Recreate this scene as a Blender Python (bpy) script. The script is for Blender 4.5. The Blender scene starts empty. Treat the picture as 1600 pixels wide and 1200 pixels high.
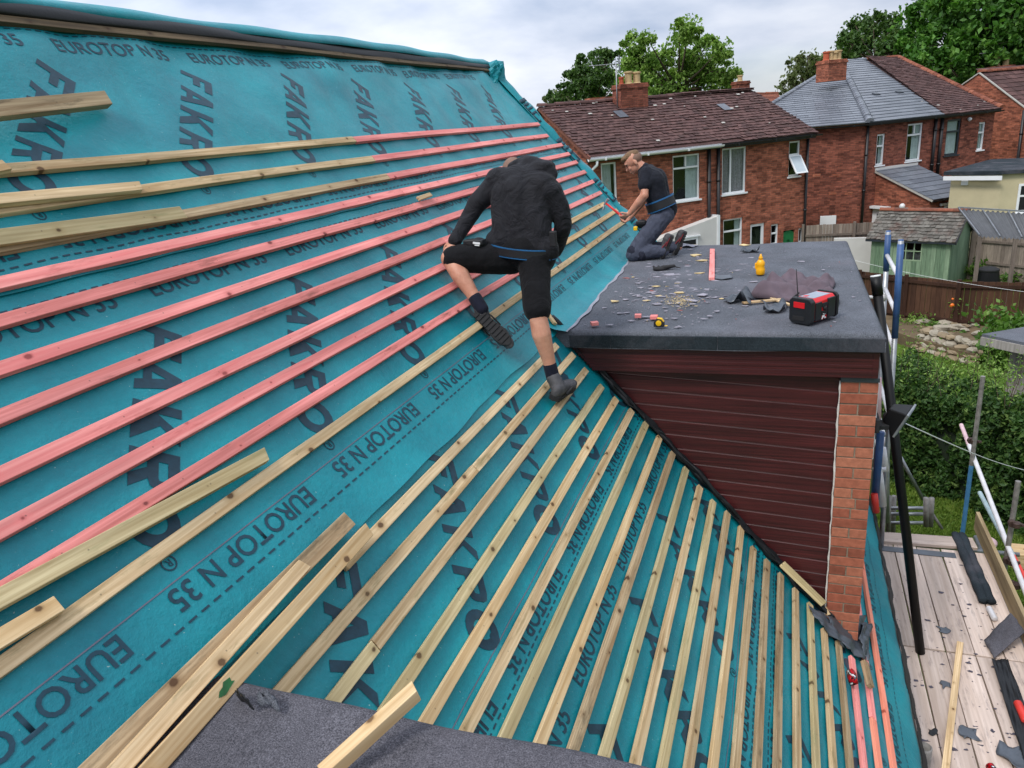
import bpy, bmesh, math, random
import numpy as np
from mathutils import Vector, Matrix, noise as mnoise
random.seed(7); rng=np.random.default_rng(11)
scene=bpy.context.scene; C=scene.collection
# ---------------------------------------------------------------- camera, world, sun, exposure
RX=np.array([[0.93937, 0.332411, -0.084182], [0.034301, -0.335357, -0.941467], [-0.341185, 0.881498, -0.326426]])
F=1155.0
cd=bpy.data.cameras.new('camera'); cam=bpy.data.objects.new('camera',cd); C.objects.link(cam)
cd.sensor_width=36; cd.lens=F/1600*36; cd.clip_start=.05; cd.clip_end=4000
m=Matrix(((RX[0][0],-RX[1][0],-RX[2][0],0),(RX[0][1],-RX[1][1],-RX[2][1],0),(RX[0][2],-RX[1][2],-RX[2][2],0),(0,0,0,1)))
cam.matrix_world=m; scene.camera=cam
w=bpy.data.worlds.new('World'); scene.world=w; w.use_nodes=True
SUN_EL,SUN_AZ=math.radians(52),math.radians(205)   # azimuth clockwise from +Y
def build_world():
    nt=w.node_tree; N=nt.nodes; L=nt.links; N.clear()
    out=N.new('ShaderNodeOutputWorld'); bg=N.new('ShaderNodeBackground'); bg.inputs['Strength'].default_value=.10
    sky=N.new('ShaderNodeTexSky'); sky.sky_type='NISHITA'; sky.sun_disc=False; sky.sun_elevation=SUN_EL; sky.sun_rotation=SUN_AZ
    tc=N.new('ShaderNodeTexCoord'); sp=N.new('ShaderNodeSeparateXYZ'); L.new(tc.outputs['Generated'],sp.inputs[0])
    # project direction on a cloud layer
    mx=N.new('ShaderNodeMath'); mx.operation='ADD'; mx.inputs[1].default_value=.30; ab=N.new('ShaderNodeMath'); ab.operation='ABSOLUTE'
    L.new(sp.outputs[2],ab.inputs[0]); L.new(ab.outputs[0],mx.inputs[0])
    dx=N.new('ShaderNodeMath'); dx.operation='DIVIDE'; dy=N.new('ShaderNodeMath'); dy.operation='DIVIDE'
    L.new(sp.outputs[0],dx.inputs[0]); L.new(mx.outputs[0],dx.inputs[1]); L.new(sp.outputs[1],dy.inputs[0]); L.new(mx.outputs[0],dy.inputs[1])
    cb=N.new('ShaderNodeCombineXYZ'); L.new(dx.outputs[0],cb.inputs[0]); L.new(dy.outputs[0],cb.inputs[1])
    n1=N.new('ShaderNodeTexNoise'); n1.inputs['Scale'].default_value=.95; n1.inputs['Detail'].default_value=7; n1.inputs['Roughness'].default_value=.52; n1.inputs['Distortion'].default_value=.1
    L.new(cb.outputs[0],n1.inputs['Vector'])
    n2=N.new('ShaderNodeTexNoise'); n2.inputs['Scale'].default_value=.55; n2.inputs['Detail'].default_value=4
    mp=N.new('ShaderNodeMapping'); mp.inputs['Location'].default_value=(3.1,7.7,0); L.new(cb.outputs[0],mp.inputs[0]); L.new(mp.outputs[0],n2.inputs['Vector'])
    r1=N.new('ShaderNodeValToRGB'); e=r1.color_ramp.elements
    e[0].position=.38; e[0].color=(3.3,3.95,5.2,1); e[1].position=.66; e[1].color=(7.9,8.05,8.3,1)
    x=r1.color_ramp.elements.new(.49); x.color=(5.2,5.65,6.6,1)
    L.new(n1.outputs[0],r1.inputs[0])
    # brighter towards the left (-X) side of the dome
    sc=N.new('ShaderNodeMath'); sc.operation='MULTIPLY_ADD'; sc.inputs[1].default_value=-.30; sc.inputs[2].default_value=1.0
    L.new(sp.outputs[0],sc.inputs[0])
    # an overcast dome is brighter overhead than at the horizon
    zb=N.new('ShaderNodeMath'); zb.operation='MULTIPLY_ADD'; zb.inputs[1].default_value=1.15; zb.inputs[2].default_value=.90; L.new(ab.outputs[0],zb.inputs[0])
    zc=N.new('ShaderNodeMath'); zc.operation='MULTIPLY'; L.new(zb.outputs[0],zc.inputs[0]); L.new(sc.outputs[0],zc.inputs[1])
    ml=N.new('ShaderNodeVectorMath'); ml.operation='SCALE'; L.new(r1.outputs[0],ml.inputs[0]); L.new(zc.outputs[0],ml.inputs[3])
    r2=N.new('ShaderNodeValToRGB'); r2.color_ramp.elements[0].position=.30; r2.color_ramp.elements[0].color=(.45,)*3+(1,); r2.color_ramp.elements[1].position=.48; r2.color_ramp.elements[1].color=(1,1,1,1)
    L.new(n2.outputs[0],r2.inputs[0])
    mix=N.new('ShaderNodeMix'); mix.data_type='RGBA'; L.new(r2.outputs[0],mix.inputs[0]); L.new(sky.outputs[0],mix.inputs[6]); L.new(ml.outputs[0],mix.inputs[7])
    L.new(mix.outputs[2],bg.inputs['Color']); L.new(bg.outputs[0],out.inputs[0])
build_world()
sd=bpy.data.lights.new('sun','SUN'); sd.energy=1.6; sd.angle=math.radians(14); sd.color=(1,.96,.9)
so=bpy.data.objects.new('sun',sd); C.objects.link(so)
dv=Vector((math.sin(SUN_AZ)*math.cos(SUN_EL),math.cos(SUN_AZ)*math.cos(SUN_EL),math.sin(SUN_EL)))
so.rotation_euler=dv.to_track_quat('Z','Y').to_euler()
scene.view_settings.view_transform='Standard'; scene.view_settings.look='None'; scene.view_settings.exposure=0.45
scene.view_settings.gamma=1; scene.view_settings.use_curve_mapping=False
scene.render.engine='CYCLES'
# ---------------------------------------------------------------- survey helpers: a pixel of the 1600x1200 photo onto a real plane
def ray(px,py): return RX.T@np.array([(px-800)/F,(py-600)/F,1.0])
def on(px,n,d):
    r=ray(*px); return Vector(r*(d/(np.array(n,float)@r)))
def atX(x,y,X): return on((x,y),(1,0,0),X)
def atY(x,y,Y): return on((x,y),(0,1,0),Y)
def atZ(x,y,Z): return on((x,y),(0,0,1),Z)
AL=math.radians(48.8); RN=Vector((math.sin(AL),0,math.cos(AL))); RV=Vector((math.cos(AL),0,-math.sin(AL))); RU=Vector((0,1,0)); RD=-2.034
def RP(u,s,h=0): return RN*(RD+h)+RV*s+RU*u
def onR(x,y,h=0):
    P=on((x,y),RN,RD+h); return P.y,P.dot(RV)
G=-6.4
# ---------------------------------------------------------------- materials
MATS={}
def c255(r,g,b,k=1.0):
    f=lambda v:((v/255)/12.92 if v/255<=.04045 else ((v/255+.055)/1.055)**2.4)*k
    return (f(r),f(g),f(b),1)
class NT:
    def __init__(s,name,rough=.6,metal=0,spec=.5):
        s.m=bpy.data.materials.new(name); s.m.use_nodes=True; s.t=s.m.node_tree; s.N=s.t.nodes; s.L=s.t.links
        s.b=s.N['Principled BSDF']; s.b.inputs['Roughness'].default_value=rough; s.b.inputs['Metallic'].default_value=metal
        s.b.inputs['Specular IOR Level'].default_value=spec; MATS[name]=s.m
    def n(s,t,**k):
        x=s.N.new('ShaderNode'+t)
        for a,v in k.items():
            if a.startswith('_'): setattr(x,a[1:],v)
            else:
                i=int(a[1:]) if a[0]=='i' and a[1:].isdigit() else a.replace('_',' ')
                if isinstance(v,bpy.types.NodeSocket): s.L.new(v,x.inputs[i])
                else: x.inputs[i].default_value=v
        return x
    def co(s,kind='Object',scale=(1,1,1),rnd=True,loc=(0,0,0)):
        tc=s.n('TexCoord'); v=tc.outputs[kind]
        if rnd:
            oi=s.n('ObjectInfo'); mu=s.n('Math',_operation='MULTIPLY',i0=oi.outputs['Random'],i1=37.0)
            ad=s.n('VectorMath',_operation='ADD',i0=v,i1=mu.outputs[0]); v=ad.outputs[0]
        return s.n('Mapping',Vector=v,Scale=scale,Location=loc).outputs[0]
    def noise(s,v,scale,detail=4,rough=.55,dist=0): return s.n('TexNoise',Vector=v,Scale=scale,Detail=detail,Roughness=rough,Distortion=dist).outputs[0]
    def ramp(s,f,*st,interp='LINEAR'):
        r=s.n('ValToRGB',Fac=f); e=r.color_ramp.elements; r.color_ramp.interpolation=interp
        for i,(p,c) in enumerate(st):
            x=e[i] if i<2 else e.new(p)
            if i>=2: pass
            x.position=p; x.color=c if len(c)==4 else (*c,1)
        return r.outputs[0]
    def mix(s,f,a,b,mode='MIX'):
        x=s.n('Mix',_data_type='RGBA',_blend_type=mode)
        for i,v in ((0,f),(6,a),(7,b)):
            if isinstance(v,bpy.types.NodeSocket): s.L.new(v,x.inputs[i])
            else: x.inputs[i].default_value=v
        return x.outputs[2]
    def col(s,v):
        if isinstance(v,bpy.types.NodeSocket): s.L.new(v,s.b.inputs['Base Color'])
        else: s.b.inputs['Base Color'].default_value=v
        return s
    def bump(s,h,d=.01,st=1.0,nrm=None):
        x=s.n('Bump',Height=h,Distance=d,Strength=st)
        if nrm: s.L.new(nrm,x.inputs['Normal'])
        s.L.new(x.outputs[0],s.b.inputs['Normal']); return x.outputs[0]
def g3(v): return (v,v,v,1)
def simple(name,col,rough=.6,metal=0,var=.15,sc=8,bump=0,spec=.5):
    t=NT(name,rough,metal,spec); v=t.co(); n=t.noise(v,sc,5)
    f=t.ramp(n,(.25,g3(1-var)),(.75,g3(1+var)))
    t.col(t.mix(1.0,col,f,'MULTIPLY'))
    if bump: t.bump(t.noise(v,sc*6,3),.002,bump)
    return t.m
def wood(name,light,dark,knot=True,stain=None,kcol=(60,32,18),rough=.75,gs=1.0):
    t=NT(name,rough,0,.25); v=t.co(); v1=t.n('Mapping',Vector=v,Scale=(1.5*gs,38*gs,38*gs)).outputs[0]
    n=t.noise(v1,1.0,5,.6,.6)
    v2=t.n('Mapping',Vector=v,Scale=(.9*gs,9*gs,9*gs)).outputs[0]; n2=t.noise(v2,1.0,3,.5,1.2)
    wv=t.n('TexWave',_bands_direction='Y',Vector=v2,Scale=2.2,Distortion=6.0,Detail=3.0,**{'Detail_Scale':.6}).outputs[1]
    a=t.ramp(n,(.34,dark),(.68,light)); b=t.mix(t.ramp(wv,(.15,g3(.3)),(.6,g3(0))),a,dark)
    b=t.mix(1.0,b,t.ramp(n2,(.3,g3(.78)),(.7,g3(1.14))),'MULTIPLY')
    oi=t.n('ObjectInfo').outputs['Random']; b=t.mix(1.0,b,t.ramp(oi,(0,g3(.86)),(1,g3(1.12))),'MULTIPLY')
    if knot:
        raw=t.n('SeparateXYZ',Vector=t.n('TexCoord').outputs['Object']); xx,yy=raw.outputs[0],raw.outputs[1]
        ww=t.n('Math',_operation='MULTIPLY_ADD',i0=xx,i1=3.1,i2=t.n('Math',_operation='MULTIPLY',i0=oi,i1=91.0).outputs[0]).outputs[0]
        vo=t.n('TexVoronoi',_voronoi_dimensions='1D',W=ww,Scale=1.0,Randomness=1.0); sc_=t.n('SeparateColor',Color=vo.outputs['Color'])
        dx=t.n('Math',_operation='MULTIPLY',i0=vo.outputs['Distance'],i1=.24).outputs[0]
        y0=t.n('Math',_operation='MULTIPLY_ADD',i0=sc_.outputs[1],i1=.046,i2=-.023).outputs[0]; dy=t.n('Math',_operation='SUBTRACT',i0=yy,i1=y0).outputs[0]
        d2=t.n('CombineXYZ',X=dx,Y=dy); ds=t.n('VectorMath',_operation='LENGTH',i0=d2.outputs[0]).outputs['Value']; nd=t.n('Math',_operation='MULTIPLY_ADD',i0=t.noise(v,90,2,.5),i1=.006,i2=ds).outputs[0]
        k2=t.ramp(sc_.outputs[0],(.42,g3(0)),(.44,g3(1)))
        nd=t.n('Math',_operation='MULTIPLY_ADD',i0=sc_.outputs[2],i1=.011,i2=nd).outputs[0]
        ring=t.mix(1.0,t.ramp(nd,(.014,g3(.75)),(.034,g3(0))),k2,'MULTIPLY'); b=t.mix(ring,b,dark)
        k=t.ramp(nd,(.0125,g3(.8)),(.0165,g3(0))); kk=t.mix(1.0,k,k2,'MULTIPLY'); b=t.mix(kk,b,c255(*kcol))
        fx=t.n('Math',_operation='PINGPONG',i0=xx,i1=.225).outputs[0]; nl=t.n('VectorMath',_operation='LENGTH',i0=t.n('CombineXYZ',X=fx,Y=yy).outputs[0]).outputs['Value']; b=t.mix(t.ramp(nl,(.0022,g3(.8)),(.0032,g3(0))),b,c255(70,66,60))
    if stain:
        ns=t.noise(t.n('Mapping',Vector=v,Scale=(2.5,14,14)).outputs[0],1.6,6,.7); b=t.mix(t.ramp(ns,(.55,g3(0)),(.72,g3(.75))),b,stain)
    t.col(b); t.bump(n,.0012,.6); return t.m
def felt(name,base,light,gr=.5):
    t=NT(name,.92,0,.2); v=t.co(rnd=False); n=t.noise(v,260,2,.8); n2=t.noise(v,2.2,6,.6); n3=t.noise(v,55,4,.7)
    a=t.ramp(n,(.35,base),(.72,light)); a=t.mix(1.0,a,t.ramp(n2,(.3,g3(.72)),(.7,g3(1.25))),'MULTIPLY')
    a=t.mix(1.0,a,t.ramp(n3,(.3,g3(.8)),(.7,g3(1.15))),'MULTIPLY')
    du=t.noise(v,1.3,8,.68,.6); a=t.mix(t.ramp(du,(.48,g3(0)),(.72,g3(.42))),a,c255(128,122,130,.75))
    t.col(a); t.bump(n,.003,gr); return t
def brick(name,c1,c2,mort,sc=1.0,dirt=.5):
    t=NT(name,.9,0,.2); v=t.co('UV',rnd=False)
    nz=t.noise(v,9,3); 
    br=t.n('TexBrick',Vector=v,Color1=c1,Color2=c2,Mortar=mort,Scale=1.0,**{'Mortar_Size':.006,'Mortar_Smooth':.15,'Bias':-.15,'Brick_Width':.225,'Row_Height':.075})
    vb=t.n('TexVoronoi',Vector=t.n('Mapping',Vector=v,Scale=(4.44,13.33,1)).outputs[0],Scale=1.0,Randomness=.25)
    pv=t.n('SeparateColor',Color=vb.outputs['Color']).outputs[0]
    a=t.mix(1.0,br.outputs[0],t.ramp(pv,(.0,g3(.55)),(.35,g3(.95)),(1,g3(1.2))),'MULTIPLY')
    n=t.noise(v,1.1,6,.6); a=t.mix(1.0,a,t.ramp(n,(.3,g3(1-dirt*.45)),(.65,g3(1.1))),'MULTIPLY')
    a=t.mix(1.0,a,t.ramp(nz,(.3,g3(.85)),(.7,g3(1.12))),'MULTIPLY')
    t.col(a); b=t.n('Math',_operation='SUBTRACT',i0=1.0,i1=br.outputs[1]).outputs[0]; t.bump(b,.008,.8); return t.m
def foliage(name,c1,c2,c3,rough=.55):
    t=NT(name,rough,0,.3); at=t.n('Attribute',_attribute_name='tone').outputs['Fac']
    a=t.ramp(at,(0,c1),(.55,c2),(1,c3)); t.col(a)
    tr=t.n('BsdfTranslucent',Color=t.mix(1.0,a,(1.15,1.4,.6,1),'MULTIPLY')); ms=t.n('MixShader',i0=.28,i1=t.b.outputs[0],i2=tr.outputs[0])
    t.L.new(ms.outputs[0],t.N['Material Output'].inputs[0]); return t.m
def glass(name,tint=(.9,.95,.95,1)):
    t=NT(name,.03); tr=t.n('BsdfTransparent',Color=tint); gl=t.n('BsdfGlossy',Color=(1,1,1,1),Roughness=.02)
    fr=t.n('LayerWeight',Blend=.3); mu=t.n('Math',_operation='MULTIPLY_ADD',i0=fr.outputs['Facing'],i1=.03,i2=.03)
    ms=t.n('MixShader',i0=mu.outputs[0],i1=tr.outputs[0],i2=gl.outputs[0]); t.L.new(ms.outputs[0],t.N['Material Output'].inputs[0]); return t.m
# ---------------------------------------------------------------- mesh builder
class MB:
    def __init__(s): s.v=[]; s.f=[]; s.mi=[]
    def add(s,vs,fs,mi=0):
        o=len(s.v); s.v+= [tuple(p) for p in vs]; s.f+=[tuple(i+o for i in f) for f in fs]; s.mi+=[mi]*len(fs); return s
    def hexa(s,p,mi=0):  # 8 points: bottom 4 ccw, top 4 ccw
        return s.add(p,[(3,2,1,0),(4,5,6,7),(0,1,5,4),(1,2,6,5),(2,3,7,6),(3,0,4,7)],mi)
    def box(s,x0,x1,y0,y1,z0,z1,mi=0):
        return s.hexa([(x0,y0,z0),(x1,y0,z0),(x1,y1,z0),(x0,y1,z0),(x0,y0,z1),(x1,y0,z1),(x1,y1,z1),(x0,y1,z1)],mi)
    def obox(s,o,a,b,c,mi=0):  # corner + 3 edge vectors
        o,a,b,c=map(Vector,(o,a,b,c)); 
        if a.cross(b).dot(c)<0: a,b=b,a
        return s.hexa([o,o+a,o+a+b,o+b,o+c,o+a+c,o+a+b+c,o+b+c],mi)
    def beam(s,P,Q,wd,th,up=(0,0,1),mi=0):
        P,Q=Vector(P),Vector(Q); d=(Q-P).normalized(); up=Vector(up); r=d.cross(up).normalized(); u=r.cross(d)
        o=P-r*wd/2-u*th/2; return s.obox(o,Q-P,r*wd,u*th,mi)
    def tube(s,pts,r,n=10,mi=0,cap=True):
        pts=[Vector(p) for p in pts]; k=len(pts); rs=r if isinstance(r,(list,tuple)) else [r]*k
        d0=(pts[1]-pts[0]).normalized(); a=d0.orthogonal().normalized(); vs=[]
        for i,p in enumerate(pts):
            d=(pts[min(i+1,k-1)]-pts[max(i-1,0)]).normalized(); a=(a-d*a.dot(d)).normalized(); b=d.cross(a)
            vs+=[p+(a*math.cos(2*math.pi*j/n)+b*math.sin(2*math.pi*j/n))*rs[i] for j in range(n)]
        fs=[(i*n+j,i*n+(j+1)%n,(i+1)*n+(j+1)%n,(i+1)*n+j) for i in range(k-1) for j in range(n)]
        if cap: fs+=[tuple(reversed(range(n))),tuple(range((k-1)*n,k*n))]
        return s.add(vs,fs,mi)
    def lathe(s,c,prof,n=20,axis=(0,0,1),mi=0):
        ax=Vector(axis).normalized(); a=ax.orthogonal().normalized(); b=ax.cross(a); c=Vector(c); vs=[];k=len(prof)
        for r,z in prof: vs+=[c+ax*z+(a*math.cos(2*math.pi*j/n)+b*math.sin(2*math.pi*j/n))*max(r,1e-4) for j in range(n)]
        fs=[(i*n+j,i*n+(j+1)%n,(i+1)*n+(j+1)%n,(i+1)*n+j) for i in range(k-1) for j in range(n)]
        fs+=[tuple(reversed(range(n))),tuple(range((k-1)*n,k*n))]
        return s.add(vs,fs,mi)
    def ell(s,c,r,rot=None,nu=14,nv=10,mi=0):
        c=Vector(c); vs=[]; R=rot or Matrix.Identity(3)
        for i in range(1,nv):
            t=math.pi*i/nv
            for j in range(nu):
                p=2*math.pi*j/nu; vs.append(c+R@Vector((r[0]*math.sin(t)*math.cos(p),r[1]*math.sin(t)*math.sin(p),r[2]*math.cos(t))))
        vs+=[c+R@Vector((0,0,r[2])),c-R@Vector((0,0,r[2]))]; T=len(vs)-2
        fs=[(i*nu+j,(i+1)*nu+j,(i+1)*nu+(j+1)%nu,i*nu+(j+1)%nu) for i in range(nv-2) for j in range(nu)]
        fs+=[(T,j,(j+1)%nu) for j in range(nu)]+[(T+1,(nv-2)*nu+(j+1)%nu,(nv-2)*nu+j) for j in range(nu)]
        return s.add(vs,fs,mi)
    def cap(s,a,b,ra,rb,mi=0):  # tapered capsule
        a,b=Vector(a),Vector(b); s.ell(a,(ra,)*3,mi=mi); s.ell(b,(rb,)*3,mi=mi); s.tube([a,b],[ra,rb],14,mi); return s
    def poly(s,pts,mi=0): return s.add(pts,[tuple(range(len(pts)))],mi)
    def prism(s,pts,d,mi=0):
        pts=[Vector(p) for p in pts]; d=Vector(d); n=len(pts); nn=(pts[1]-pts[0]).cross(pts[2]-pts[1])
        if nn.dot(d)>0: pts=pts[::-1]
        vs=pts+[p+d for p in pts]
        return s.add(vs,[tuple(range(n)),tuple(reversed(range(n,2*n)))]+[(i,i+n,(i+1)%n+n,(i+1)%n) for i in range(n)],mi)
    def build(s,name,mats,parent=None,smooth=False,bev=0,M=None,origin=None,seg=2,uv=True):
        me=bpy.data.meshes.new(name)
        V=np.array(s.v,float).reshape(-1,3)
        if M is None and origin is not None: M=Matrix.Translation(Vector(origin))
        if M is not None:
            Mi=np.array(M.inverted()); V=V@Mi[:3,:3].T+Mi[:3,3]
        me.from_pydata(V.tolist(),[],s.f)
        if not isinstance(mats,(list,tuple)): mats=[mats]
        for m_ in mats: me.materials.append(MATS[m_] if isinstance(m_,str) else m_)
        if len(mats)>1: me.polygons.foreach_set('material_index',s.mi)
        if smooth: me.polygons.foreach_set('use_smooth',[True]*len(s.f))
        if uv:
            u=me.uv_layers.new(name='UVMap'); me.update()
            A=np.zeros((len(me.loops),2)); 
            for p in me.polygons:
                n=p.normal; 
                if abs(n.z)>.98: a=Vector((1,0,0)); b=Vector((0,1,0))
                else: a=Vector((-n.y,n.x,0)).normalized(); b=n.cross(a)
                for li in p.loop_indices:
                    q=me.vertices[me.loops[li].vertex_index].co; A[li]=(q.dot(a),q.dot(b))
            u.data.foreach_set('uv',A.ravel())
        me.update(); o=bpy.data.objects.new(name,me); C.objects.link(o)
        if M is not None: o.matrix_world=M
        if bev:
            b=o.modifiers.new('bevel','BEVEL'); b.width=bev; b.segments=seg; b.limit_method='ANGLE'; b.angle_limit=.6
        if parent is not None: par(o,parent)
        return o
def par(o,p):
    mw=o.matrix_basis.copy(); o.parent=p; o.matrix_parent_inverse=PW(p).inverted(); o.matrix_basis=mw
def PW(p):
    if p.parent is None: return p.matrix_basis.copy()
    return PW(p.parent)@p.matrix_parent_inverse@p.matrix_basis
def thing(name,label,cat,loc=(0,0,0),group=None):
    o=bpy.data.objects.new(name,None); C.objects.link(o); o.location=Vector(loc); o.empty_display_size=.1
    return tag(o,label,cat,group)
def tag(o,label,cat,group=None,kind=None):
    if label: o['label']=label
    if cat: o['category']=cat
    if group: o['group']=group
    if kind: o['kind']=kind
    return o
def frame(P,Q,up):
    P,Q,up=Vector(P),Vector(Q),Vector(up); x=(Q-P).normalized(); y=up.cross(x).normalized(); z=x.cross(y)
    M=Matrix((x,y,z)).transposed().to_4x4(); M.translation=P; return M
def plank(name,P,Q,wd,th,up,mat,parent=None,cut0=0,cut1=0,bev=.002,warp=0,wear=0,lift=0):
    """a length of timber from P to Q; wd across, th along 'up'. Local X is the grain."""
    M=frame(P,Q,up); Ln=(Vector(Q)-Vector(P)).length; k=max(2,int(Ln/.25)) if (warp or wear) else 1; b=MB(); vs=[]
    ph=random.random()*9
    for i in range(k+1):
        x=Ln*i/k; dy=warp*math.sin(2.1*x+ph)+wear*random.uniform(-1,1); dz=warp*.5*math.sin(1.7*x+ph*2); ww=wd/2+wear*random.uniform(-1,1)
        c=cut0 if i==0 else (cut1 if i==k else 0)
        vs+=[(x,-ww+dy,dz),(x+c,ww+dy,dz),(x+c,ww+dy,th+dz),(x,-ww+dy,th+dz)]
    fs=[(3,2,1,0)]; 
    for i in range(k):
        a=4*i; fs+=[(a+j,a+(j+1)%4,a+4+(j+1)%4,a+4+j) for j in range(4)]
    fs.append((4*k,4*k+1,4*k+2,4*k+3)); fs=[tuple(reversed(f)) for f in fs]
    b.add(vs,fs); o=b.build(name,mat,None,bev=bev); o.matrix_world=M; o.matrix_basis=M
    me=o.data; bm=bmesh.new(); bm.from_mesh(me); bmesh.ops.recalc_face_normals(bm,faces=bm.faces); bm.to_mesh(me); bm.free()
    if parent is not None: par(o,parent)
    return o
# ---------------------------------------------------------------- material library
wood('tan_batten',c255(226,200,160,.95),c255(180,148,106,.88),stain=c255(120,110,70))
wood('green_batten',c255(220,202,158,.93),c255(178,156,112,.86),stain=c255(140,138,96))
wood('fresh_batten',c255(234,206,162,.95),c255(196,160,112,.88))
wood('grey_batten',c255(204,180,144,.88),c255(152,124,90,.82),stain=c255(70,64,48))
wood('pink_batten',c255(250,166,158,.95),c255(228,128,124,.9),kcol=(120,50,50),stain=c255(176,88,82))
wood('worn_pink_batten',c255(250,158,152,.95),c255(214,122,114,.88),kcol=(90,40,40),stain=c255(104,64,54))
wood('coral_batten',c255(255,168,140,.95),c255(244,140,114,.92),kcol=(150,60,40))
wood('ridge_timber',c255(132,112,84,.7),c255(84,68,48,.7),stain=c255(40,34,26))
wood('scaffold_board',c255(220,202,190,.9),c255(192,172,158,.86),knot=False,stain=c255(112,100,100),gs=.45)
wood('toe_board',c255(188,168,130,.75),c255(146,124,92,.7),knot=False,gs=.6)
def membrane():
    t=NT('teal_underlay',.5,0,.42); v=t.co(rnd=False); n=t.noise(v,1.6,6,.6,.4); n2=t.noise(v,34,4,.7); n3=t.noise(v,5.5,5,.65,.8)
    a=t.ramp(n,(.28,c255(0,112,126,.95)),(.72,c255(2,146,156,.95))); a=t.mix(1.0,a,t.ramp(n2,(.3,g3(.93)),(.7,g3(1.06))),'MULTIPLY')
    d=t.noise(t.n('Mapping',Vector=v,Scale=(1,.35,1)).outputs[0],3.3,9,.72,1.2)
    a=t.mix(t.ramp(d,(.58,g3(0)),(.82,g3(.24))),a,c255(70,140,140)); 
    sp=t.ramp(t.noise(v,95,2,.5),(.74,g3(0)),(.77,g3(.5))); a=t.mix(sp,a,c255(190,200,190))
    t.col(a); b=t.n('Math',_operation='MULTIPLY_ADD',i0=n3,i1=1.0,i2=n2).outputs[0]
    t.bump(b,.007,.6)
    k=t.n('Math',_operation='MULTIPLY_ADD',i0=n3,i1=.3,i2=.32); t.L.new(k.outputs[0],t.b.inputs['Roughness'])
    t=NT('printed_ink',.5,0,.35); v=t.co(rnd=False); t.col(t.mix(1.0,c255(26,62,78,.85),t.ramp(t.noise(v,30,5,.7),(.3,g3(.72)),(.75,g3(1.35))),'MULTIPLY'))
    simple('printed_red_line',c255(98,96,112),.6)
membrane()
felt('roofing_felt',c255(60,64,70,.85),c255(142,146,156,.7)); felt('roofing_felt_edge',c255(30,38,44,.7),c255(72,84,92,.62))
t=felt('dusty_felt',c255(54,54,60,.85),c255(136,134,142,.66))
def clad():
    t=NT('maroon_cladding',.42,0,.5); v=t.co(rnd=False); v1=t.n('Mapping',Vector=v,Scale=(1.5,3,85)).outputs[0]; n=t.noise(v1,1.0,4,.6,.3)
    a=t.ramp(n,(.3,c255(46,14,18,.85)),(.7,c255(86,34,36,.85))); a=t.mix(1.0,a,t.ramp(t.noise(v,2.3,5),(.3,g3(.8)),(.7,g3(1.15))),'MULTIPLY')
    t.col(a); t.bump(n,.0012,.5)
clad()
simple('cladding_joint',c255(134,104,104),.5); simple('black_film',c255(20,22,25),.5,var=.3,sc=9,bump=.6,spec=.4); simple('lead_flashing',c255(92,98,106,.8),.42,.35,var=.3,sc=6,bump=.8)
simple('white_mastic',c255(205,200,194),.5,var=.2,sc=20)
brick('orange_brick',c255(188,112,86,.85),c255(158,86,66,.82),c255(138,122,102,.75),dirt=.6)
brick('red_brick',c255(184,110,86,.86),c255(130,76,62,.8),c255(138,108,90,.7),dirt=.7)
brick('dark_red_brick',c255(164,98,80,.82),c255(116,68,58,.78),c255(122,92,80,.65),dirt=.7)
simple('black_plastic',c255(12,12,14),.5,spec=.3); simple('black_rubber',c255(28,28,30),.8); simple('white_upvc',c255(232,234,236,.92),.35,var=.04,sc=3)
simple('steel',c255(165,168,172,.8),.42,.75,var=.3,sc=14,bump=.4); simple('dark_steel',c255(138,134,130,.8),.6,.25,var=.4,sc=20,bump=.5)
# ---------------------------------------------------------------- house under repair
roof=thing('pitched_roof','steep house roof stripped to teal underlay with rows of pink and tan battens','roof',RP(4,0,0))
PITCH=.1445
ULEFT=-.2; UVERGE=8.66
def sag(u,s):
    return -.0065*(math.sin(math.pi*((u+.13*math.sin(s))/.45))**2)+.0022*math.sin(3.1*u+2.2*s+1.7*math.sin(1.9*s))+.0016*math.sin(9*u-7*s+2*math.sin(3*u))
def wr(u,s):
    a=max(0,min(1,(-1.75-s)/.25)); return a*(.013*math.sin(2.3*u+4.1*s+1.2*math.sin(5.2*s))+.007*math.sin(7.7*u-3*s)+.005*math.sin(14*u+11*s+2*math.sin(4*u)))
def edgew(u): return .065+.012*math.sin(1.1*u+.5)+.006*math.sin(4.7*u)+.004*math.sin(11*u)
def hS(k,top,bot,u,s):
    f=(s-top)/(bot-top); h=.001+.008*max(0,min(1.05,f))+sag(u,s)+(wr(u,s) if k==1 else 0)
    if k==2 and s>-.06: q=min(1,(s+.06)/.13); h+=q*q*(.010+.007*math.sin(2.9*u)+.004*math.sin(8.3*u))
    if k==1 and s>-1.33: h+=.002
    # rolled edge over the verge
    return h
def glyphs_text(body):
    cu=bpy.data.curves.new('lettering','FONT'); cu.body=body; cu.size=1; cu.offset=.012; cu.resolution_u=3
    ob=bpy.data.objects.new('lettering',cu); C.objects.link(ob); dg=bpy.context.evaluated_depsgraph_get(); me=ob.evaluated_get(dg).to_mesh()
    V=np.array([v.co[:2] for v in me.vertices]); Fc=[tuple(p.vertices) for p in me.polygons]; ob.evaluated_get(dg).to_mesh_clear()
    C.objects.unlink(ob); bpy.data.objects.remove(ob); bpy.data.curves.remove(cu)
    V-=V.min(0); V/=V[:,1].max() if False else 1
    return V,Fc
TXT,TXF=glyphs_text('EUROTOP N 35'); TXT=TXT-TXT.min(0); TXT=TXT/TXT.max(0)  # unit box
REG,REF=glyphs_text('R'); REG=REG/REG.max(0)
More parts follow.
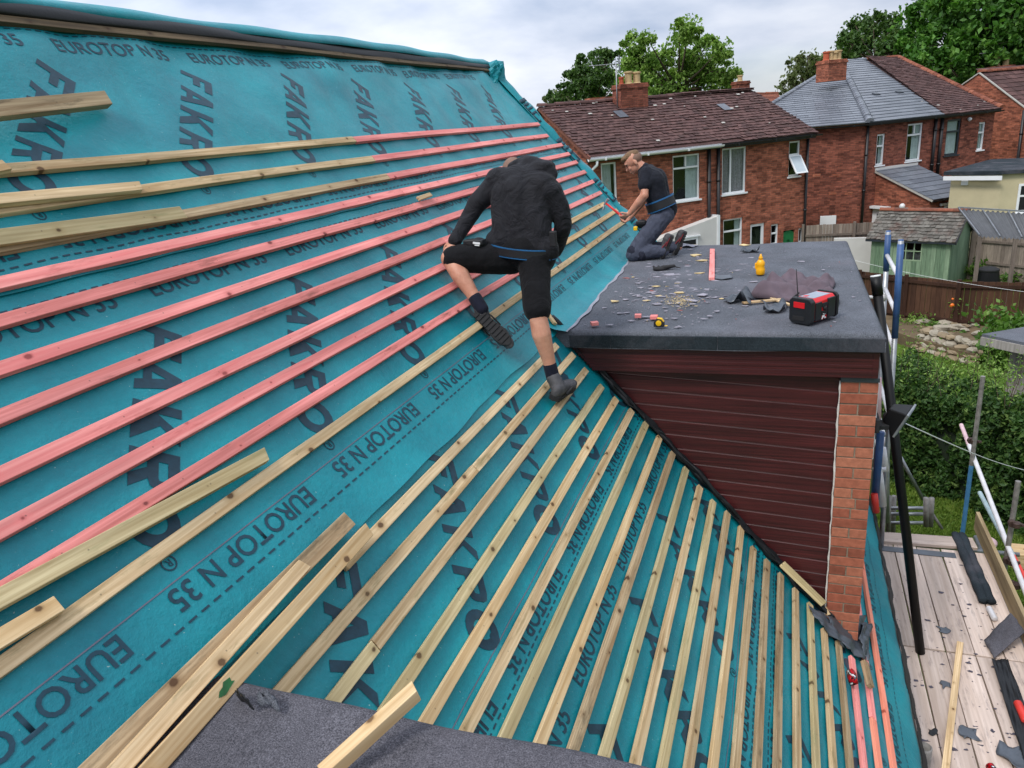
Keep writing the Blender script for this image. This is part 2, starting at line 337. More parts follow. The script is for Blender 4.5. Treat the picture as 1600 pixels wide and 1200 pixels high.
# bold slanted capitals of the big print, unit height, drawn as polygons (x advance, y up)
def fakro():
    S=.23
    L=[]
    L.append([[(0,0),(S,0),(S,1),(0,1)],[(S,.75),(.84,.75),(.84,1),(S,1)],[(S,.38),(.66,.38),(.66,.60),(S,.60)]])
    L.append([[(-.04,0),(.20,0),(.50,1),(.28,1)],[(.28,1),(.39,.70),(.62,0),(.87,0),(.56,1)],[(.20,.17),(.66,.17),(.60,.35),(.25,.35)]])
    L.append([[(0,0),(S,0),(S,1),(0,1)],[(S,.28),(.90,1),(.60,1),(S,.50)],[(.30,.36),(.62,0),(.94,0),(.50,.58)]])
    L.append([[(0,0),(S,0),(S,1),(0,1)],[(S,.77),(.62,.77),(.62,1),(S,1)],[(.62,1),(.62,.77),(.66,.75),(.86,.82),(.80,.94)],[(.66,.75),(.66,.60),(.86,.52),(.86,.82)],[(S,.36),(.62,.36),(.80,.42),(.86,.52),(.66,.60),(.60,.58),(S,.58)],[(.40,.36),(.62,0),(.92,0),(.66,.36)]])
    O=[]; n=20
    for i in range(n):
        a,b=2*math.pi*i/n,2*math.pi*(i+1)/n; c=(.5,.5)
        p=lambda t,rx,ry:(c[0]+rx*math.cos(t),c[1]+ry*math.sin(t))
        O.append([p(a,.50,.53),p(b,.50,.53),p(b,.25,.28),p(a,.25,.28)])
    L.append(O); V=[];Fs=[]; x=0; adv=[1.04,1.12,1.12,1.08,1.0]
    for k,l in enumerate(L):
        for pg in l:
            o=len(V); V+=[(x+a,b) for a,b in pg]; Fs.append(tuple(range(o,o+len(pg))))
        x+=adv[k]
    V=np.array(V); V[:,0]/=x; return V,Fs
FKV,FKF=fakro()
def stamp(V,Fs,o,ax,ay,hf,out,mi,maxe=.045):
    """project flat glyph polygons (o + x*ax + y*ay in roof (u,s)) on the sheet"""
    bm=bmesh.new(); vs=[bm.verts.new((o[0]+x*ax[0]+y*ay[0],o[1]+x*ax[1]+y*ay[1],0)) for x,y in V]
    for f in Fs:
        try: bm.faces.new([vs[i] for i in f])
        except ValueError: pass
    bmesh.ops.triangulate(bm,faces=bm.faces)
    for _ in range(3):
        e=[e for e in bm.edges if e.calc_length()>maxe]
        if not e: break
        bmesh.ops.subdivide_edges(bm,edges=e,cuts=1); bmesh.ops.triangulate(bm,faces=[f for f in bm.faces if len(f.verts)>3])
    bm.verts.ensure_lookup_table(); bm.normal_update()
    if max((v.co.x for v in bm.verts))<8.5:
        pts=[RP(v.co.x,v.co.y,hf(v.co.x,v.co.y)+.0022) for v in bm.verts]; ix={v:i for i,v in enumerate(bm.verts)}; fs=[]
        for f in bm.faces:
            q=[ix[v] for v in f.verts]; n=(pts[q[1]]-pts[q[0]]).cross(pts[q[2]]-pts[q[0]])
            fs.append(tuple(q if n.dot(RN)>0 else q[::-1]))
        out.add(pts,fs,mi)
    bm.free()
def strip(k,top,bot,ulo,uhi,up=None,down=None,dash=[],red=None,reg=None,fk=None,seed=0):
    hf=lambda u,s:hS(k,top,bot,u,s); b=MB(); du=.035; nu=int((uhi-ulo)/du); ns=int((bot-top)/.035); vs=[];
    for i in range(nu+1):
        u=ulo+(uhi-ulo)*i/nu
        for j in range(ns+1):
            s=top+(bot-top)*j/ns
            if k==2 and j>=ns-2: s=top+(bot-top)*(ns-2)/ns+(edgew(u)-(top+(bot-top)*(ns-2)/ns))*(j-ns+2)/2
            h=hf(u,s)
            if k==5 and s>3.72: h-=.02*((s-3.72)/.1)**2
            vs.append(RP(u,s,h))
    fs=[(i*(ns+1)+j,i*(ns+1)+j+1,(i+1)*(ns+1)+j+1,(i+1)*(ns+1)+j) for i in range(nu) for j in range(ns)]
    b.add(vs,fs,0)
    T=.70; P=.872
    for kk in range(-3,12):
        if up: 
            u0=up[0]+P*kk
            if ulo<u0 and u0+T<uhi: stamp(TXT,TXF,(u0,up[1]),(T,0),(0,-.074),hf,b,1)
        if down:
            u0=down[0]+P*kk
            if ulo<u0-T and u0<uhi: stamp(TXT,TXF,(u0,down[1]),(-T,0),(0,.074),hf,b,1)
        if reg and ulo<reg[0]+P*kk<uhi-.1:
            u0=reg[0]+P*kk; n=18; V=[(math.cos(2*math.pi*i/n)*r,math.sin(2*math.pi*i/n)*r) for i in range(n) for r in (.026,.021)]
            stamp(V,[(2*i,(2*i+2)%(2*n),(2*i+3)%(2*n),2*i+1) for i in range(n)],(u0,reg[1]),(1,0),(0,1),hf,b,1); stamp(REG,REF,(u0+.009,reg[1]-.012),(-.018,0),(0,.025),hf,b,1)
        if fk:
            u0=fk[0]+P*kk
            if ulo<u0-.7 and u0+.1<uhi: stamp(FKV,FKF,(u0,fk[1]),(-.645,.662),(.112,.118),hf,b,1)
    for (s0,ln,gp) in dash:
        u=max(ulo,.6)
        while u<min(uhi,8.5)-ln:
            q=[(u,s0-.0035),(u+ln,s0-.0035),(u+ln,s0+.0035),(u,s0+.0035)]; pts=[RP(a,c,hf(a,c)+.0022) for a,c in q]
            b.add(pts,[(3,2,1,0)],1); u+=ln+gp
    if red:
        u=max(ulo,.6)
        while u<min(uhi,8.5)-.1:
            q=[(u,red-.002),(u+.1,red-.002),(u+.1,red+.002),(u,red+.002)]; b.add([RP(a,c,hf(a,c)+.002) for a,c in q],[(3,2,1,0)],2); u+=.1
    o=b.build('underlay_sheet',['teal_underlay','printed_ink','printed_red_line'],roof,smooth=True,uv=False,origin=RP(4,top,0))
    return o
s1=strip(1,-2.62,-1.28,-.6,UVERGE,up=(2.795,-2.447),down=(3.555,-1.478),dash=[(-2.555,.03,.02),(-1.375,.03,.02)],reg=(2.88,-1.57),fk=(2.63,-2.385))
s2=strip(2,-1.36,.08,-.6,UVERGE,up=(2.165,-1.122),down=(2.045,-.195),dash=[(-1.225,.03,.02),(-.088,.033,.02)],red=-.208,reg=(1.425,-.262),fk=(2.01,-1.05))
s3=strip(3,-.02,.99,-.6,7.9,down=(2.86,.826),dash=[(.915,.03,.02)],red=.775,reg=(2.226,.752),fk=(1.865,.03))
s4=strip(4,.93,2.28,-.6,7.9,up=(2.412,1.20),down=(3.42,2.10),dash=[(1.095,.03,.02),(2.203,.03,.018)],red=2.05,reg=(3.382,2.03),fk=(2.28,1.275))
s5=strip(5,2.22,3.83,.2,7.9,up=(2.6,2.42),down=(2.9,3.46),dash=[(2.33,.03,.018),(3.60,.03,.018)],reg=(3.1,3.34),fk=(3.35,2.46))
s1['label']='topmost teal underlay sheet, smooth and wrinkled below the ridge'
s2['label']='teal underlay sheet whose loose lower edge overlaps the next course'
# verge: sheet turned over the gable edge, bulging, with the crumpled peak
b=MB(); nv=120; ring=[(8.60,.006),(8.70,.05),(8.78,.035),(8.84,-.03),(8.87,-.12),(8.87,-.30)]; vs=[]
for i in range(nv+1):
    s=-2.66+(3.6+0.0)*i/nv if True else 0
    for j,(u,h) in enumerate(ring):
        du=(.012*math.sin(5*s+j)+.010*math.sin(13*s+2*j)+.006*math.sin(29*s))*(j>0); dh=(.012*math.sin(7*s+1.3*j)+.007*math.sin(19*s+j))*(0<j<5)
        pk=max(0,1-abs(s+2.62)/.16)*(.08 if 0<j<4 else .02); vs.append(RP(u+du,s,h+dh+pk*(1+.4*math.sin(40*s+3*j))))
b.add(vs,[(i*6+j,i*6+j+1,(i+1)*6+j+1,(i+1)*6+j) for i in range(nv) for j in range(5)])
for kk in range(5):
    s0=-2.15+kk*.62
    q=lambda x,y:(8.66+.02*y*2,s0+x)
    for (x0,x1,y0,y1) in ((0,.05,0,1),(.07,.1,.1,.9),(.07,.2,.0,.2),(.13,.16,.3,1),(.2,.34,.75,.95),(.2,.34,.05,.25),(.2,.23,.05,.95),(.32,.35,.05,.95)):
        pts=[RP(8.60+.10*y,s0+x,.012+.042*y+.006) for x,y in ((x0,y0),(x1,y0),(x1,y1),(x0,y1))]; b.add(pts,[(0,1,2,3)],1)
o=b.build('verge_sheet',['teal_underlay','printed_ink'],roof,smooth=True,uv=False,origin=RP(8.7,-1,0)); o['label']='teal sheet turned over the gable edge and crumpled at the peak'
o.modifiers.new('thick','SOLIDIFY').thickness=.002
# crumpled tuft on the ridge end
b=MB(); n=13; vs=[]
for i in range(n):
    for j in range(n):
        x=(i/(n-1)-.5); y=(j/(n-1)-.5); r=math.hypot(x,y); hh=.15*max(0,1-r*2.1)**.8+.035*math.sin(13*x+5*y)*math.sin(11*y)+.03*math.sin(31*x-9*y)
        vs.append(RP(8.62+x*.42,-2.60+y*.30,hh-.02))
b.add(vs,[(i*n+j,i*n+j+1,(i+1)*n+j+1,(i+1)*n+j) for i in range(n-1) for j in range(n-1)])
o=b.build('crumpled_sheet',['teal_underlay'],roof,uv=False,origin=RP(8.6,-2.6,0)); o.modifiers.new('thick','SOLIDIFY').thickness=.003
# ridge: timber, dark rolled felt, teal sheet turned over the top
def ridge():
    b=MB(); vs=[]; n=160
    o=plank('ridge_timber',RP(-.6,-2.585,.012),RP(8.45,-2.60,.012),.045,.025,RN,'ridge_timber',roof,warp=.004); o['label']='weathered brown timber under the ridge'
    def sheet(name,pts_fn,mat,lab):
        b=MB(); vs=[]; n=180; m_=len(pts_fn(0))
        for i in range(n+1):
            u=-.6+9.15*i/n
            for (s,h) in pts_fn(u): vs.append(RP(u,s,h))
        b.add(vs,[(i*m_+j,(i+1)*m_+j,(i+1)*m_+j+1,i*m_+j+1) for i in range(n) for j in range(m_-1)])
        o=b.build(name,mat,roof,smooth=True,uv=False,origin=RP(4,-2.6,0)); o.modifiers.new('thick','SOLIDIFY').thickness=.003; o['label']=lab
    def dark(u):
        q=.004*math.sin(1.9*u+1)+.003*math.sin(5.3*u); sg=.028*math.exp(-((u-6.2)/1.3)**2)
        return [(-2.70,.045),(-2.67,.056+q),(-2.64,.054+q*.6),(-2.618,.044-sg*.3+.003*math.sin(8*u)),(-2.612+sg,.036-sg*.4),(-2.63+sg,.03)]
    sheet('ridge_felt',dark,'black_film','dark felt strip rolled along the ridge')
    def teal(u):
        q=.012*math.sin(1.3*u)+.006*math.sin(6*u)
        return [(-2.655,.062+q*.5),(-2.69,.074+q*.5),(-2.75,.055+q),(-2.82,-.03),(-2.92,-.15)]
    sheet('ridge_sheet',teal,'teal_underlay','teal sheet folded over the ridge')
ridge()
# far slope, gable, walls under the roof
RXX,RZ=RP(0,-2.66).x,RP(0,-2.66).z
b=MB(); b.prism([(RXX,-2,RZ),(RXX-4.3,-2,RZ-4.9),(RXX-4.3,-2,RZ-5.1),(RXX,-2,RZ-.2)],(0,10.7,0)); b.build('far_slope','roofing_felt',roof,uv=False)
b=MB(); E=RP(0,3.7,-.12); b.prism([(RXX,8.55,RZ-.25),(E.x-.1,8.55,E.z),(E.x-.1,8.55,G),(RXX-4.1,8.55,G),(RXX-4.1,8.55,RZ-4.95)],(0,.25,0)); b.build('gable_wall','red_brick',roof)
b=MB(); b.box(E.x-.4,E.x-.15,-2,8.55,G,E.z+.05); b.build('front_wall','red_brick',roof)
b=MB(); vs=[]  # boarding below the sheets so that nothing shines through
b.obox(RP(-2,-2.62,-.14),RU*10.6,RV*6.35,RN*.10); b.build('rafter_deck','ridge_timber',roof,uv=False)
b=MB(); b.tube([RP(-2,3.90,-.11),RP(8.6,3.90,-.11)],.055,12); o=b.build('eaves_gutter','black_plastic',roof,smooth=True)
b=MB()
for i in range(180):
    u=.6+7.4*i/180; s=3.83+.01*math.sin(7*u)+.008*math.sin(23*u); b.obox(RP(u,s-.03,.001),RU*.042,RV*(.05+.012*math.sin(5*u)),RN*.004)
b.build('eaves_membrane','black_film',roof,uv=False)
# ---- battens
BW,BT=.046,.024
def batten(s,u0,u1,mat,lab=None,h=.008,ds=0,bow=.002):
    o=plank('batten',RP(u0,s,h),RP(u1,s+ds,h),BW,BT,RN,mat,roof,cut0=random.uniform(-.004,.004),cut1=random.uniform(-.004,.004),warp=bow,wear=.0006)
    if lab: o['label']=lab
    return o
def uat(px,py,h=.03): return onR(px,py,h)[0]
rows=[-1.775,-1.605,-1.447,-1.313,-1.183,-1.03,-.886,-.727,-.592,-.452,-.30]
ends=[(845,196),(857,212),(884,230),(893,243),(906,257),(918,271),(930,286),(941,302),(946,319),(972,336),(984,350)]
rend=[uat(*e) for e in ends]
joint=[(552,215),(577,240),(600,268),(622,292),(645,320),(668,347),(690,372),None,(860,345),(870,395),None]
left=['tan_batten','tan_batten','grey_batten','pink_batten','worn_pink_batten','pink_batten','worn_pink_batten','pink_batten','pink_batten','worn_pink_batten','green_batten']
right=['pink_batten','pink_batten','pink_batten','pink_batten','pink_batten','pink_batten','pink_batten','pink_batten','fresh_batten','fresh_batten','tan_batten']
for i,s in enumerate(rows):
    ue=rend[i]; j=joint[i]; PN='pink dyed roofing batten'; TN='tan roofing batten'
    lb=lambda m_:PN if 'pink' in m_ else TN
    if j is None: batten(s,.3,ue,left[i] if i<8 else 'tan_batten',lb(left[i])) if i!=7 else (batten(s,.3,4.9,left[i],PN),batten(s,4.906,ue,'pink_batten',PN))
    else:
        uj=uat(*j); batten(s,.3,uj-.003,left[i],lb(left[i])); batten(s,uj+.003,ue,right[i],lb(right[i]))
# lower rows
low=[.118,.245,.385,.54,.678,.817,.962,1.10,1.238,1.384,1.533,1.673,1.813,1.957,2.09,2.233,2.374,2.526,2.679,2.82,2.97]
lend=[(872,548),(892,556),(915,583),(938,607),(961,628),(987,647),(1012,667),(1034,690),(1052,714),(1074,740),(1094,766),(1116,790),(1138,808),(1160,832),(1180,865),(1202,885),(1222,905),(1244,928),(1266,950),(1288,990),(1313,1012)]
lm=['tan_batten','tan_batten','tan_batten','green_batten','fresh_batten','tan_batten','green_batten','fresh_batten','grey_batten','green_batten','tan_batten','green_batten','tan_batten','fresh_batten','tan_batten','grey_batten','grey_batten','tan_batten','green_batten','tan_batten','grey_batten']
lj={1:(770,615),7:None,14:(1225,1000)}
for i,s in enumerate(low):
    ue=min(4.83,uat(*lend[i])+.06); u0=.85 if i>1 else 1.33
    if i==0: u0=1.9
    if i==1: uj=onR(770,615,.03)[0]; uj=2.9; batten(s,u0,uj-.003,lm[i],'tan roofing batten'); batten(s+.003,uj+.003,ue,'tan_batten','tan roofing batten')
    elif i==2: batten(s,1.42,1.75,'green_batten','tan roofing batten',bow=0); batten(s,1.756,ue,lm[i],'tan roofing batten')
    else: batten(s,u0,ue,lm[i],'tan roofing batten')
for (s,u1,mt,j) in ((3.105,uat(1336,1030),'pink_batten',None),(3.262,8.2,'pink_batten',uat(1374,1132)),(3.412,8.2,'coral_batten',None)):
    if j: batten(s,1.5,j,'coral_batten','coral pink roofing batten'); batten(s,j+.005,u1,mt,'pink dyed roofing batten')
    else: batten(s,1.5,u1,mt,'pink dyed roofing batten' if 'pink' in mt else 'coral pink roofing batten')
# ---------------------------------------------------------------- far dormer
YC=4.87; DZ=-1.355
dorm=thing('flat_roofed_dormer','large dormer with grey felt flat roof, maroon side cladding and brick corner pier','dormer',(-.4,6.4,-1.6))
def roofx(z,h=0):  # x on the pitched roof plane at height z
    return (RD+h-RN.z*z)/RN.x
def feltslab(name,x0,x1,y0,y1,zt,th,parent,seed=0):
    b=MB(); nx=60; ny=70; vs=[]
    for i in range(nx+1):
        for j in range(ny+1):
            a=i/nx; c=j/ny; x=x0+(x1-x0)*a; y=y0+(y1-y0)*c
            z=zt+.004*math.sin(2.3*x+seed)*math.sin(1.7*y)+.002*math.sin(9*x+4*y); 
            z+= .012 if (abs((y-4.6-seed)%1.0)<.05) and 0 else 0
            vs.append((x,y,z))
    b.add(vs,[(i*(ny+1)+j,(i+1)*(ny+1)+j,(i+1)*(ny+1)+j+1,i*(ny+1)+j+1) for i in range(nx) for j in range(ny)])
    return b.build(name,['roofing_felt'],parent,smooth=True,uv=False,origin=(x0,y0,zt))
def topplane(x0,x1,y0,y1):
    b=MB(); nx,ny=48,80; R=.035; vs=[]
    X=[x0+(x1-x0)*i/nx for i in range(nx)]+[x1-R*(1-math.sin(a)) for a in (0,.4,.8,1.2,1.57)]+[x1+.004,x1+.006]
    Y=[y0-.006,y0-.004]+[y0+R*(1-math.sin(a)) for a in (1.57,1.2,.8,.4,0)]+[y0+.04+(y1-y0-.04)*j/ny for j in range(1,ny+1)]
    def ed(d): return -R+R*math.sqrt(max(0,1-(1-d/R)**2)) if d<R else 0
    vs=[]
    for x in X:
        for y in Y:
            dx=x1-x; dy=y-y0; z=DZ+.005*math.sin(2.3*x)*math.sin(1.7*y)+.0025*math.sin(7*x+4*y)-.012*(y-y0)*0
            zz=z+ed(max(0,dx))+ed(max(0,dy))
            if dx<-.001: zz=z-R-(.02 if dx>-.005 else .085)
            if dy<-.001: zz=z-R-(.02 if dy>-.005 else .085)
            # lap seams: a 4 mm step
            for ys in (5.78,6.78,7.7): zz+= .004 if y>ys+.004*math.sin(9*x) else 0
            vs.append((x,y,zz))
    m_=len(Y); b.add(vs,[(i*m_+j,(i+1)*m_+j,(i+1)*m_+j+1,i*m_+j+1) for i in range(len(X)-1) for j in range(m_-1)])
    return b
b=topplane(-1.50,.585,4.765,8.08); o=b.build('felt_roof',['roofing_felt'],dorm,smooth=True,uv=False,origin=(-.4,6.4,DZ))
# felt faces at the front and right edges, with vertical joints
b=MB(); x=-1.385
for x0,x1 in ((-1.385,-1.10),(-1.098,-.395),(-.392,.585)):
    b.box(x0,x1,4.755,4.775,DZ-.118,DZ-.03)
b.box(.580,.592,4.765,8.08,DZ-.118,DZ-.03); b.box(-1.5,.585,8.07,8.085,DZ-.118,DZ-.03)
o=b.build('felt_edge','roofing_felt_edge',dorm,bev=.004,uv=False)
# fascia: reeded maroon board with screws
b=MB(); zt=DZ-.105; zb=DZ-.298; k=9
for i in range(k):
    a=zb+(zt-zb)*i/k; c=zb+(zt-zb)*(i+1)/k; b.box(roofx(a)+.01,.545,4.800-.0035*(i%2)-.002*(i in(0,8)),4.84,a,c)
b.build('fascia_board','maroon_cladding',dorm,bev=.0012)
b=MB(); b.box(.53,.566,4.795,8.0,zb,zt); b.box(-1.3,.55,8.0,8.04,zb,zt); b.build('fascia_board','maroon_cladding',dorm,bev=.002)
b=MB()
for xx in (-1.02,-.86,-.4,.12,.50):
    for zz in (zb+.03,zt-.035): b.lathe((xx+random.uniform(-.03,.03),4.797,zz),[(.005,0),(.0045,.002),(.001,.003)],8,(0,-1,0))
pass
# side cladding: boards following the slight fall of the photograph
cb=thing if False else None
PH=.105; xr=.352; tl=math.tan(math.radians(3.4))
b=MB(); jb=MB(); k=0; zr=DZ-.30+.09
while zr>-3.75:
    z1=zr; z0=zr-PH
    def zl(z,x): return z+(xr-x)*tl
    # board as quads from the slope line to xr
    xa0=roofx(z0+.12,.03); xa1=roofx(z1+.12,.03)
    for _ in range(4): xa0=roofx(zl(z0,xa0),.02); xa1=roofx(zl(z1,xa1),.02)
    if xa1<xr:
        xa0=min(xa0,xr)
        Z=lambda x,z:min(zl(z,x),DZ-.2)
        P=[(xa1,z1),(xr,z1),(xr,z0),(xa0,z0)]
        q=[(x,YC+.006,Z(x,z)) for x,z in P]; q2=[(x,YC-.006,Z(x,z-(.0 if z==z0 else .010))) for x,z in P]
        b.add([q2[0],q2[1],q2[2],q2[3],q[0],q[1],q[2],q[3]],[(3,2,1,0),(0,1,5,4),(2,3,7,6)])
        if zl(z1,xr)<DZ-.29 : b.add([(xa1,YC-.001,Z(xa1,z1-.008)),(xr,YC-.001,Z(xr,z1-.008)),(xr,YC-.001,Z(xr,z1-.0005)),(xa1,YC-.001,Z(xa1,z1-.0005))],[(0,1,2,3)],1)
    zr-=PH; k+=1
# reeding inside each board comes from the grain; body behind
b.add([(roofx(DZ-.2)-.1,YC+.012,DZ-.2),(xr,YC+.012,DZ-.2),(xr,YC+.012,-3.9),(roofx(-3.9)-.1,YC+.012,-3.9)],[(3,2,1,0)])
b.build('side_cladding',['maroon_cladding','cladding_joint'],dorm)
# pier
px0,px1=.362,.577; pz1=DZ-.305; pz0=-3.62
t=NT('pier_brick',.9,0,.2); v=t.co(rnd=False); at=t.n('Attribute',_attribute_name='tone').outputs['Fac']; a=t.ramp(at,(0,c255(132,78,62,.8)),(.5,c255(172,100,78,.82)),(1,c255(190,122,96,.82)))
a=t.mix(1.0,a,t.ramp(t.noise(v,26,5,.7),(.3,g3(.72)),(.7,g3(1.2))),'MULTIPLY'); t.col(a); t.bump(t.noise(v,130,4,.7),.0025,.7); simple('pier_mortar',c255(150,136,118,.8),.95,var=.3,sc=30,bump=.8)
b=MB(); tv=[]; b.box(px0+.003,px1-.003,4.844,5.3,pz0,pz1-.035,1); tv+=[.5]*6; z=pz1-.040; k=0; pr_=random.Random(12)
while z>pz0:
    z0_=z-.065; j=lambda:pr_.uniform(-.0012,.0012)
    segs=[(px0,px1)] if k%2 else [(px0,px0+.1025),(px0+.1125,px1)]
    if k in (1,2,11): segs=[(px0,px0+.13),(px0+.138,px1)] if k==11 else segs
    for (a_,c_) in segs:
        b.box(a_+j(),c_+j(),4.838+j(),4.95,z0_+j(),z+j()); tv+=[pr_.random()]*6
    for (y0_,y1_) in (((4.96,5.06),(5.07,5.29)) if k%2 else ((4.96,5.17),(5.18,5.29))): b.box(px1-.1,px1+j(),y0_,y1_,z0_,z); tv+=[pr_.random()]*6
    z-=.075; k+=1
pr=b.build('brick_pier',['pier_brick','pier_mortar'],dorm,bev=.0025,uv=False); at_=pr.data.attributes.new('tone','FLOAT','FACE'); at_.data.foreach_set('value',tv)
b=MB(); b.box(px0-.004,px1+.006,4.832,5.3,pz1-.033,pz1-.004); b.build('pier_cap','lead_flashing',dorm,bev=.003)
b=MB(); z=pz1-.03; pts=[]
while z>-3.55: pts.append((px0-.006+random.uniform(-.003,.003),4.848,z)); z-=.05
b.tube(pts,[.006+random.uniform(-.002,.003) for _ in pts],7); b.build('mastic_bead','white_mastic',dorm,smooth=True)
# dormer front wall with windows (faces away to the right)
b=MB(); b.box(.30,.53,5.3,7.98,-3.3,-2.75); b.box(.30,.53,7.75,7.98,-2.75,DZ-.3); b.build('front_wall','orange_brick',dorm)
b=MB()
for y in (5.3,6.15,6.98,7.7): b.box(.44,.54,y,y+.06,-2.75,DZ-.3)
b.box(.44,.54,5.3,7.75,-2.8,-2.74); b.box(.44,.54,5.3,7.75,DZ-.36,DZ-.3); b.build('window_frame','white_upvc',dorm,bev=.004)
glass('window_glass'); b=MB(); b.box(.48,.49,5.36,7.7,-2.74,DZ-.36); b.build('window_pane','window_glass',dorm)
b=MB(); b.prism([(roofx(DZ-.1),7.98,DZ-.1),(.52,7.98,DZ-.1),(.52,7.98,-3.3),(roofx(-3.3),7.98,-3.3)],(0,.02,0)); b.build('side_cladding','maroon_cladding',dorm)
b=MB(); b.box(px1-.002,px1+.012,4.90,4.93,-2.25,pz1-.06); b.build('window_trim','white_upvc',dorm,bev=.003)
# flashing strip along the cheek: rumpled black film
def film(name,parent,path,w0,w1,mat='black_film',n=140,am=.012,lab=None):
    b=MB(); m_=7; vs=[]
    for i in range(n+1):
        t=i/n; base=path(t)
        for j in range(m_):
            c=j/(m_-1); wob=am*math.sin(23*t+3.1*j)+am*.7*math.sin(61*t+1.7*j)+am*.4*math.sin(140*t+j)
            vs.append(base[0]+base[1]*(w0(t)+(w1(t)-w0(t))*c)+base[2]*(.012+wob*(.4+c)+ .02*math.sin(math.pi*c)))
    b.add(vs,[(i*m_+j,i*m_+j+1,(i+1)*m_+j+1,(i+1)*m_+j) for i in range(n) for j in range(m_-1)])
    o=b.build(name,mat,parent,smooth=True,uv=False,origin=vs[0]); md=o.modifiers.new('thick','SOLIDIFY'); md.thickness=.003
    if lab:o['label']=lab
    return o
sT=lambda t:-.02+3.0*t
film('cheek_flashing',dorm,lambda t:(RP(YC,sT(t),.02),-RU,RN),lambda t:-.0,lambda t:.055+.02*math.sin(9*t+1)+.018*math.sin(31*t)+.01*math.sin(77*t),am=.011)
film('cheek_flashing',dorm,lambda t:(RP(YC-.012,sT(t*.98),.03),Vector((0,-.25,.97)),Vector((0,-1,0))),lambda t:0,lambda t:.045+.02*math.sin(14*t)+.012*math.sin(51*t),am=.006)
b=MB()  # black trim at the cheek head
b.beam(RP(YC-.02,-.12,.02),RP(YC-.02,.42,.02),.03,.05,RN); b.build('cheek_trim','black_plastic',dorm,bev=.006,uv=False)
# lead apron at the foot of the pier
def sheetmesh(name,grid,mat,parent,lab=None,th=.003):
    b=MB(); n=len(grid); m_=len(grid[0]); b.add([p for r in grid for p in r],[(i*m_+j,i*m_+j+1,(i+1)*m_+j+1,(i+1)*m_+j) for i in range(n-1) for j in range(m_-1)])
    o=b.build(name,mat,parent,smooth=True,uv=False,origin=grid[0][0]); o.modifiers.new('thick','SOLIDIFY').thickness=th
    if lab:o['label']=lab
    return o
def quadpatch(p00,p10,p11,p01,n,am,seed=0,nrm=RN):
    g=[]
    for i in range(n):
        r=[]
        for j in range(n):
            a,c=i/(n-1),j/(n-1); P=p00*(1-a)*(1-c)+p10*a*(1-c)+p11*a*c+p01*(1-a)*c
            r.append(P+nrm*am*(math.sin(9*a+7*c+seed)+.7*math.sin(17*c-11*a+seed*2)+.5*math.sin(33*a+21*c+seed)))
        g.append(r)
    return g
Pp=lambda x,y,h:RP(*onR(x,y,h),h)
sheetmesh('lead_apron',quadpatch(Pp(1290,962,.06),Pp(1352,962,.09),Pp(1353,1034,.05),Pp(1322,1012,.04),16,.008),'lead_flashing',dorm,'grey lead flashing bent around the foot of the pier')
sheetmesh('lead_apron',quadpatch(Pp(1262,945,.05),Pp(1292,962,.06),Pp(1322,1012,.05),Pp(1290,985,.04),10,.008,2),'lead_flashing',dorm)
sheetmesh('lead_apron',quadpatch(Pp(1348,972,.10),Pp(1362,975,.07),Pp(1356,1034,.05),Pp(1344,1000,.08),10,.01,5),'lead_flashing',dorm)
# teal sheet turned out onto the flat roof, with its grey underside showing along the edge
simple('grey_lining',c255(150,150,160,.85),.7,var=.2,sc=7)
b=MB(); vs=[]; n=100
for i in range(n+1):
    y=4.70+3.5*i/n; q=.006*math.sin(5*y)+.004*math.sin(17*y); xe=-1.395-.03*(y-4.8)+q; xr_=roofx(DZ+.06)
    vs+=[(roofx(DZ+.12,.012),y,DZ+.12),(roofx(DZ+.05,.020),y,DZ+.05),(roofx(DZ+.01)*.6+xe*.4+.005,y,DZ+.030+q*.5),(xe-.012,y,DZ+.016),(xe+.010,y,DZ+.013),(xe+.03+q,y,DZ+.009)]
b.add(vs,[(i*6+j,(i+1)*6+j,(i+1)*6+j+1,i*6+j+1) for i in range(n) for j in range(5)])
b.mi=[0 if (k%5)<4 else 1 for k in range(len(b.f))]
b.build('roof_upstand',['teal_underlay','grey_lining'],dorm,smooth=True,uv=False)
# ---------------------------------------------------------------- near dormer (under the photographer)
nd=thing('near_dormer','flat felt-covered dormer roof at the bottom edge, edge felt torn and dusty','dormer',(-.4,0,-1.5))
b=MB(); nx,ny=60,70; vs=[]; R=.03
X=[-1.42+2.02*i/nx for i in range(nx+1)]; Y=[-1.6+2.83*j/ny for j in range(ny)]+[1.232,1.245,1.256,1.262,1.264,1.266]
zo=[0]*(ny)+[-.001,-.004,-.012,-.022,-.06,-.115]
for x in X:
    for j,y in enumerate(Y):
        z=DZ+.012+zo[j]+.003*math.sin(6*x+3*y)+.004*math.sin(2*x-5*y)
        if y<1.23:
            if x>-.88+.03*math.sin(5*y): z+=.004
            if x>-.80+.35*(y-1.0): z+=.003
        vs.append((x,y+.004*math.sin(11*x),z))
b.add(vs,[(i*len(Y)+j,(i+1)*len(Y)+j,(i+1)*len(Y)+j+1,i*len(Y)+j+1) for i in range(nx) for j in range(len(Y)-1)])
b.build('felt_roof','dusty_felt',nd,smooth=True,uv=False,origin=(-.4,0,DZ))
b=MB(); b.prism([(roofx(DZ),1.19,DZ-.02),(.5,1.19,DZ-.02),(.5,1.19,-3.3),(roofx(-3.3),1.19,-3.3)],(0,.02,0)); b.build('side_cladding','maroon_cladding',nd)
b=MB(); b.box(.42,.5,-1.6,1.19,-3.3,DZ-.05); b.build('front_wall','orange_brick',nd)
fz=Vector((0,0,1))
sheetmesh('torn_felt',quadpatch(atZ(368,1084,DZ+.02),atZ(398,1106,DZ+.03),atZ(383,1090,DZ+.07),atZ(372,1078,DZ+.06),8,.006,1,fz),'black_film',nd)
